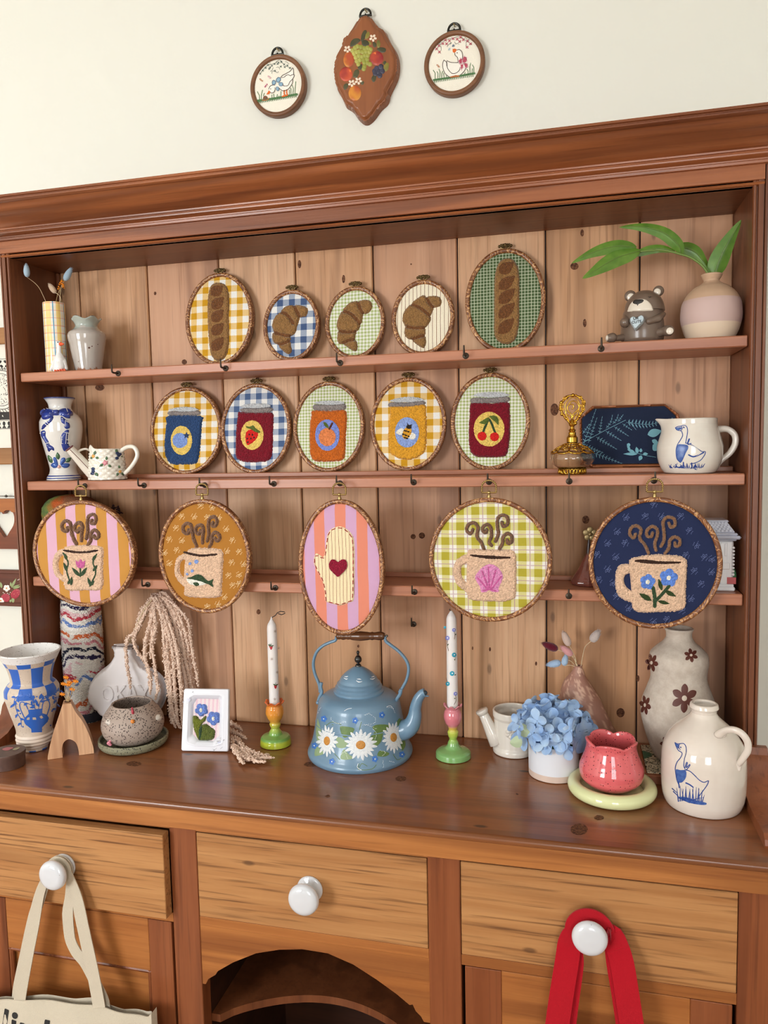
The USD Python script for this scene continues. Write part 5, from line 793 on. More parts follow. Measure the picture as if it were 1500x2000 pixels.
o = thing('dried_blossom', 'dark red dried blossom peeping out behind the tulip hoop', 'dried flower', pt('px', '205 1030', .07)); obj('stem', tube([pt('px', q, .07) for q in ('165 1050', '200 1015', '226 993')], .0008, 6), STRAW, o); 
for i, q in enumerate(('222 990', '230 994', '234 1002')): bloom('blossom', pt('px', q, .066), .006, plain('dried_maroon', '#2e0f12', .8), o, 8, i)
YV = .058; b = pt('c15', '186 860', YV); b[2] = Z3; L = vase_px('c15', [(66, 306, 862), (52, 320, 835), (70, 302, 800), (105, 267, 740), (140, 232, 660), (160, 212, 618), (165, 207, 606)], b, n=20); o = thing('pink_perfume_bottle', 'ribbed pink glass perfume bottle with a flower stopper, behind the navy hoop', 'perfume bottle', b); v, f = L.pot(.004, .008); a_ = np.round(np.arctan2(v[:, 0]-L.c[0], v[:, 1]-L.c[1])/(pi/10)); s_ = np.where(a_ % 2 == 0, 1.0, .93)[:, None]; v = np.concatenate([L.c+(v[:, :2]-L.c)*s_, v[:, 2:]], 1)
obj('glass_body', (v, f), mat('pink_glass', dict(p=('principled_bsdf', dict(base_color=C('#d58a78'), roughness=.04, transmission_weight=.85, ior=1.48))), []), o); u = msc('c15', '190 600', YV); obj('stopper', tube([pt('c15', '186 612', YV), pt('c15', '186 570', YV), pt('c15', '188 500', YV)], [18*u, 16*u, 7*u], 12), plain('dark_stopper', '#3a2a28', .3), o, smooth=40)
c0 = pt('c15', '196 462', YV); obj('stopper_flower', join(*[ball(c0+np.array([math.cos(w), 0, math.sin(w)])*30*u, 24*u, (1, .35, 1), 2) for w in np.arange(5)*2*pi/5+.3]+[ball(c0-[0, .003, 0], 16*u)]), plain('stopper_gold', '#8f7b55', .4, metal=.6), o, smooth=True)
# --- white china house
YV = .040; PW = plain('house_china', '#f3f1f3', .12, coat=.4); RF = plain('roof_china', '#c3c5d3', .2, coat=.3); u = msc('tw', '600 1000', YV); hx = lambda x: pt('tw', f'{x} 1540', YV)[0]; hz = lambda y: pt('tw', f'700 {y}', YV)[2]; s0 = Z3-hz(1540); hz = lambda y, g=hz: g(y)+s0*max(0, (y-150)/1390)
xr, xc = hx(742)-.005, hx(742)-.043; o = thing('china_house', 'white china house ornament with a lilac roof beside the navy hoop', 'ornament', (xc, YV+.015, Z3)); dp = lambda w: (xc-w, xc+w, YV+.015-w*.8, YV+.015+w*.8); w0 = xr-xc
obj('plinth', join(box(*dp(w0+.003), Z3, hz(1455), .002), box(*dp(w0+.001), hz(1455), hz(1405), .001)), PW, o); obj('wall_block', box(*dp(w0), hz(1410), hz(545), .003), PW, o)
obj('eaves', join(box(*dp(w0+.004), hz(552), hz(515), .0015), box(*dp(w0+.011), hz(515), hz(445), .0035), box(*dp(w0+.006), hz(445), hz(395), .002), box(*dp(w0+.001), hz(398), hz(372), .001)), RF, o)
zr0, zr1 = hz(375), hz(200); ra, rb = dp(w0+.001), dp(w0-.009); V = np.array([[x, y, z] for q, z in ((ra, zr0), (rb, zr1)) for x, y in ((q[0], q[2]), (q[1], q[2]), (q[1], q[3]), (q[0], q[3]))]); h_ = trimesh.convex.convex_hull(V); ro = obj('roof', (h_.vertices, h_.faces), RF, o); obj('roof_cap', box(*dp(w0-.007), zr1, hz(150), .002), RF, o)
for j in range(5):
    t = (j+.5)/5; z = zr0+(zr1-zr0)*t; w = w0+.001-.010*t
    for i in range(11): x = xc-w+2*w*(i+.5+.25*(-1)**j)/11.5; obj('shingle', ball((x, YV+.015-w*.8-.0002, z), .0034, (1, .4, .95), 1), RF, ro, smooth=True)
yf = YV+.015-w0*.8; obj('door', join(box(hx(430), hx(560), yf-.001, yf+.001, hz(1405), hz(590), .0005), box(hx(500), hx(555), yf-.002, yf, hz(850), hz(600), .0008), box(hx(430), hx(610), yf-.003, yf, hz(1110), hz(980), .001)), PW, o)
for i in range(9): obj('quoin', box(hx(645), hx(700), yf-.0022, yf+.001, hz(690+i*66)-.0016, hz(645+i*66)-.0016, .0009), PW, o)
obj('brick_patch', box(hx(560), hx(735), yf-.0008, yf+.001, hz(1400), hz(1268), .0003), plain('brick_red', '#c2494c', .25, coat=.3), o); obj('shrub', egg(pt('tw', '720 1355', YV-.006), pt('tw', '722 1090', YV-.006), 62*u), plain('shrub_green', '#2f6b45', .1, coat=.5, mottle=('#4e8a5c', 90.)), o, smooth=True, label='green glazed shrub')
# ================================================================ things on the worktop
ZW = .9004
def on_top(c, q, r=0.):
    """From the nearest point of the foot back to its middle."""
    p = atz(*k(c, q)[0], ZW); d = (p-EYE)*[1, 1, 0]; return p+d/np.linalg.norm(d)*r
def facing(c, qa, qb, y):
    """The upright plane at depth y in which the two frame points are level."""
    best = None
    for a in np.linspace(-.9, .9, 361):
        n = np.array([math.sin(a), -math.cos(a), 0]); A, _ = Plane(at(*k(c, qa)[0], y), n).hit(np.vstack([k(c, qa), k(c, qb)])); e = abs(A[0, 2]-A[1, 2])
        if best is None or e < best[0]: best = (e, n)
    return best[1]
def centred(c, q, y): p = pt(c, q, y); p[2] = ZW; return p
# --- blue kettle
b = on_top('d3', '572 1232', .1005); L = dense(vase_px('d3', [(172, 972, 1100), (162, 982, 1072), (176, 966, 1035), (196, 945, 980), (214, 926, 900), (230, 908, 800), (243, 894, 720), (252, 884, 668), (275, 860, 632), (320, 812, 605), (372, 752, 590)], b), 90, 96); u = msc('d3', '560 800', b[1])
o = thing('kettle', 'blue enamel kettle painted with white daisies, standing in the middle of the worktop', 'kettle', b); KB = plain('kettle_blue', '#6f8ea6', .3, coat=.25, mottle=('#65849c', 14.)); KBL = plain('kettle_line', '#4d6c84', .35)
bd = obj('body', L.solid(), KB, o, smooth=True); sz = pt('d3', '560 812', b[1])[2]; obj('seam', grid(np.array([ring(L.R(sz+q)+.0007*math.sin(pi*(q/.003)), sz+q, L.c, 96) for q in np.linspace(0, .003, 5)]), False, True, flip=True), KB, o, smooth=True)
lb = b.copy(); lb[2] = pt('d3', '560 592', b[1])[2]-.001; LL = vase_px('d3', [(366, 756, 592), (362, 758, 575), (378, 743, 562), (376, 745, 548), (392, 728, 536), (390, 730, 522), (406, 714, 510), (415, 704, 490), (440, 680, 462), (480, 636, 428), (520, 594, 405), (545, 566, 396)], lb); ld = obj('lid', LL.solid(), KB, o, smooth=True)
kb = b.copy(); kb[2] = LL.z1-.001; obj('lid_knob', vase_px('d3', [(530, 580, 400), (532, 576, 388), (546, 564, 376), (530, 580, 362), (526, 584, 345), (534, 576, 326), (547, 563, 312), (546, 564, 302), (542, 567, 292), (547, 562, 282), (553, 556, 278)], kb).solid(), plain('knob_black', '#191818', .12, coat=.5), ld, smooth=True)
for q in ('440 490 460 500 472 495', '535 510 555 522 582 518', '640 498 662 500 680 490', '445 480 462 482 475 478', '540 500 560 500 575 503', '650 486 668 480 676 482'): deco(o, 'lid_stroke', LL, stroke(k('d3', q), [.6, 2.2, .6]), plain('paint_white', '#e9edf0', .4), .0006, 1.5)
Ys = b[1]-.008; sp = obj('spout', tube([at(*p, Ys) for p in cat(k('d3', '840 905 905 890 958 855 985 790 992 720 1012 655 1042 612 1066 600'), 6, False)], np.interp(np.linspace(0, 1, 43), [0, .2, .38, .55, .75, .9, 1], np.array([74, 72, 56, 43, 37, 31, 30]))*u, 20, caps=True), KB, o, smooth=True)
obj('spout_lip', tube([pt('d3', q, Ys) for q in ('1048 622', '1075 628', '1098 630')], np.array([20, 13, 4])*u, 12, flat=.6), KB, sp, smooth=True); obj('spout_mouth', ball(pt('d3', '1062 604', Ys-.002), 22*u, (1, .8, .8)), plain('mouth_dark', '#2c3a44', .5), sp, smooth=True)
for pth, ear in (('258 600 250 540 215 450 206 370 228 295 275 245 335 215 375 200 384 170', '268 525 262 560 270 600 252 640 240 680'), ('757 168 764 205 800 235 868 288 922 355 940 420 925 500 895 560 868 600', '880 575 875 610 850 650 832 690 845 730')):
    hh = obj('handle_strap', tube([at(*p, b[1]) for p in cat(k('d3', pth), 6, False)], 15.5*u, 10, flat=.75, ref=(1, 0, .3)), KB, o, smooth=True); obj('handle_ear', join(tube([at(*p, b[1]-.004) for p in cat(k('d3', ear), 5, False)], 13*u, 10), ball(pt('d3', ear.split(' ')[-2]+' '+ear.split(' ')[-1], b[1]-.008), 15*u)), KB, hh, smooth=True)
g0, g1 = pt('d3', '386 168', b[1]), pt('d3', '756 166', b[1]); s = np.linspace(0, 1, 40); rr = np.interp(s, [0, .04, .08, .14, .2, .24, .28, .32, .5, .66, .70, .74, .78, .88, .95, 1], [20, 26, 22, 30, 22, 28, 24, 30, 36, 30, 26, 32, 26, 32, 30, 22])*u; gp = obj('wooden_grip', tube(g0+(g1-g0)*s[:, None], rr, 18), wood('grip_wood', '#6f4528', '#55321b', '#2f190c', 'x', rough=.3, coat=.4), o, smooth=True); obj('rivet', ball(g1+[.004, 0, 0], 10*u), plain('rivet_steel', '#6d6a66', .35, metal=.8), o, smooth=True)
PETW, DEYE, LFG, LFG2, FGN, DOT = plain('daisy_white', '#e6e7e6', .45, mottle=('#c9cfd4', 300.)), plain('daisy_eye', '#cf8f3a', .5, mottle=('#a86f2a', 400.)), plain('leaf_olive', '#66803f', .5, mottle=('#4f6c3c', 110.)), plain('leaf_pale', '#8aa077', .5), plain('forget_blue', '#2b5bb0', .45, mottle=('#4a86cf', 300.)), plain('paint_white', '#e9edf0', .4)
for q in ('235 830 240 805 262 880 270 960 240 985 225 900', '215 1085 225 1020 250 1030 290 1070 240 1090', '385 955 420 950 470 995 440 1030 385 1020', '415 1110 440 1040 480 1080 520 1105 470 1120', '410 870 460 865 520 880 500 920 440 950', '640 960 700 880 740 870 735 960 700 1010 660 1000', '660 870 700 850 790 855 760 900 690 900', '700 1090 720 1050 790 1070 760 1095', '840 840 870 800 885 830 870 870 850 860', '880 1000 905 960 915 1010 890 1050'): deco(bd, 'painted_leaf', L, cat(k('d3', q), 4), LFG if float(q.split()[0]) % 2 < 1 else LFG2, .0004, 2.5)
for q in ('300 860 350 830 420 850', '560 890 575 830', '350 850 430 870', '370 1075 410 1120', '560 1180 580 1150 620 1170', '820 1080 850 1120 880 1110', '560 1150 550 1190 600 1200 660 1190 690 1160'): deco(bd, 'painted_stem', L, stroke(k('d3', q), 1.1), LFG, .0004, 1.5)
for x, y, rx, ry, n in ((312, 975, 78, 115, 17), (570, 1006, 118, 112, 19), (822, 948, 82, 115, 18)):
    c0 = k('d3', f'{x} {y}')[0]; m = 3.947; ps = []
    for i in range(n): t = i*2*pi/n+.1; ps.append(petal((0, 0), math.degrees(t), 1.0-.14*(i % 2), .235, .10))
    P = shapely.affinity.affine_transform(U(*ps), [rx/m, 0, 0, ry/m, c0[0], c0[1]]); deco(bd, 'daisy', L, P, PETW, .0007, 2.)
    deco(bd, 'daisy_eye', L, disc(c0, rx*.31/m, ry*.30/m), DEYE, .0015, 2., flat=False, base=.0008)
for x, y in ((287, 805), (528, 818), (733, 775), (215, 1012), (350, 1135), (680, 1115), (888, 1080)):
    c0 = k('d3', f'{x} {y}')[0]; deco(bd, 'forget_me_not', L, U(*[disc(c0+3.6*np.array([math.cos(a), 1.1*math.sin(a)]), 2.7, n=9) for a in np.arange(5)*2*pi/5]), FGN, .0006, 1.5); deco(bd, 'flower_eye', L, disc(c0, 1.3, n=8), DOT, .0009, 1.)
r = np.random.default_rng(3); dots = []
for q in ('340 800 365 830 400 840 440 830', '600 775 640 768 680 800 670 840 610 850', '770 715 810 720 830 760', '420 1080 450 1060 470 1110', '665 880 690 920 680 960', '720 1050 760 1060 740 1090', '590 850 640 860 690 880', '260 720 240 760', '790 1130 830 1140', '740 1130 745 1180'): dots += [disc(p+r.normal(0, .5, 2), .55, n=6) for p in cat(k('d3', q), 7, False)]
deco(bd, 'white_dots', L, U(*dots), DOT, .0006, 1.)
for q in ('445 745 470 730 500 725', '550 1150 545 1180 575 1200', '770 712 800 706 822 730'): deco(bd, 'white_stroke', L, stroke(k('d3', q), .9), DOT, .0005, 1.2)
# --- two candles in flower-shaped holders
def candle(lab, labh, c, rows, holder, hc, b, ruf, wick):
    o = thing('candle_holder', labh, 'candle holder', b); Lc = vase_px(c, holder, b, n=64); v_, f_ = dense(Lc, 90, 80).pot(.003, Lc.z1-Lc.z0-.012, fn=lambda P: ruffler(P, Lc, ruf)); t = np.clip((v_[:, 2]-Lc.z0)/(Lc.z1-Lc.z0), 0, 1); cc = np.array([C(q) for _, q in hc]); P = np.stack([np.interp(t, [q for q, _ in hc], cc[:, i]) for i in range(3)], 1); obj('body', (v_, f_), painted('holder_glaze', .08, coat=.5), o, smooth=True, col=P)
    cb = b.copy(); cb[2] = Lc.z1-.0115; Lk = vase_px(c, rows, cb, n=32); k_ = thing('candle', lab, 'candle', cb); obj('wax', Lk.solid(), plain('candle_wax', '#e6dfdc', .4, sss=.25), k_, smooth=True); tp = np.array([b[0], b[1], Lk.z1]); obj('wick', tube([tp-[0, 0, .002]]+[pt(c, q, b[1]) for q in wick], .0008, 6), plain('wick_black', '#2b2522', .8), k_, smooth=True); return k_, Lk
def ruffler(P, Lc, ruf):
    a = np.arctan2(P[..., 0]-Lc.c[0], -(P[..., 1]-Lc.c[1])); t = np.clip((P[..., 2]-(Lc.z1-.007))/.007, 0, 1)**1.2; q = np.hypot(P[..., 0]-Lc.c[0], P[..., 1]-Lc.c[1]); m = t*(q > .006); P[..., 2] += m*.0022*np.cos(ruf*a); s_ = 1+m*(.10+.06*np.cos(ruf*a)); P[..., 0] = Lc.c[0]+(P[..., 0]-Lc.c[0])*s_; P[..., 1] = Lc.c[1]+(P[..., 1]-Lc.c[1])*s_; return P
b = on_top('d2', '1095 1420', .029); k1, Lk = candle('white taper candle with painted strawberries, standing in the orange tulip holder', 'tulip-shaped candle holder shading from orange to green, between frame and kettle', 'd2', [(1040, 1140, 985), (1033, 1133, 600), (1030, 1127, 240), (1034, 1120, 200), (1052, 1106, 172), (1068, 1094, 150), (1079, 1087, 124)],
    [(944, 1252, 1360), (950, 1247, 1300), (966, 1230, 1278), (1025, 1168, 1262), (1034, 1158, 1240), (1048, 1146, 1222), (1055, 1138, 1205), (1046, 1148, 1185), (1040, 1152, 1165), (1044, 1146, 1150), (1016, 1170, 1100), (1003, 1183, 1055), (1008, 1178, 1010), (1018, 1170, 985), (1006, 1180, 955)], [(0, '#b4bf3a'), (.12, '#b9c43c'), (.17, '#6b9a4a'), (.27, '#79a552'), (.34, '#9fb84e'), (.48, '#c0b94a'), (.56, '#d79a3e'), (.75, '#dd9138'), (.93, '#dc8737'), (1, '#d2602f')], b, 7, ('1090 110', '1108 84', '1140 70', '1180 76', '1183 90', '1150 103', '1115 92'))
STB, STG = plain('strawberry_paint', '#b32430', .4), plain('strawberry_leaf_paint', '#3d5230', .4); GST = plain('star_grey', '#a99387', .5)
for q, r in (('1048 425', 4.2), ('1090 806', 4.2), ('1036 410', 2.6)): c0 = k('d2', q)[0]; deco(k1, 'painted_strawberry', Lk, valid(cat([c0+(-.6*r, -r*.7), c0+(.6*r, -r*.7), c0+(.5*r, .3*r), c0+(0, r), c0+(-.5*r, .3*r)], 3)), STB, .0006, 1.5); deco(k1, 'painted_leaf', Lk, U(leafp(c0+(0, -r*.6), c0+(-r*1.1, -r*1.3), 2.4), leafp(c0+(0, -r*.6), c0+(r*1.2, -r*1.2), 2.4), stroke([c0+(0, -r), c0+(0, -r*2.0)], .6)), STG, .0007, 1.5)
for q in ('1085 265', '1055 535', '1105 665', '1083 928', '1122 430'): c0 = k('d2', q)[0]; deco(k1, 'painted_star', Lk, U(*[stroke([c0-3*np.array([math.cos(a), math.sin(a)]), c0+3*np.array([math.cos(a), math.sin(a)])], .5) for a in np.arange(4)*pi/4]), GST, .0005, 1.)
b = on_top('d3', '1285 1152', .033); k2, Lk = candle('white taper candle with painted blue flowers, standing in the pink holder', 'tulip-shaped candle holder shading from pink to green, beside the kettle spout', 'd3', [(1236, 1326, 715), (1230, 1316, 480), (1222, 1306, 200), (1219, 1298, 30), (1226, 1292, 8), (1240, 1278, -12), (1251, 1267, -28)],
    [(1146, 1422, 1098), (1148, 1420, 1060), (1168, 1398, 1042), (1216, 1350, 1026), (1236, 1328, 1004), (1240, 1322, 985), (1252, 1310, 960), (1242, 1322, 930), (1238, 1324, 905), (1247, 1314, 885), (1240, 1320, 862), (1220, 1338, 832), (1208, 1350, 785), (1213, 1344, 748), (1226, 1334, 725), (1214, 1346, 702)], [(0, '#7fae6b'), (.25, '#82b26c'), (.36, '#9dbd52'), (.5, '#bcc450'), (.57, '#d3b24e'), (.63, '#d7808a'), (.8, '#d97c86'), (1, '#cf8089')], b, 7, ('1256 -35', '1258 -42'))
LIL, TEA, BRN = plain('paint_lilac', '#8d8fd0', .4), plain('paint_teal', '#2f9bb5', .4), plain('paint_brown', '#6a4a35', .5)
for q, m, r in (('1288 120', LIL, 3.6), ('1240 182', LIL, 4.2), ('1290 312', TEA, 4.4), ('1275 455', TEA, 4.6), ('1242 535', TEA, 4.), ('1300 612', LIL, 3.8), ('1222 100', TEA, 2.6)): deco(k2, 'painted_flower', Lk, disc(k('d3', q)[0], r, r*1.05, 11), m, .0006, 1.5); deco(k2, 'flower_eye', Lk, disc(k('d3', q)[0]+(.4, -.4), r*.3, n=7), DOT, .0008, 1.)
for q in ('1290 135 1296 160 1292 190', '1240 200 1238 230 1248 280', '1300 625 1305 660 1290 695', '1232 490 1240 520', '1298 330 1296 355'): deco(k2, 'painted_stem', Lk, stroke(k('d3', q), .8), BRN, .0005, 1.)
for q in ('1296 160 1305 148', '1240 240 1250 225', '1292 470 1305 460', '1298 345 1290 350', '1300 650 1288 645'): deco(k2, 'painted_leaf', Lk, leafp(*k('d3', q), 1.8), STG, .0006, 1.)
# --- white frame with punched flowers
bp_ = on_top('d2', '405 1440'); fa, fb_ = on_top('d2', '172 1430'), on_top('d2', '635 1442'); fd = (fb_-fa)/np.linalg.norm(fb_-fa); fn_ = np.array([fd[1], -fd[0], 0]); fn_ = fn_ if fn_[1] < 0 else -fn_; bp_[2] += .0034; pl = Plane(bp_, fn_*math.cos(.20)+np.array([0, 0, math.sin(.20)])); o = thing('ceramic_frame', 'small white ceramic frame with punch-needle blue flowers, leaning on the worktop', 'picture frame', bp_); FRW = plain('frame_white', '#e3e3ea', .12, coat=.4)
outp = valid(k('d2', '212 822 632 828 640 836 634 1432 626 1438 186 1432 174 1420 200 834')).buffer(-3).buffer(3); win = valid(k('d2', '318 926 530 930 540 950 532 1288 478 1338 330 1330 274 1272 282 980')); bev = win.buffer(9); st = outp.buffer(-7)
fcx = np.array(win.centroid.coords[0]); fan = np.linspace(0, 2*pi, 241)[:-1]
def edge(poly): return np.array([np.array(poly.exterior.intersection(LineString([fcx, fcx+300*np.array([math.cos(q), math.sin(q)])])).coords[0]) for q in fan])
eo, ei = edge(outp), edge(win); G = []
for t, h in ((.10, -.0062), (.0, -.0055), (-.004, -.001), (.0, .0016), (.03, .0034), (.07, .0042), (.14, .0044), (.42, .0042), (.50, .0046), (.56, .0056), (.62, .0050), (.68, .0034), (.76, .0026), (.86, .0006), (.95, -.0022), (1., -.0040)):
    P_, N_ = pl.hit(eo+(ei-eo)*t); G.append(P_+N_*h)
obj('frame', grid(np.array(G), False, True), FRW, o, smooth=True); obj('backing', relief(outp.buffer(-6), pl.hit, -.0045, 3, 8, base=-.0062), FRW, o, smooth=40)
obj('cloth', relief(win.buffer(1), pl.hit, -.0042, 1, 6, base=-.0042, flat=True), fabric('frame_cloth', 'stripe', ('#e8c5cf', '#ecdcdc'), .0085, at(*k('d2', '470 1000')[0], 0)[0], duty=.55), o)
def pn(name, poly, m, h=.0, r=2.2): return obj(name, relief(rag(poly.intersection(win.buffer(.5)), .5, 1.6), pl.hit, h, r, 2., base=-.0038), m, o, smooth=True)
for x, y, rr in ((362, 1035, 52), (482, 1118, 56)): c0 = k('d2', f'{x} {y}')[0]; pn('flower', U(*[disc(c0+rr/5*.72*np.array([math.cos(a), math.sin(a)]), rr/5*.56) for a in np.arange(5)*2*pi/5+.4]+[disc(c0, rr/5*.5)]), yarn('yarn_periwinkle2', '#6a86cf'), .0002); obj('flower_eye', relief(disc(c0, 3., 4.5), pl.hit, .0016, 1.5, 1.5, base=.0), yarn('yarn_white', '#ece8dc'), o, smooth=True)
pn('foliage', valid(cat(k('d2', '275 1105 320 1095 350 1130 405 1090 400 1140 360 1190 350 1320 330 1325 290 1230'), 4)), yarn('yarn_olive', '#6b7226'), .0002); pn('foliage', valid(cat(k('d2', '345 1330 350 1200 400 1170 440 1195 490 1230 495 1260 470 1325'), 4)), yarn('yarn_moss', '#59632a'), .0004)
pn('foliage', valid(cat(k('d2', '335 1325 335 1220 370 1180 385 1230 360 1325'), 4)), yarn('yarn_green_dark', '#33492f'), .0008)
FPG = plain('frame_print', '#a8a7ad', .5)
for x, y, s_ in ((245, 925, 1.), (545, 1350, -1.)): 
    c0 = k('d2', f'{x} {y}')[0]; sh_ = [stroke(c0+s_*np.array(q), .7) for q in ([(-8, 4), (-5, 0), (0, -2)], [(-2, 6), (1, 2), (6, -3)], [(4, -10), (8, -13), (12, -12)], [(-4, 10), (-1, 8)], [(-7, -8), (-3, -12)])]+[leafp(c0+s_*np.array(a), c0+s_*np.array(b_), 2.2) for a, b_ in (((-8, 4), (-11, 7)), ((0, -2), (4, -5)), ((8, -13), (11, -16)), ((1, 2), (5, 4)))]; obj('printed_sprig', relief(U(*sh_), pl.hit, .0048, 1, 1.5, base=.0048, flat=True), FPG, o)
    obj('printed_petals', relief(U(*[disc(c0+2.4*np.array([math.cos(a), math.sin(a)])+(1, 1), 1.7, n=8) for a in np.arange(5)*2*pi/5]), pl.hit, .0049, 1, 1.5, base=.0049, flat=True), plain('print_lavender', '#c3c4da', .5), o)
# --- the OKAY vase
po = centred('d1', '840 960', .060); pl = Plane(po, facing('d1', '700 822', '1040 806', .060)); o = thing('flask_vase', 'white matt flask-shaped vase with OKAY in raised letters', 'vase', po); OKW = plain('bisque_white', '#ece5e4', .5)
ol = valid(np.vstack([k('d1', '772 442 862 434 936 440'), cat(k('d1', '936 440 938 490 955 545 1000 592 1080 640 1130 712 1142 790 1128 860 1095 925 1045 985 990 1022'), 4, False), cat(k('d1', '760 1015 700 968 655 925 612 872 598 812 618 722 670 650 738 590 768 545 784 500 774 450'), 4, False)])); low = pl.hit(np.array(ol.exterior.coords))[0][:, 2].min()
def to_floor(uv): P, N = pl.hit(uv); P = P.copy(); P[:, 2] = np.maximum(P[:, 2]+(ZW-low)*np.clip((1.05-P[:, 2])/.1, 0, 1), ZW); return P, N
FLASK, FLPL = ol, pl
obj('body', relief(ol, to_floor, .0, 5, 4, base=-.024), OKW, o, smooth=50); obj('back', relief(ol.buffer(-1), lambda uv: (to_floor(uv)[0]+[0, .024, 0], -to_floor(uv)[1]), .0, 5, 4, base=-.012), OKW, o, smooth=50)
obj('mouth', box(*sorted((pt('d1', '786 436', .07)[0], pt('d1', '925 436', .07)[0])), .066, .082, pt('d1', '850 445', .06)[2]-.006, pt('d1', '850 438', .06)[2]-.0025), plain('vase_inside', '#8f8582', .8), o)
P0 = pl.hit(k('d1', '700 822'))[0][0]; P1 = pl.hit(k('d1', '1042 806'))[0][0]; ex = (P1-P0)/np.linalg.norm(P1-P0); nn = pl.nn; ey = np.cross(nn, ex)*-1; ey = ey if ey[2] > 0 else -ey; t = meshkit.text_mesh('OKAY', 1., .001, True); wid = np.ptp(np.asarray(t.vertices)[:, 0]); hgt = 102*msc('d1', '850 780', .05); v = np.asarray(t.vertices)*1.0; obj('raised_lettering', (P0+v[:, :1]*ex*np.linalg.norm(P1-P0)/wid+v[:, 1:2]*ey*hgt+v[:, 2:]/.001*.0035*nn, t.faces), OKW, o)
# --- dried amaranth
o = thing('dried_amaranth', 'bundle of pale dried trailing amaranth drooping from the flask vase to the worktop', 'dried flowers', po+[.02, .03, .35]); AM = plain('amaranth', '#ead0bd', .9, mottle=('#d2b09a', 160.))
def strand(c, q, y0, y1, r=.0048, flr=False, seed=0):
    p2 = cat(k(c, q), 8, False); n = len(p2); P = np.array([atz(*p, ZW+r*1.7) if flr else at(*p, y0+(y1-y0)*i/n) for i, p in enumerate(p2)]); L_ = np.concatenate([[0], np.cumsum(np.linalg.norm(np.diff(P, axis=0), axis=1))]); m = max(int(L_[-1]/.0016), 12); s_ = np.linspace(0, L_[-1], m); P = np.stack([np.interp(s_, L_, P[:, i]) for i in range(3)], 1)
    if not flr: q2 = proj(P); q_in = shapely.contains_xy(FLASK.buffer(3), q2[:, 0], q2[:, 1]) & (q2[:, 1] > 1264); fy = FLPL.hit(q2)[0][:, 1]-.0095; P[:, 1] = np.where(q_in, np.minimum(P[:, 1], fy), P[:, 1])
    if not flr: P[:, 2] = np.maximum(P[:, 2], ZW+r*1.7)
    g = np.random.default_rng(seed); rr = r*np.minimum(1, np.minimum(s_/.01+.35, (L_[-1]-s_)/.03+.3)); core = tube(P, rr*.62, 7); n = int(L_[-1]/.00085); w = g.uniform(0, L_[-1], n); t = np.stack([np.interp(w, s_, P[:, i]) for i in range(3)], 1); d = g.normal(0, 1, (n, 3)); d /= np.linalg.norm(d, axis=1, keepdims=True); ra = np.interp(w, s_, rr); c_ = t+d*(ra*g.uniform(.55, 1.05, n))[:, None]; c_[:, 2] = np.maximum(c_[:, 2], ZW+.0022)
    B = trimesh.creation.icosphere(0, 1.); q_ = (c_[:, None]+np.asarray(B.vertices)[None]*g.uniform(.0014, .0024, n)[:, None, None]).reshape(-1, 3); fq = (np.asarray(B.faces)[None]+np.arange(n)[:, None, None]*len(B.vertices)).reshape(-1, 3); obj('strand', join(core, (q_, fq)), AM, o, smooth=True)
for i, (q, y0, y1) in enumerate((('1060 95 1100 75 1170 110 1250 180 1310 260 1330 380 1345 500 1370 620 1385 720', .075, .095), ('1070 95 1110 85 1180 150 1240 250 1270 380 1290 520 1320 640 1345 740 1350 820', .075, .10), ('1060 110 1090 90 1140 170 1190 300 1230 450 1250 600 1265 760 1270 900 1275 1000', .074, .066), ('1050 110 1085 105 1130 220 1160 380 1170 520 1190 700 1200 850 1230 960 1270 1030', .070, .060), ('1040 120 1070 95 1120 200 1140 340 1150 500 1165 650 1185 800 1195 930 1230 1010', .068, .060), ('1060 100 1100 80 1190 200 1230 330 1250 480 1280 600 1300 720 1310 900 1320 1000', .08, .09), ('1080 100 1120 95 1210 230 1280 350 1310 480 1330 600 1352 725 1360 850', .085, .105), ('1050 120 1090 100 1150 260 1200 450 1215 650 1225 820 1240 960', .070, .062), ('1080 105 1150 140 1220 300 1262 420 1300 560 1335 700 1340 760', .08, .10),
        ('1080 90 1040 140 960 320 895 375 880 450 885 560 900 650 912 735', .074, .047), ('1070 110 1010 200 935 370 958 470 1010 540 1040 620 1050 700 1045 775', .074, .047), ('1080 130 1055 250 1030 340 1012 420 1010 520 1035 580', .074, .047), ('1085 110 1055 200 1060 350 1065 470 1080 580 1095 680 1100 740 1086 810', .074, .047), ('1060 105 1000 170 965 260 935 370 912 398', .072, .074), ('1100 80 1075 160 1085 300 1060 420 1050 520', .075, .06), ('1090 80 1150 200 1210 380 1240 520 1262 680 1290 820 1300 960', .08, .08), ('1100 95 1130 60 1180 95 1235 190 1290 330 1318 470', .08, .09))): strand('d1', q, y0, y1, .0046+.0010*(i % 3), seed=i)
for i, q in enumerate(('560 1130 640 1150 700 1180 765 1232', '560 1210 640 1222 720 1262 805 1310', '668 1290 672 1335 684 1390 730 1450 820 1515 940 1500 1085 1500', '664 1328 710 1332 750 1370 780 1420 860 1450 950 1480', '668 1378 700 1440 740 1500 780 1555', '668 1302 720 1312 760 1370 850 1440 940 1470 1040 1490', '670 1392 722 1402 800 1450 900 1530 1000 1540', '680 1420 760 1480 860 1490 960 1470 1030 1470')): strand('d2', q, 0, 0, .0052, True, 40+i)
for i, q in enumerate(('880 414 910 385 950 300 1000 190 1060 110', '892 414 930 370 975 250 1040 130 1090 90', '902 414 940 385 1010 240 1080 100')): obj('stem', tube([at(*p, .066+.006*i) for p in cat(k('d1', q), 6, False)], .0016, 7), STRAW2, o, smooth=True)
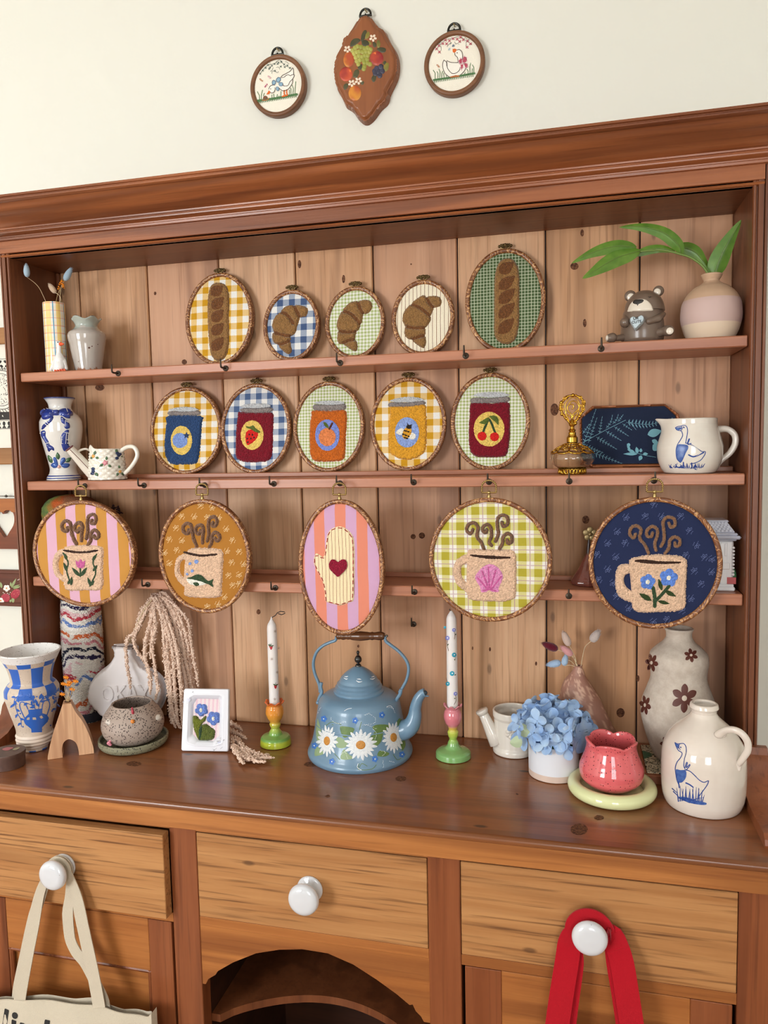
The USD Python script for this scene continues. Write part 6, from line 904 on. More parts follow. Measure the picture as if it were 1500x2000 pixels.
# --- the tufted wool vase
b = centred('d1', '600 1000', .093); b[0] += .003; L = dense(vase_px('d1', [(492, 735, 985), (480, 738, 880), (470, 738, 700), (458, 736, 520), (450, 728, 380), (446, 718, 250), (444, 708, 160), (450, 700, 100), (480, 670, 72), (560, 600, 62)], b), 170, 120); v, f = L.solid(); th, z = polarof(L, v)
Zs = 7.5*(z-.9)/.29*2.0+.55*np.sin(th*1.5+z*22)+1.1*(meshkit.fbm(np.stack([th*1.6, z*22, 0*z], 1), 3, 3)-.5)*2; pal = [C(q) for q in ('#e8e1d8', '#26293a', '#e8e1d8', '#d08a93', '#e8e1d8', '#c9683f', '#d9d2c8', '#e8e1d8', '#6884bd', '#e8e1d8', '#b9404e', '#e0b9bb', '#e8e1d8', '#332c4a')]; fr_ = Zs*1.9; i = np.floor(fr_).astype(int) % len(pal); P = np.array(pal)[i]; n_ = meshkit.noise(v*900, 5); W = np.array(C('#e8e1d8')); P = np.where((n_ > .70)[:, None], W, P); bk = meshkit.fbm(v*38, 2, 8); P = np.where((bk > .60)[:, None], W, P); rr = v-[L.c[0], L.c[1], 0]; v = v+rr*[1, 1, 0]*((meshkit.noise(v*420, 1)-.5)*.075)[:, None]
o = thing('tufted_vase', 'tall fuzzy wool-tufted column in white with red, blue and navy waves', 'vase', b); obj('body', (v, f), painted('tufted_wool', .95, .1, bump=.9, bscale=380.), o, smooth=True, col=P*.97); obj('dark_foot', grid(np.array([ring(L.R(ZW+q)+.0035*math.sin(pi*q/.022), ZW+q, L.c, 60) for q in np.linspace(0, .022, 7)]), False, True, flip=True), plain('wool_charcoal', '#34353f', .95, bump=.8, bscale=400.), o, smooth=True)
# --- checked blue vase
b = centred('e1', '500 1640', -.082); L = dense(vase_px('e1', [(334, 666, 1650), (326, 668, 1568), (284, 716, 1550), (262, 732, 1500), (268, 738, 1440), (270, 742, 1360), (254, 766, 1260), (215, 815, 1100), (185, 856, 960), (166, 888, 850), (168, 890, 780), (200, 862, 712), (257, 806, 645), (240, 826, 520), (206, 852, 420), (165, 888, 335), (104, 934, 225)], b), 330, 264)
def ribs(P):
    z = P[..., 2]; za, zb = pt('e1', '500 1545', b[1])[2], pt('e1', '500 1345', b[1])[2]; q = np.clip((z-za)/(zb-za), 0, 1); m = ((z > za) & (z < zb))*.0022*np.abs(np.sin(q*4*pi)); rr = np.hypot(P[..., 0]-L.c[0], P[..., 1]-L.c[1]); m = np.where(rr > L.R(z)-.002, m, 0); s_ = 1+m/np.maximum(rr, .01); P[..., 0] = L.c[0]+(P[..., 0]-L.c[0])*s_; P[..., 1] = L.c[1]+(P[..., 1]-L.c[1])*s_; return P
o = thing('checked_vase', 'flared stoneware vase with cobalt blue checks and a painted amphora', 'vase', b); v, f = L.pot(.0045, .012, fn=ribs); th, z = polarof(L, v); hz_ = lambda y: pt('e1', f'510 {y}', b[1])[2]; BLU, STN = np.array(C('#2f62ba')), np.array(C('#cbb9a8')); RIMW = np.array(C('#e3e0de'))
inside_ = np.hypot(v[:, 0]-L.c[0], v[:, 1]-L.c[1]) < L.R(z)-.0032; cell = np.floor((th+.11+.24)/(pi/6)).astype(int) % 2; P = np.tile(STN, (len(v), 1)); z4, z3_, z2_, z1_ = hz_(330), hz_(398), hz_(668), hz_(812)
P[(z < z4) & (z > z3_) & (cell == 1)] = BLU; P[(z <= z3_) & (z > z2_) & (cell == 0)] = BLU; P[(z <= z2_) & (z > z1_) & (cell == 1)] = BLU; P[(z < hz_(1556)) & (cell == 1)] = BLU; P[z >= z4] = RIMW; P[inside_] = RIMW; spk = meshkit.noise(v*700, 9) > .86; P = np.where((spk & ~np.all(P == BLU, axis=1))[:, None], np.array(C('#77675d')), P); P = np.where(((z < hz_(1345)) & (z > hz_(1556)))[:, None], np.array(C('#dccbbd')), P)
obj('body', (v, f), painted('checked_glaze', .38, coat=.1), o, smooth=True, col=P); VB = plain('cobalt_matt', '#2f62ba', .4); STM = plain('stone_matt', '#cbb9a8', .45)
am = valid(k('e1', '390 1045 590 1028 590 1092 652 1112 682 1160 662 1212 585 1290 585 1356 440 1362 436 1312 350 1242 330 1192 350 1150 402 1100')); sq = U(k('e1', '380 1155 415 1148 410 1185 370 1185'), k('e1', '452 1150 500 1150 508 1185 455 1185'), k('e1', '548 1140 580 1122 605 1155 572 1170')); deco(o, 'painted_amphora', L, am.difference(sq), VB, .0005, 3.)
for q in ('345 1160 300 1070 275 990 285 945 320 938 355 965 388 1035', '655 1115 690 1000 685 935 650 910 612 930 592 975 585 1040'): deco(o, 'amphora_handle', L, stroke(k('e1', q), 1.7), VB, .0005, 1.5)
for br in ('490 1035 470 950 420 880 340 845 260 850 205 900 195 990', '495 1035 440 980 360 945', '535 1040 560 930 610 870 690 820 790 790 860 770', '560 920 640 880 720 850 770 880 790 960 770 1060', '250 850 220 960 240 1080 290 1180 300 1280'):
    p2 = cat(k('e1', br), 5, False); deco(o, 'painted_branch', L, stroke(p2, 1.0, smooth=False), VB, .0005, 1.5)
    for i in range(2, len(p2)-1, 3):
        t = p2[i+1]-p2[i-1]; t /= np.linalg.norm(t); nn = np.array([-t[1], t[0]])*(1 if (i//3) % 2 else -1); deco(o, 'painted_leaf', L, leafp(p2[i], p2[i]+t*6+nn*7, 4.2, 1.), VB, .0006, 1.8)
for q in ('512 862', '322 1280', '702 1262', '722 1062', '285 1095'): deco(o, 'painted_dot', L, disc(k('e1', q)[0], 1.5, n=9), VB, .0006, 1.)
for q in ('470 935 440 835', '520 990 505 905', '550 900 580 815', '475 890 462 840'): deco(o, 'painted_leaf', L, leafp(*k('e1', q), 5), VB, .0006, 1.8)
# --- small turned box
b = on_top('e1', '130 1900', .030); b[0] -= .001; o = thing('trinket_box', 'small dark wooden box with a painted pink flower on its lid', 'box', b); BXW = plain('box_brown', '#5c3f33', .45, mottle=('#4a3129', 60.)); R_ = 216*msc('e1', '120 1800', b[1]); h1 = 150*msc('e1', '120 1800', b[1]); Lb = Lathe(b, [(ZW, R_*.97), (ZW+h1*.9, R_*.985), (ZW+h1, R_*.98)], smooth=False); obj('body', Lb.solid(), BXW, o, smooth=40); Ld = Lathe(b, [(ZW+h1, R_*1.02), (ZW+h1+.006, R_*1.03), (ZW+h1+.0075, R_)], smooth=False); ld = obj('lid', Ld.solid(), BXW, o, smooth=40); pl = Plane((b[0], b[1], ZW+h1+.0077), (0, 0, 1))
obj('painted_flower', relief(valid(cat(k('e1', '30 1595 90 1570 150 1568 190 1575 150 1595 110 1612 60 1612'), 3)), pl.hit, .0003, 1, 2, base=.0002), plain('box_pink', '#b4656b', .5), ld); obj('painted_leaf', relief(valid(cat(k('e1', '175 1600 220 1575 278 1570 250 1595 205 1610'), 3)), pl.hit, .0003, 1, 2, base=.0002), plain('box_leaf', '#a39a78', .5), ld)
# --- arch of laminated wood
pa, pb = on_top('d1', '378 1222'), on_top('d1', '605 1190'); d = pb-pa; nr = np.array([d[1], -d[0], 0]); nr = nr if nr[1] < 0 else -nr; pl = Plane(pa, nr); o = thing('arch_vase', 'pale laminated wooden arch bud vase in front of the checked vase', 'vase', pa); arp = valid(np.vstack([k('d1', '438 842 496 836'), cat(k('d1', '496 836 530 900 572 955 618 1045 650 1140 656 1182'), 4, False), k('d1', '552 1196'), cat(k('d1', '552 1196 545 1150 525 1105 482 1085 447 1105 432 1150 436 1195'), 4, False), k('d1', '424 1214 330 1226'), cat(k('d1', '330 1226 340 1170 362 1075 402 955 438 842'), 4, False)]))
ARW = wood('arch_pine', '#dcb08a', '#c89872', '#a97654', 'z', rough=.5, streak=.55, s=2.2, bump=.05); pts = np.array(arp.exterior.coords)[:-1]; Pw = pl.hit(pts)[0]; Pw[:, 2] = np.where(Pw[:, 2] < ZW+.006, ZW, Pw[:, 2]); e1 = d/np.linalg.norm(d); lo = Polygon(np.stack([(Pw-pa)@e1, Pw[:, 2]], 1)).buffer(0); v, f = sheet(lo, 0, .028); v = np.asarray(v); obj('arch', (pa*[1, 1, 0]+v[:, :1]*e1+v[:, 1:2]*[0, 0, 1]-v[:, 2:]*pl.nn, f), ARW, o)
mth = pl.hit(k('d1', '468 838'))[0][0]-pl.nn*.014; obj('mouth', tube([mth-[0, 0, .002], mth+[0, 0, .0006]], .006, 18), plain('arch_hole', '#5a3a24', .8), o)
o = thing('dried_flower', 'sprig of tiny orange dried flowers in the wooden arch bud vase', 'dried flower', mth, )
for i, q in enumerate(('465 655', '490 690', '532 682', '508 738', '440 772', '478 705', '448 700')): 
    e = pt('d1', q, mth[1]-.002*(i % 3)); obj('stem', tube([mth-[0, 0, .005], (mth+e)/2+[.002*(i % 2), 0, 0], e], .0006, 6), STRAW, o, smooth=True); fl = []
    for j in range(7): a = j*2*pi/7; fl.append(flesh([[(e, .0011), (e+np.array([math.cos(a)*.0062, -.002, math.sin(a)*.0035+.001]), .0012)]], .002, 1, 8))
    obj('blossom', join(*fl, ball(e+[0, -.001, .001], .0022, n=1)), OR, o, smooth=True)
# --- hen pot and its saucer
b = on_top('e2', '690 1890', .066); SPK = dict(speck='#4b3d38', spk_scale=330., spk_size=.42); ST1 = plain('speckled_stone', '#a8968a', .6, **SPK); ST2 = plain('speckled_olive', '#86836a', .6, speck='#3f3d33', spk_scale=330., spk_size=.40); R_ = 530*msc('e2', '690 1650', b[1])
o = thing('saucer', 'speckled olive stoneware saucer under the hen pot', 'saucer', b); Ls = Lathe(b, [(ZW, R_*.86), (ZW+.004, R_*.95), (ZW+.012, R_), (ZW+.0165, R_*1.0)], n=64); obj('dish', Ls.pot(.005, .006), ST2, o, smooth=True)
b2 = b.copy(); b2[2] = ZW+.0066; L = vase_px('e2', [(430, 950, 1715), (300, 1085, 1635), (212, 1168, 1510), (190, 1190, 1390), (212, 1168, 1260), (268, 1108, 1150), (322, 1055, 1075), (348, 1018, 1030)], b2, n=64); o = thing('hen_pot', 'round speckled pot with a little hen face, red comb and white wings', 'pot', b2); obj('body', L.pot(.005, .01), ST1, o, smooth=True)
deco(o, 'comb', L, cat(k('e2', '642 1092 660 1100 680 1150 690 1195 665 1210 640 1195 634 1140'), 3), plain('comb_red', '#b1394a', .4), .005, 2.2, 2, flat=False, base=-.0005); deco(o, 'beak', L, disc(k('e2', '660 1326')[0], 4.4, 4.4), plain('beak_orange', '#d9822b', .4), .005, 4, 2, flat=False, base=-.0005)
for q in ('598 1284', '730 1284'): deco(o, 'eye', L, disc(k('e2', q)[0], 1.6, 1.2, 10), BLK, .0009, 1., 1, flat=False, base=.0003)
for q, rx, ry in (('258 1338', 4.4, 7), ('1082 1262', 6.4, 7)): deco(o, 'wing', L, disc(k('e2', q)[0], rx, ry, 16), plain('wing_white', '#d9cfc4', .5, **SPK), .0035, 3, 2, flat=False, base=-.0003)
obj('foot', flesh([[(pt('e2', '262 1680', b[1]-.056), .0032), (pt('e2', '312 1625', b[1]-.054), .0026)], [(pt('e2', '262 1680', b[1]-.056), .0032), (pt('e2', '300 1705', b[1]-.057), .0030)]], .002, 3), plain('foot_pink', '#cf7f8d', .5, speck='#a34a5e', spk_scale=330., spk_size=.4), o, smooth=True)
# --- white watering can
b = on_top('d4', '385 1056', .036); o = thing('white_watering_can', 'small white ceramic watering can with an embossed flower, behind the hydrangea', 'watering can', b); WC = plain('ivory_glaze', '#ddd5ca', .14, coat=.4); L = vase_px('d4', [(234, 530, 1020), (230, 534, 985), (240, 522, 960), (240, 524, 860), (240, 524, 760), (232, 532, 735), (232, 532, 700)], b); obj('body', L.pot(.004, .008), WC, o, smooth=True); u = msc('d4', '300 850', b[1]); obj('spout', tube([pt('d4', q, b[1]-.012) for q in ('270 935', '228 860', '190 780', '160 718')], np.array([62, 48, 38, 33])*u, 18), WC, o, smooth=True); tp = pt('d4', '155 708', b[1]-.012); obj('rose', tube([tp+[.003, 0, -.006], tp, tp+[-.0015, 0, .003]], np.array([36, 46, 42])*u, 18), WC, o, smooth=True)
for i, a in enumerate((150, 100, 200, 260, 310)): deco(o, 'embossed_petal', L, petal(k('d4', '372 870')[0], a, 13, 10), WC, .003, 3, 2.5, flat=False, base=-.0002)
# --- planter with blue hydrangea
b = on_top('d4', '680 1244', .0455); L = vase_px('d4', [(499, 862, 1205), (497, 863, 1150), (496, 864, 1000), (496, 864, 925)], b); v, f = dense(L, 40, 64).pot(.004, .01); P = np.where((v[:, 2] < ZW+.0125)[:, None], np.array(C('#d6bfb1')), np.array(C('#dfe0e6'))); o = thing('planter', 'plain white cylinder planter with an unglazed foot, holding the hydrangea', 'planter', b); obj('body', (v, f), painted('planter_glaze', .35), o, smooth=True, col=P)
o = thing('hydrangea', 'pale blue hydrangea head filling the white planter', 'flower', [b[0], b[1], L.z1]); HY = mat('hydrangea_petal', dict(g=('geometry', {}), ob=('object_info', {}), n=('noise_texture', dict(scale=38., detail=2)), ad=('math', dict(math_type='add', value2=0.)), sb=('math', dict(math_type='multiply_add', value2=.30, value3=-.15)), r=('rgb_ramp', dict(ramp=[(.28, C('#8db2e4')), (.5, C('#aac8ec')), (.72, C('#c2daf0')), (.9, C('#d8e6e8'))])), p=('principled_bsdf', dict(roughness=.6, sheen_weight=.2)), t=('translucent_bsdf', dict(color=C('#a9c9ee'))), m=('mix_closure', dict(fac=.2))), [('g.position', 'n.vector'), ('ob.random', 'sb.value1'), ('n.fac', 'ad.value1'), ('sb.value', 'ad.value2'), ('ad.value', 'r.fac'), ('r.color', 'p.base_color'), ('p.BSDF', 'm.closure1'), ('t.BSDF', 'm.closure2')], 'm.closure')
r = np.random.default_rng(12); hc = np.array([b[0]+.001, b[1], L.z1+.006]); u = msc('d4', '700 800', b[1])
def floret(p, n, s, name='floret'):
    n = n/np.linalg.norm(n); a = np.cross(n, [0, 0, 1.]) if abs(n[2]) < .9 else np.cross(n, [1., 0, 0]); a /= np.linalg.norm(a); bb = np.cross(n, a); rot = r.uniform(0, 2*pi); w = np.linspace(0, 2*pi, 49)[:-1]; sh = (.30+.70*np.abs(np.cos(2*w))**.55)*(1+.06*np.sin(4*w+1)); rad = np.linspace(.04, 1, 6); cup = r.uniform(-.05, .4); tw = r.uniform(-.3, .3, 4)
    P = [[p+s*q*sh[i]*(math.cos(w[i]+rot)*a+math.sin(w[i]+rot)*bb)+n*s*(cup*q*q*.8+.10*q*math.sin(4*w[i])+tw[int(((w[i]+pi/4) % (2*pi))//(pi/2))]*q*q) for i in range(48)] for q in rad]; P = np.array(P); rr_ = np.hypot(P[..., 0]-b[0], P[..., 1]-b[1]); P[..., 2] = np.where((rr_ < .0475) & (P[..., 2] < L.z1+.003), L.z1+.003, P[..., 2]); dt = P[..., :2]-TPC[:2]; rt_ = np.linalg.norm(dt, axis=-1, keepdims=True); P[..., :2] = np.where((rt_ < .0655) & (P[..., 2:] < 1.02), TPC[:2]+dt/rt_*.0655, P[..., :2]); obj(name, grid(P, False, True), HY, o, smooth=True)
TPC = on_top('d4', '1105 1452', .074)
for i in range(46):
    t = (i+.5)/46; el = math.asin(1-t*1.02); az = i*2.39996; d = np.array([math.cos(el)*math.cos(az), math.cos(el)*math.sin(az), math.sin(el)]); p = hc+d*[.068, .047, .060]+r.normal(0, .003, 3)
    if p[2] > L.z1-.016: floret(p, d+r.normal(0, .22, 3), .0235*r.uniform(.9, 1.2))
for q, n in (('430 820', (-1, -.8, .2)), ('560 780', (-.5, -1, .2)), ('640 870', (-.2, -1, 0)), ('800 850', (.2, -1, .1)), ('620 950', (-.1, -1, -.3)), ('760 900', (.1, -1, -.2)), ('520 880', (-.4, -1, 0))): floret(pt('d4', q, b[1]-.056), np.array(n, float), .021)
for q, q2 in (('450 930', '360 940'), ('470 900', '450 800')): obj('pale_bract', blade(k('d4', f'{q} '+' '.join(map(str, ((np.array(q.split(), float)+np.array(q2.split(), float))/2+3).round(0)))+f' {q2}'), .022, b[1]-.054, b[1]-.06), plain('bract_green', '#b9c9a5', .6), o, smooth=True)
obj('leaf_base', ball(hc-[0, 0, .012], .04, (1, 1, .8), 2), plain('hydrangea_leaf', '#3f5b35', .7, bump=.5, bscale=90.), o, smooth=True)
# --- rosy twisted vase with bunny tails
YV = .098; rows = [(690, 1190, 960), (705, 1140, 880), (716, 1092, 790), (722, 1050, 700), (730, 1015, 620), (738, 980, 560), (760, 934, 490), (800, 908, 440), (816, 900, 415), (830, 889, 385), (828, 890, 372)]; P = []; b = centred('d4', '940 960', YV)
for i, (xl, xr, y) in enumerate(rows): c0 = pt('d4', f'{(xl+xr)/2} {y}', YV); c0[2] = ZW if i == 0 else c0[2]; w = np.arange(56)*2*pi/56; rx = (xr-xl)/2*msc('d4', f'{xl} {y}', YV); ry = min(rx, .037); P.append(np.stack([c0[0]+rx*np.cos(w), YV+ry*np.sin(w)*(1 if i else 1), np.full(56, c0[2])], 1))
P = np.array(P); s = np.linspace(0, 1, len(rows)); ss = np.linspace(0, 1, 50); P = np.stack([PchipInterpolator(s, P[:, :, i])(ss) for i in range(3)], -1); o = thing('rosy_vase', 'mottled dusty rose vase with sloping shoulders behind the hydrangea', 'vase', b); v, f = grid(np.concatenate([P, (P[-1:]-P[-1].mean(0))*.72+P[-1].mean(0), (P[-4:-3]-P[-4].mean(0))*.55+P[-4].mean(0)]), False, True, flip=True); n_ = meshkit.fbm(v*[150, 150, 45], 3, 6); cc = np.where((n_ > .60)[:, None], np.array(C('#d0a893')), np.array(C('#a57868'))); obj('body', (v, f), painted('rosy_glaze', .45, coat=.15, bump=.15, bscale=260.), o, smooth=True, col=cc)
for lab, hb_, ht_, w, st, col in (('ivory bunny tail grass, upper one of the two pale tails, in the rosy vase', '795 232', '748 125', 58, '852 385 842 330 822 280 800 236', '#cbb3a6'), ('grey bunny tail grass standing apart beside the plank joint in the rosy vase', '955 200', '1012 120', 66, '880 385 892 310 910 240 950 200', '#bfb1ab'), ('dark red bunny tail grass in the rosy vase', '712 258', '600 212', 62, '858 385 835 330 790 290 715 262', '#5f1226'), ('pink bunny tail grass in the rosy vase', '818 300', '735 235', 54, '848 385 838 345 820 304', '#cf9596'), ('pale blue bunny tail grass nearest the hydrangea petals, in the rosy vase', '735 352', '634 370', 56, '845 385 810 345 775 335 738 348', '#9db4d0'), ('short pale blue bunny tail grass pointing up in the rosy vase', '755 375', '770 300', 48, '845 385 800 372 760 378', '#a4bad2')): bunny(lab, 'd4', hb_, ht_, w, st, YV-.004, col, group=None)
# --- tulip pot on its lime saucer
b = on_top('d4', '1105 1452', .074); R_ = 306*msc('d4', '1105 1260', b[1]); o = thing('saucer', 'pale lime glazed saucer with a fat round rim, under the red tulip pot', 'saucer', b); LIM = plain('lime_glaze', '#dde0aa', .1, coat=.5); obj('dish', join(tube(np.stack([b[0]+(R_-.0118)*np.cos(np.arange(72)*2*pi/72), b[1]+(R_-.0118)*np.sin(np.arange(72)*2*pi/72), np.full(72, ZW+.0118)], 1), .0116, 18, closed=True), Lathe(b, [(ZW+.002, R_-.012), (ZW+.009, R_-.010)], n=60, smooth=False).solid()), LIM, o, smooth=True)
b2 = b.copy(); b2[2] = ZW+.0094; b2[0] -= .001; L = vase_px('d4', [(990, 1205, 1330), (925, 1275, 1290), (872, 1322, 1225), (864, 1330, 1160), (882, 1312, 1090), (908, 1290, 1020), (920, 1280, 965), (912, 1286, 925)], b2, n=100); RP = plain('coral_glaze', '#db6468', .12, coat=.5, speck='#5c1f25', spk_scale=260., spk_size=.24)
def tulip(P):
    a = np.arctan2(P[..., 0]-L.c[0], -(P[..., 1]-L.c[1])); t = np.clip((P[..., 2]-(L.z1-.03))/.03, 0, 1)**1.4; q = np.abs(np.cos(2.5*a+.35))**.7; P[..., 2] += t*(q-.55)*.0075; s_ = 1+t*(q-.6)*.05-np.clip((P[..., 2]-L.z0)/(L.z1-L.z0), 0, 1)*.02*(1-q)**2; P[..., 0] = L.c[0]+(P[..., 0]-L.c[0])*s_; P[..., 1] = L.c[1]+(P[..., 1]-L.c[1])*s_; return P
o = thing('tulip_pot', 'speckled coral red pot shaped like a tulip, on the lime saucer', 'pot', b2); obj('body', dense(L, 60, 100).pot(.005, .012, lip=5, fn=tulip), RP, o, smooth=True)
# --- tile stand and the tall flowered vase
q0 = atz(*k('d4', '1302 966')[0], ZW+.018); q1 = atz(*k('d4', '1332 1168')[0], ZW+.018); xa, xb, ya, yb = q1[0]-.002, q1[0]+.168, q1[1], q1[1]+.168; yb = min(yb, .1375); xb = min(xb, 1.386); o = thing('tile_stand', 'wooden trivet set with a green leaf-patterned tile, under the tall flowered vase', 'trivet', ((xa+xb)/2, (ya+yb)/2, ZW)); TW = FRAME_X
obj('wooden_frame', join(box(xa, xb, ya, ya+.010, ZW, ZW+.0165, .0015), box(xa, xb, yb-.010, yb, ZW, ZW+.0165, .0015), box(xa, xa+.010, ya+.010, yb-.010, ZW, ZW+.0165, .0015), box(xb-.010, xb, ya+.010, yb-.010, ZW, ZW+.0165, .0015)), TW, o); obj('tile', box(xa+.0101, xb-.0101, ya+.0101, yb-.0101, ZW+.002, ZW+.0175, .001), mat('leaf_tile', dict(g=('geometry', {}), n=('noise_texture', dict(scale=46., detail=1., distortion=2.6)), w=('math', dict(math_type='multiply', value2=30.)), s=('math', dict(math_type='sine')), r=('rgb_ramp', dict(ramp=[(.42, C('#d8cdb0')), (.5, C('#cfc4a6')), (.56, C('#2f4034')), (1., C('#24372e'))])), n2=('noise_texture', dict(scale=15., detail=0.)), r2=('rgb_ramp', dict(ramp=[(.56, (0, 0, 0)), (.6, (1, 1, 1))])), x=('mix_color', dict(b=C('#2f6a50'))), p=('principled_bsdf', dict(roughness=.12))), [('g.position', 'n.vector'), ('n.fac', 'w.value1'), ('w.value', 's.value1'), ('s.value', 'r.fac'), ('g.position', 'n2.vector'), ('n2.fac', 'r2.fac'), ('r2.color', 'x.fac'), ('r.color', 'x.a'), ('x.result', 'p.base_color')]), o)
b = np.array([pt('d5', '535 1270', .066)[0], .066, ZW+.0179]); L = dense(vase_px('d5', [(372, 690, 1268), (335, 735, 1215), (300, 790, 1110), (262, 830, 980), (238, 852, 855), (245, 838, 760), (276, 790, 640), (295, 752, 540), (298, 762, 480), (288, 772, 410), (292, 765, 345), (340, 715, 285), (396, 655, 232), (417, 628, 185), (414, 626, 155), (402, 640, 122)], b), 90, 72); o = thing('flowered_vase', 'tall curvy beige vase with brown daisies, standing on the tile', 'vase', b); obj('body', L.pot(.005, .012), plain('beige_bisque', '#bcad9f', .75, mottle=('#cbbfb2', 90.), bump=.3, bscale=500.), o, smooth=True); DB_, DC = plain('daisy_brown', '#5a2b22', .5), plain('daisy_cream', '#d3c5b5', .6)
for q, rr, rot, sq in (('318 410', 18, 10, .7), ('650 348', 13.5, 20, 1.), ('262 770', 19, 15, .6), ('594 712', 28, 32, .92), ('448 1095', 14, 0, 1.)):
    c0 = k('d5', q)[0]; PP = shapely.affinity.affine_transform(U(*[petal((0, 0), rot+60*i, 1., .52, .02) for i in range(6)]), [rr*sq, 0, 0, rr, c0[0], c0[1]]); deco(o, 'brown_daisy', L, PP, DB_, .0005, 3.); deco(o, 'daisy_eye', L, disc(c0, rr*sq*.2, rr*.2, 12), DC, .0009, 2.)
# --- goose jug
b = on_top('d5', '785 1778', .0735); b[0] -= .007; L = vase_px('d5', [(482, 1086, 1690), (455, 1118, 1600), (447, 1128, 1500), (445, 1132, 1380), (448, 1130, 1240), (462, 1112, 1140), (500, 1065, 1050), (555, 1010, 975), (620, 950, 915), (668, 910, 870), (688, 892, 835), (684, 896, 812), (668, 906, 790), (672, 902, 765)], b, n=96); o = thing('goose_jug', 'big glazed cream stoneware jug painted with a blue goose, by the scroll bracket', 'jug', b); JG = plain('jug_glaze', '#dccfc3', .1, coat=.5, mottle=('#e2d7cc', 16.)); obj('body', L.pot(.006, .01), JG, o, smooth=True); u = msc('d5', '900 1200', b[1])
hp_ = cat(k('d5', '885 1022 945 985 1015 980 1080 1012 1128 1078 1132 1150 1098 1212 1056 1270'), 5, False); hA, hB = L.hit(hp_[[0, -1]])[0]; tt_ = np.linspace(0, 1, len(hp_)); obj('handle', tube([at(*p, hA[1]+(hB[1]-hA[1])*t-.020*math.sin(pi*t)**.7) for p, t in zip(hp_, tt_)], np.interp(tt_, [0, .12, .5, .9, 1], [40, 33, 34, 28, 24])*u, 14, flat=.8), JG, o, smooth=True); obj('thumb_print', flesh([[(hA, 34*u), (hA+[.006, -.003, .003], 28*u)]], .002, 4), JG, o, smooth=True); obj('thumb_print', flesh([[(hB, 26*u), (L.hit(k('d5', '1058 1316'))[0][0], 15*u)]], .002, 4), JG, o, smooth=True)
gooseart(o, L, 'd5', [('515 1088 535 1100 560 1098 590 1098 608 1125 610 1170 595 1230 590 1285 600 1310', 1.4), ('515 1088 525 1120 545 1155 572 1172 575 1190 560 1220 535 1250 520 1290 518 1320', 1.4), ('560 1098 545 1120 560 1150', 1.0), ('562 1128 566 1130', 2.), ('600 1318 640 1330 680 1365 720 1405 760 1425 798 1412 785 1450 750 1500 720 1540', 1.5), ('600 1300 612 1260 620 1262 612 1300 638 1275 640 1285 610 1322', 1.6), ('608 1430 640 1445 668 1466', 2.4), ('545 1420 552 1470', 2.), ('518 1320 530 1400 550 1450', 1.3)], ['522 1318 560 1322 600 1322 612 1345 605 1390 575 1425 545 1425 530 1390', '515 1090 540 1102 552 1112 545 1140 528 1120', '545 1555 600 1550 700 1580 780 1600 760 1618 640 1600'], [f'{x} {1590-12*math.sin((x-540)/200*pi)} {x+dx} {1470+dy}' for x, dx, dy in ((545, -15, 0), (560, 0, -15), (575, 12, 10), (590, -18, 5), (600, 8, -10), (615, -8, 0), (630, 12, 15), (645, -4, 10), (660, 10, 0), (675, -14, 10), (690, 6, -5), (705, 14, 5), (720, -6, 0), (735, 12, 20), (745, 20, 60))]+['490 1475 540 1520', '500 1500 560 1560', '545 1555 640 1600', '600 1560 760 1605', '640 1580 760 1550'])
# ================================================================ on the wall above, on the wall beside, and the bags
def hanger(o, tp, s=1.0, up=np.array([0, 0, 1.])):
    """Dark D-shaped hanger over a nail."""
    a = np.linspace(0, pi, 15); e1 = np.array([1., 0, 0]); m = [tube([tp+e1*.0115*s*math.cos(q)+up*(.0035+.0125*math.sin(q))*s for q in a], .0022*s, 8), tube([tp-e1*.0135*s+up*.0028*s, tp+e1*.0135*s+up*.0028*s], .0022*s, 8), tube([tp+up*.0035*s, tp+up*.0065*s], [.0026*s, .0012*s], 8)]
    obj('hanger', join(*m), plain('black_iron', '#2a2822', .35, metal=.7), o, smooth=40); obj('nail', tube([tp+up*.0155*s+[0, .012, 0], tp+up*.0135*s+[0, -.003, 0]], .0011*s, 7), plain('nail_brass', '#a08a58', .3, metal=.9), o, smooth=40)
RINGB = wood('hoop_brown', '#84583a', '#6f482e', '#4c2e1c', 'x', rough=.45, streak=.2, s=2.); LINEN = fabric('aida_linen', 'plain', ('#f6efde',)); YW = YB-.0145
def crosses(pts, s=1.6): return U(*[stroke([np.array(p)+(-s, -s), np.array(p)+(s, s)], s*.62, smooth=False) for p in pts]+[stroke([np.array(p)+(-s, s), np.array(p)+(s, -s)], s*.62, smooth=False) for p in pts])
TH = {n: plain('floss_'+n, c, .8) for n, c in dict(grey='#6a5f58', green='#4d7346', dark='#4d5f58', red='#b34a5c', orange='#dd6a2a', blue='#8fb0c4', navy='#4f6a86', white='#f2ece0', pink='#d9a0ad', brown='#8a5330', rust='#b56a3c', magenta='#b53a6b').items()}
def stitch(h, name, poly, m, hh=.0007): return h.add(name, poly, m, hh, .4, res=2., jag=0, flat=True)
def goosehoop(name, label, c, L, R, T, B):
    h = Hoop(name, label, c, L, R, T, B, YW, LINEN, 0, 'goose cross-stitch hoops on the wall', None, band=.0088, depth=.013, ringm=RINGB); hanger(h.o, h.loc(np.array([0.]), np.array([h.b]), np.array([.0]))[0]+[0, .004, -.001]); return h
h = goosehoop('cross_stitch_hoop', 'small round cross-stitch hoop of a goose bending to a snail, on the wall', 'g1', '100 1010', '1345 960', '760 300', '690 1705')
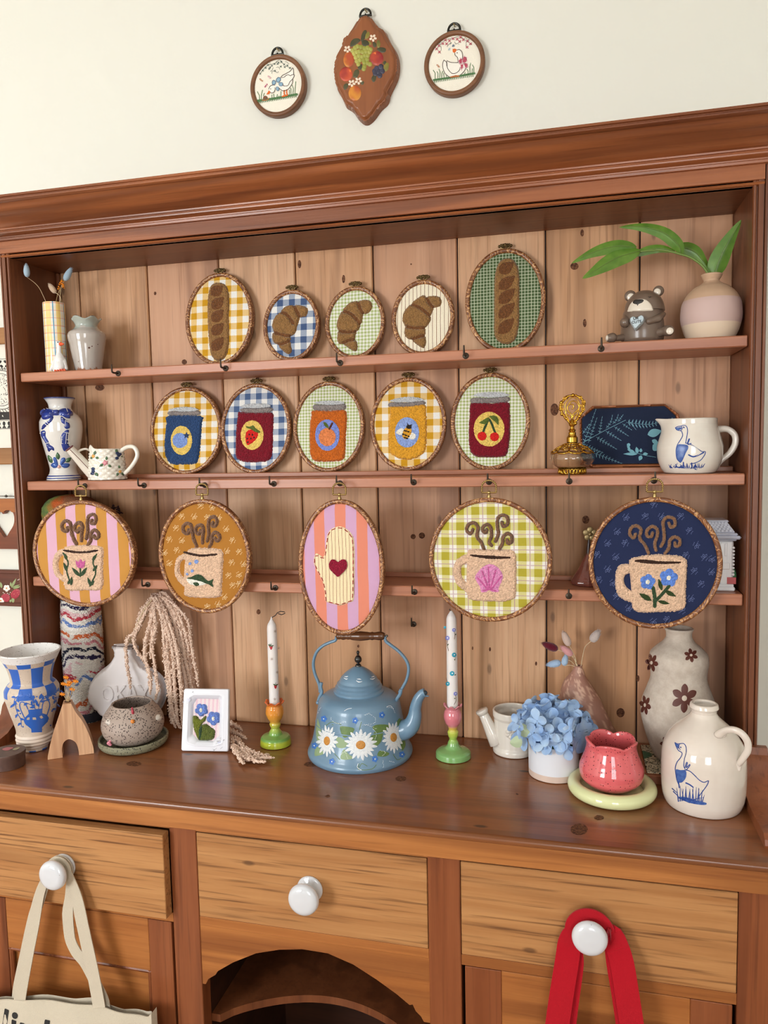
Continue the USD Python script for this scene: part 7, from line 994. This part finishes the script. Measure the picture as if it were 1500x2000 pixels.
stitch(h, 'goose_body', U(cat(k('g1', '525 1080 560 1020 620 995 665 1010 700 1000 780 960 800 860 830 790 920 740 1000 690 1055 612 1080 690 1075 770 1095 775 1060 860 1050 960 980 1060 930 1100 850 1125 790 1095 740 1050 660 1100 640 1150 600 1170 560 1165'), 3)), TH['white'], .0006)
for q in ('520 1085 555 1020 620 995 650 1000', '555 1168 600 1175 640 1155 665 1095 660 1060', '740 1060 790 1100 850 1128 930 1105 985 1060 1050 960 1060 870', '790 830 830 780 900 745 960 710 1010 680 1058 612 1080 690 1080 765', '820 830 870 820 900 790 960 765 1010 790 1045 765 1098 775 1060 860 1000 920 960 1000 900 1020 850 1010', '830 950 850 1010'): stitch(h, 'outline_stitch', stroke(k('g1', q), 1.15), TH['grey'], .0010)
stitch(h, 'beak', U(k('g1', '520 1120 560 1150 530 1205 468 1210 490 1175')), TH['orange'], .0010); stitch(h, 'eye', disc(k('g1', '566 1085')[0], 1., n=8), TH['grey'], .0012)
for q in ('870 1120 868 1180 880 1225', '925 1108 925 1170 940 1215'): stitch(h, 'leg', stroke(k('g1', q), 2.2), TH['orange'], .0010)
stitch(h, 'webbed_foot', U(k('g1', '805 1270 840 1235 900 1215 960 1215 950 1240 870 1265')), TH['orange'], .0012)
for q in ('600 920 640 890 680 930 660 980 610 985', '690 880 730 830 780 840 785 890 740 940 700 920', '765 950 830 950 830 1010 780 1020 750 980', '690 1050 740 1050 750 1110 710 1125'): stitch(h, 'ribbon', U(cat(k('g1', q), 3)), TH['blue'], .0012); stitch(h, 'ribbon_edge', stroke(k('g1', q), .9, closed=True), TH['navy'], .0014)
stitch(h, 'snail', U(disc(k('g1', '442 1290')[0], 4.7)), TH['brown'], .0010); stitch(h, 'snail_spiral', stroke(k('g1', '480 1290 440 1330 405 1290 440 1255 465 1285 445 1300'), .8), TH['grey'], .0014); stitch(h, 'snail_foot', stroke(k('g1', '370 1335 440 1340 500 1320 525 1290'), 1.6), TH['rust'], .0009)
stitch(h, 'grass', U(stroke(k('g1', '275 1350 700 1290 1150 1205'), 4.2), *[stroke(k('g1', f'{x} {1352-(x-280)*.165+20} {x} {1352-(x-280)*.165+55}'), 1.3, smooth=False) for x in range(290, 1150, 40)], *[stroke(k('g1', q), 1.1, smooth=False) for q in ('310 1340 310 1230 290 1200 265 1145', '350 1330 355 1210 380 1110', '400 1240 420 1180', '590 1290 590 1215', '640 1280 630 1200', '700 1280 715 1210', '750 1280 750 1240', '790 1250 795 1140', '985 1215 985 1110', '1020 1210 1020 1080 1000 1065', '1065 1200 1075 1070 1045 1000', '1110 1190 1115 1080 1130 920')]), TH['green'], .0008)
stitch(h, 'vine', U(crosses(k('g1', '328 740 385 670 450 610 500 545 550 600 590 560 530 630 650 520 720 520 790 580 740 490 800 475 865 530 880 590 940 555 1000 610 660 675'), 1.5), *[stroke(k('g1', q), .6) for q in ('328 740 400 640 500 545 650 510 760 430 870 540 1010 620', '560 690 600 650 620 600', '590 740 600 690 650 680 710 720 740 690', '690 600 740 590 770 640', '890 470 930 480 970 520', '510 480 560 500', '690 450 700 490')]), TH['dark'], .0008)
for q, m in (('345 885 375 905 325 865', 'rust'), ('535 815 555 840 510 800', 'pink'), ('455 1010 440 1035 480 985', 'magenta')): stitch(h, 'butterfly', crosses(k('g1', q), 1.2), TH[m], .0010)
h = goosehoop('cross_stitch_hoop', 'small round cross-stitch hoop of a goose with a pink bow, on the wall', 'g3', '85 1040', '1360 920', '770 310', '680 1685')
stitch(h, 'goose_body', U(cat(k('g3', '735 790 770 730 820 715 880 760 900 850 895 920 960 1000 965 1070 930 1160 850 1240 740 1290 610 1290 530 1220 480 1100 480 1000 505 940 560 965 570 950 640 980 720 990 800 990 795 890 750 840'), 3)), TH['white'], .0006)
for q in ('505 940 480 1010 485 1110 530 1220 620 1295', '505 940 555 985 565 1060', '565 960 575 1090 620 1170 680 1220 760 1210 830 1150 845 1090', '570 955 640 985 720 992 800 990', '735 790 740 840 790 890 800 985', '780 730 830 720 880 770 895 850 890 930', '850 1250 930 1170 970 1070 940 1000'): stitch(h, 'outline_stitch', stroke(k('g3', q), 1.2), TH['grey'], .0010)
stitch(h, 'beak', U(k('g3', '685 705 735 695 775 720 750 770 715 785 688 765')), TH['orange'], .0010); stitch(h, 'eye', disc(k('g3', '782 790')[0], 1.1, n=8), TH['grey'], .0012); stitch(h, 'webbed_foot', U(k('g3', '620 1290 750 1255 840 1265 820 1290 650 1310')), TH['rust'], .0010)
for q in ('810 960 850 905 890 920 885 1010 830 1010', '895 920 930 865 975 890 980 960 920 1000 890 980', '850 1030 915 1030 905 1100 870 1145 855 1100', '930 1010 990 1020 1000 1080 960 1100'): stitch(h, 'ribbon', U(cat(k('g3', q), 3)), TH['red'], .0012); stitch(h, 'ribbon_check', crosses(k('g3', q), 1.1), TH['pink'], .0016)
stitch(h, 'grass', U(stroke(k('g3', '295 1355 640 1305 1140 1215'), 3.6), *[stroke(k('g3', f'{x} {1362-(x-300)*.16+12} {x} {1362-(x-300)*.16+48}'), 1.2, smooth=False) for x in range(310, 1140, 38)], *[stroke(k('g3', q), 1.1, smooth=False) for q in ('320 1340 320 1210 280 1150', '375 1330 380 1220 360 1180', '415 1330 425 1190 400 1130', '455 1320 460 1220 480 1170', '510 1300 495 1210', '560 1290 560 1260', '930 1240 950 1200', '1010 1230 1010 1170 985 1130', '1050 1220 1045 1080 1065 1000', '1090 1215 1100 1120', '1130 1200 1130 1090 1100 1040')]), TH['green'], .0008)
stitch(h, 'vine', U(*[stroke(k('g3', q), .6) for q in ('350 700 440 600 540 510 700 480 830 440 960 530 1080 600', '360 610 410 600 440 540', '440 640 450 740', '570 660 620 600 660 570 640 610', '730 560 750 600 790 590 820 610', '940 460 980 490 1040 510', '970 560 970 670')]), TH['dark'], .0008); stitch(h, 'blossom', crosses(k('g3', '350 705 400 640 480 595 540 520 560 600 620 535 695 490 780 500 835 550 850 460 910 515 1000 540 1060 600 990 670 410 770'), 2.0), TH['red'], .0010)
for q, m in (('700 625 715 640 690 650', 'navy'), ('610 720 625 700', 'blue'), ('385 1065 400 1080 365 1045', 'rust')): stitch(h, 'butterfly', crosses(k('g3', q), 1.2), TH[m], .0010)
# --- painted fruit plaque
pl = Plane((0, YB-.019, 0), (0, -1, 0)); oc = valid(cat(k('g2', '605 165 680 190 740 260 800 340 860 380 905 405 930 470 990 590 1050 680 1090 770 1112 870 1115 990 1095 1120 1050 1230 1000 1330 960 1420 940 1510 900 1570 840 1620 790 1680 720 1780 650 1850 600 1870 550 1850 480 1780 420 1690 360 1640 295 1600 265 1540 220 1440 160 1340 125 1230 105 1100 108 970 130 860 180 740 230 640 262 530 330 470 400 380 460 280 520 195'), 3))
o = thing('fruit_plaque', 'scalloped wooden wall plaque painted with grapes, apples and pears', 'plaque', pl.hit(k('g2', '600 1870'))[0][0]); PQ = wood('plaque_walnut', '#93562f', '#7d4524', '#5a2d15', 'z', rough=.38, streak=.25, coat=.25)
obj('board', relief(oc.buffer(3.6), pl.hit, -.003, 3., 3, base=-.0188), PQ, o, smooth=50); fb = obj('raised_face', relief(oc.buffer(-1.2), pl.hit, .0015, 1.6, 4, base=-.004), PQ, o, smooth=50); hanger(o, pl.hit(k('g2', '598 158'))[0][0]+[0, .008, 0], .95)
def pnt(name, poly, m, h=.0020): return obj(name, relief(valid(poly) if not hasattr(poly, 'geom_type') else poly, pl.hit, h, 2., 2.2, base=.0014), m, fb, smooth=True)
def fruit(nm, base, side): return mat(nm, dict(g=('geometry', {}), n=('noise_texture', dict(scale=34., detail=2.)), r=('rgb_ramp', dict(ramp=[(.36, C(base)), (.62, C(side))])), p=('principled_bsdf', dict(roughness=.45))), [('g.position', 'n.vector'), ('n.fac', 'r.fac'), ('r.color', 'p.base_color')])
PEAR, APPLE, GRP, BLKB, OLV, OLVY = fruit('paint_pear', '#d9922a', '#b04a22'), fruit('paint_apple', '#8d1f22', '#c8502c'), fruit('paint_grape', '#8f9136', '#b3ad55'), fruit('paint_blackberry', '#2b2734', '#41405a'), fruit('paint_leaf_dark', '#3a3a20', '#4d4a28'), fruit('paint_leaf_gold', '#85792a', '#5c5a26')
for q in ('380 690 370 620 420 555 500 545 540 580 480 640', '545 600 550 500 590 420 640 420 630 500 600 570', '560 590 620 570 680 610 670 660 610 680 560 650', '730 620 760 600 800 640 790 690 750 690', '800 720 860 690 950 710 940 770 870 780', '420 1120 450 1060 500 1050 520 1110 480 1190 420 1180', '490 1010 540 960 570 990 560 1050 510 1060', '255 1330 290 1280 340 1290 330 1350 280 1390', '530 1270 570 1240 600 1260 570 1310', '710 1200 750 1140 800 1160 780 1240 740 1260', '900 940 940 910 960 940 930 990'): pnt('painted_leaf', cat(k('g2', q), 4), OLV)
for q in ('600 520 650 440 685 450 680 520 630 560', '800 600 840 570 865 640 840 700 805 690', '910 1000 960 940 1000 960 990 1050 940 1090', '650 590 700 600 720 640 690 650'): pnt('painted_leaf', cat(k('g2', q), 4), OLVY, .0021)
for q, rx, ry, m in (('345 895', 88, 125, PEAR), ('445 1440', 104, 125, PEAR), ('300 1130', 106, 118, APPLE), ('803 872', 108, 116, APPLE)): pnt('painted_fruit', disc(k('g2', q)[0], rx/8.33, ry/8.33), m, .0026)
for q in ('345 1060 380 1050 395 1105 360 1120', '735 790 790 760 810 800 780 825'): pnt('painted_highlight', cat(k('g2', q), 4), plain('paint_orange', '#e0702c', .5), .0031)
r = np.random.default_rng(2)
for q in '405 745,450 700,490 680,545 690,600 710,650 700,700 730,430 800,470 770,520 760,570 770,625 760,680 770,460 860,510 830,560 850,610 830,650 830,480 920,530 900,590 900,640 890,505 970,600 940,650 950,690 970,600 1010,590 1045'.split(','): pnt('painted_grape', disc(k('g2', q)[0], 4.6, 4.8, 14), GRP, .0028)
for q in ('770 1080', '850 1150', '870 1010', '800 1040', '830 1090', '890 1080', '780 1120'): pnt('painted_berry', disc(k('g2', q)[0], 5.4, 5.8, 14), BLKB, .0026)
for q in ('740 540', '325 725', '395 1278', '505 1238'): c0 = k('g2', q)[0]; pnt('painted_blossom', U(*[petal(c0, a+12, 7, 5, .8) for a in range(0, 360, 72)]), plain('paint_cream', '#ead8c2', .5), .0031)
# --- pictures on the wall to the left
XLB = -.34; OAKR = wood('print_rail_oak', '#a87748', '#936438', '#6e4522', 'x', rough=.5, streak=.4); pz = lambda y, x=8: at(x, y, YB-.01)[2]
o = thing('hanging_print', 'black and white block print on cream paper between two oak rails', 'print', (-.25, YB-.006, pz(907))); xr = -.118; PAPER = plain('print_paper', '#e6e0d3', .85); INK = plain('print_ink', '#34312f', .8)
obj('paper', box(XLB, xr, YB-.006, YB-.0045, pz(900), pz(650)), PAPER, o); obj('rail', box(XLB-.01, xr+.004, YB-.016, YB-.003, pz(672), pz(640), .002), OAKR, o); obj('rail', box(XLB-.01, xr+.004, YB-.016, YB-.003, pz(907), pz(875), .002), OAKR, o)
pp = Plane((0, YB-.0061, 0)); ex = np.array([1., 0]); zt, zb = pz(700), pz(838); xa_, xb_ = XLB+.02, -.128
def inkp(name, polys): obj(name, upright(sheet(U(*polys), 0, .0004), YB-.006), INK, o)
w_ = xb_-xa_; H_ = zt-zb; bx = lambda x0, x1, z0, z1: shapely.box(x0, z0, x1, z1)
inkp('print_border', [bx(xa_, xb_, zt-.001, zt), bx(xa_, xb_, zb, zb+.001), bx(xa_, xb_, zt-.024, zt-.0228), bx(xa_, xb_, zb+.020, zb+.021), bx(xa_, xb_, zb+.036, zb+.040)])
mo = []
for i in range(14):
    x = xa_+(i+.5)*w_/14; mo += [disc((x, zt-.007), .0045, .0030, 9, 35*(-1)**i), disc((x+.003, zt-.017), .0045, .0030, 9, -35*(-1)**i), disc((x, zb+.013), .004, .005, 7), bx(x-.0008, x+.0008, zb+.002, zb+.018), valid([(x-.006, zb+.002), (x, zb+.010), (x+.006, zb+.002)])]
inkp('print_motif', mo); c0 = (xb_-.050, (zt+zb)/2+.010); rg = [disc(c0, .046, n=40).difference(disc(c0, .0445, n=40)), disc(c0, .038, n=36).difference(disc(c0, .0368, n=36))]
for i in range(170): a, q = r.uniform(0, 2*pi), .035*math.sqrt(r.uniform(.06, 1)); rg.append(disc((c0[0]+q*math.cos(a), c0[1]+q*math.sin(a)), r.uniform(.0007, .0016), r.uniform(.0005, .001), 6, r.uniform(0, 180)))
for i in range(40): a = i*2*pi/40; rg.append(LineString([(c0[0]+.047*math.cos(a), c0[1]+.047*math.sin(a)), (c0[0]+.053*math.cos(a+.08), c0[1]+.053*math.sin(a+.08))]).buffer(.0006))
inkp('print_medallion', rg); inkp('print_ground', [bx(xa_, xb_, zb+.022, zb+.036).difference(U(*[valid([(x, zb+.024), (x+.004, zb+.030), (x+.009, zb+.028), (x+.006, zb+.034)]) for x in np.linspace(xa_+.01, xb_-.015, 9)]))])
o = thing('heart_board', 'red-brown board with a heart-shaped cutout, hung from a wire on the wall', 'wall decoration', (-.25, YB-.012, pz(1072))); hx_ = lambda x, y: tuple(at(x, y, YB-.012)[[0, 2]]); hp = [hx_(*q) for q in cat([(6, 1004), (12, 998), (20, 997), (26, 1003), (28, 1014), (26, 1026), (19, 1038), (10, 1050), (0, 1038), (-9, 1024), (-12, 1010), (-6, 1000), (1, 998)], 4)]
hb_ = bx(XLB, -.105, pz(1072), pz(974)).difference(valid(hp)); obj('board', upright(sheet(hb_, 0, .010), YB-.002), wood('board_redbrown', '#8c4a29', '#74381c', '#4f2411', 'x', rough=.45, streak=.4), o); obj('top_band', upright(sheet(bx(XLB, -.105, pz(1000), pz(974)).difference(valid(hp).buffer(.001)), 0, .004), YB-.0118), wood('board_band', '#a9652f', '#975525', '#6b3a18', 'x', rough=.45, streak=.3), o)
w0 = at(12, 969, YB-.012); obj('hanging_wire', join(tube([(XLB, YB-.010, w0[2]+.001), w0, (-.108, YB-.010, w0[2]-.002)], .0008, 6), ball(w0, .0030, (1.3, 1, 1)), ball(w0+[.001, -.001, .0015], .002)), plain('dark_wire', '#55504a', .5, metal=.6), o, smooth=True)
o = thing('strawberry_board', 'dark brown board painted with strawberries and a white blossom, low on the wall', 'wall decoration', (-.25, YB-.012, pz(1183))); obj('board', box(XLB, -.085, YB-.012, YB-.001, pz(1183), pz(1113), .002), wood('board_darkbrown', '#6a3520', '#552716', '#38170b', 'x', rough=.45, streak=.3), o); obj('beading', join(box(XLB, -.085, YB-.0145, YB-.011, pz(1120), pz(1113), .001), box(XLB, -.085, YB-.0145, YB-.011, pz(1183), pz(1176), .001)), _mats['board_darkbrown'], o); pl = Plane((0, YB-.0121, 0))
def pb2(name, poly, m, h=.0006): obj(name, relief(valid(poly) if not hasattr(poly, 'geom_type') else poly, pl.hit, h, 1.5, 1.4, base=.0001), m, o, smooth=True)
SB = plain('strawberry_red', '#a3243a', .45, speck='#d98a70', spk_scale=420., spk_size=.3)
for q in ('100 1232 140 1195 180 1200 186 1235 160 1275 120 1282 103 1262', '10 1260 50 1235 90 1255 85 1300 60 1312 25 1295'): pb2('painted_strawberry', cat(k('l2', q), 4), SB)
for q, w in (('105 1180 152 1092', 5), ('120 1190 200 1165', 4), ('110 1180 190 1150', 3), ('100 1170 100 1125', 4), ('15 1185 5 1125', 5), ('120 1270 122 1328', 6), ('100 1290 95 1320', 4)): pb2('painted_leaf', leafp(*k('l2', q), w), plain('leaf_sage', '#8d9a68', .5))
for q, s_ in (('62 1185', 6.2), ('8 1300', 6)): c0 = k('l2', q)[0]; pb2('painted_blossom', U(*[disc(c0+s_*.62*np.array([math.cos(a), math.sin(a)]), s_*.5, n=12) for a in np.arange(5)*2*pi/5+.3]), plain('blossom_white', '#e9e2dc', .5), .0009); pb2('blossom_eye', disc(c0, 2., n=9), plain('blossom_eye', '#cf8a4a', .5), .0013)
for q in ('168 1108', '178 1102', '185 1096', '70 1232', '85 1240', '95 1225', '30 1225', '40 1235'): pb2('painted_dot', disc(k('l2', q)[0], .9, n=7), plain('blossom_white', '#e9e2dc', .5), .0012)
# --- tote bag and red strap on the drawer knobs
def ribbon(P, w, th, side):
    """A flat band along the points: side = the direction of its width, for each point or for all; w one width or one a point."""
    P = np.asarray(P, float); w = np.broadcast_to(np.asarray(w, float), (len(P),))[:, None]; side = np.broadcast_to(np.asarray(side, float), P.shape); t = np.gradient(P, axis=0); t /= np.linalg.norm(t, axis=1, keepdims=True)+1e-9; s = side-t*(side*t).sum(1, keepdims=True); s /= np.linalg.norm(s, axis=1, keepdims=True)+1e-9; n = np.cross(t, s); q = [(-.5, -.5), (.5, -.5), (.5, .5), (-.5, .5)]
    v, f = grid(np.stack([P+s*(a*w)+n*(b_*th) for a, b_ in q], 1), False, True); m = len(v); L_ = m-4; return v, np.vstack([f, [[0, 1, 2], [0, 2, 3], [L_, L_+2, L_+1], [L_, L_+3, L_+2]]])
def draped(knob_c, yk, R, w0, w1, th, left, right):
    """A strap over the neck of a knob: leg points (x, y, z) up the left, round the neck in the plane y = yk with its width towards the middle, and down the right."""
    c = np.array([knob_c[0], yk, knob_c[2]]); a = np.linspace(pi, 0, 15); A = [c+R*np.array([math.cos(q), 0, math.sin(q)]) for q in a]; P = np.array(list(left)+A+list(right)); S = np.array([(1., 0, 0)]*len(left)+[(-math.cos(q), 0, -math.sin(q)) for q in a]+[(-1., 0, 0)]*len(right)); W_ = np.array([w1]*(len(left)-1)+[(w0+w1)/2]+[w0]*15+[(w0+w1)/2]+[w1]*(len(right)-1))
    n = len(P); x = np.arange(n); q = np.linspace(0, n-1, n*4); P = np.stack([PchipInterpolator(x, P[:, i])(q) for i in range(3)], 1); S = np.stack([np.interp(q, x, S[:, i]) for i in range(3)], 1); return ribbon(P, PchipInterpolator(x, W_)(q), th, S)
CANV = fabric('canvas', 'plain', ('#c9bda9',)); k0 = KN[0]
o = thing('tote_bag', 'natural canvas tote bag with black lettering, hung by its handles from a drawer knob', 'bag', (k0[0], -.285, .24)); lp = lambda q, y: at(*k('d6', q)[0], y)
nk_y = k0[1]-.0140; L_ = lambda qs, ys: [lp(q, y) for q, y in zip(qs, ys)]
obj('front_handle', draped(k0, nk_y-.0022, .0190, .0125, .0245, .0016, L_(['112 1205', '112 1180', '150 960', '185 780', '225 590'], [-.2802, -.2795, -.275, -.27, nk_y-.003]), L_(['430 590', '455 720', '485 860', '522 1030', '556 1212', '558 1235'], [nk_y-.003, -.270, -.272, -.275, -.2795, -.281])), CANV, o, smooth=30)
obj('back_handle', draped(k0, nk_y+.0024, .0188, .0120, .022, .0016, L_(['96 1215', '100 1150', '142 940', '197 700', '236 600'], [-.2715, -.2705, -.267, -.264, nk_y+.002]), L_(['392 600', '382 720', '392 830', '425 915', '474 975', '528 1075', '585 1200', '590 1240'], [nk_y+.002, -.2635, -.264, -.265, -.266, -.268, -.2705, -.2715])), CANV, o, smooth=30)
def panel(tq, y, bulge):
    top = np.array([lp(q, y) for q in tq]); top = np.stack([np.interp(np.linspace(0, 1, 60), np.linspace(0, 1, len(top)), top[:, i]) for i in range(3)], 1); rows = []
    for t in np.linspace(0, 1, 26): q = top.copy(); q[:, 2] = top[:, 2]*(1-t)+.24*t; u_ = np.linspace(0, 1, 60); q[:, 1] += bulge*math.sin(pi*min(t*1.1, 1)**.7)*np.sin(pi*u_)+.0035*np.sin(u_*17+t*5)*(t+.2)+.002*np.sin(u_*31-t*9); rows.append(q)
    return np.array(rows)
A = panel(['-420 1205', '-200 1188', '0 1190', '100 1185', '250 1195', '420 1208', '560 1225', '700 1262', '830 1290', '866 1252'], -.278, -.030); B = panel(['-420 1180', '-200 1170', '0 1176', '80 1168', '240 1165', '420 1178', '520 1180', '700 1240', '800 1252', '860 1248'], -.2655, .0); A[:, -1, 1] = B[:, -1, 1] = -.2685; A[:, 0, 1] = B[:, 0, 1] = -.27
obj('front_panel', grid(A), CANV, o, smooth=True); obj('back_panel', grid(B), CANV, o, smooth=True); hem = A[0]+[0, -.0012, 0]; obj('hem', grid(np.stack([hem+[0, 0, -z] for z in (0, .004, .008, .012)])), CANV, o, smooth=True)
ti = meshkit.text_mesh("lin'ttl", .030, .0004, True); v = np.asarray(ti.vertices); x0 = lp('20 1327', -.285)[0]; x1 = lp('505 1327', -.285)[0]; zt_ = lp('250 1290', -.30)[2]; v = v*[(x1-x0)/np.ptp(v[:, 0]), 1, 1]; xx = x0+v[:, 0]; zz = zt_-.052+v[:, 1]*1.35
FX, FZ, FY = A[:, :, 0].ravel(), A[:, :, 2].ravel(), A[:, :, 1].ravel()
from scipy.interpolate import griddata
yy = griddata(np.stack([FX, FZ], 1), FY, np.stack([xx, zz], 1), method='linear', fill_value=-.30); obj('printed_lettering', (np.stack([xx, yy-.0008-v[:, 2], zz], 1), ti.faces), plain('print_black', '#1d1b1a', .8), o, label='black lettering on the bag')
k2_ = KN[2]; RED_ = fabric('red_webbing', 'plain', ('#b00f20',)); o = thing('red_bag', 'bright red fabric bag strap looped over the white knob of a drawer', 'bag', (k2_[0], -.28, .20)); rp = lambda q, y: at(*k('d8', q)[0], y)
nk_y = k2_[1]-.0145; R_ = lambda qs, ys: [rp(q, y) for q, y in zip(qs, ys)]
obj('strap', draped(k2_, nk_y-.0028, .0245, .0235, .0345, .0028, R_(['520 1160', '548 940', '580 740', '590 670', '604 615'], [-.276, -.270, -.256, nk_y-.004, nk_y-.003]), R_(['788 622', '808 675', '830 745', '862 940', '895 1160'], [nk_y-.003, nk_y-.004, -.256, -.270, -.276])), RED_, o, smooth=30)
obj('strap_lining', draped(k2_, nk_y+.0026, .0225, .0200, .0300, .0028, R_(['560 1160', '585 940', '610 740', '600 670', '608 620'], [-.268, -.262, -.250, nk_y+.001, nk_y+.002]), R_(['784 622', '798 675', '806 745', '838 940', '866 1160'], [nk_y+.002, nk_y+.001, -.250, -.262, -.268])), RED_, o, smooth=30)
q0, q1 = rp('490 1140', -.276), rp('930 1140', -.276); zt_ = q0[2]; V = []
for t in np.linspace(0, 1, 14): w = np.linspace(0, 2*pi, 49)[:-1]; hw = (q1[0]-q0[0])/2*(1+.25*t); V.append(np.stack([(q0[0]+q1[0])/2+hw*np.sign(np.cos(w))*np.abs(np.cos(w))**.5, -.278+(.008+.012*t)*np.sin(w), np.full(48, zt_+.02-t*(zt_+.02-.20))], 1))
obj('bag_body', grid(np.array(V), False, True), RED_, o, smooth=True)
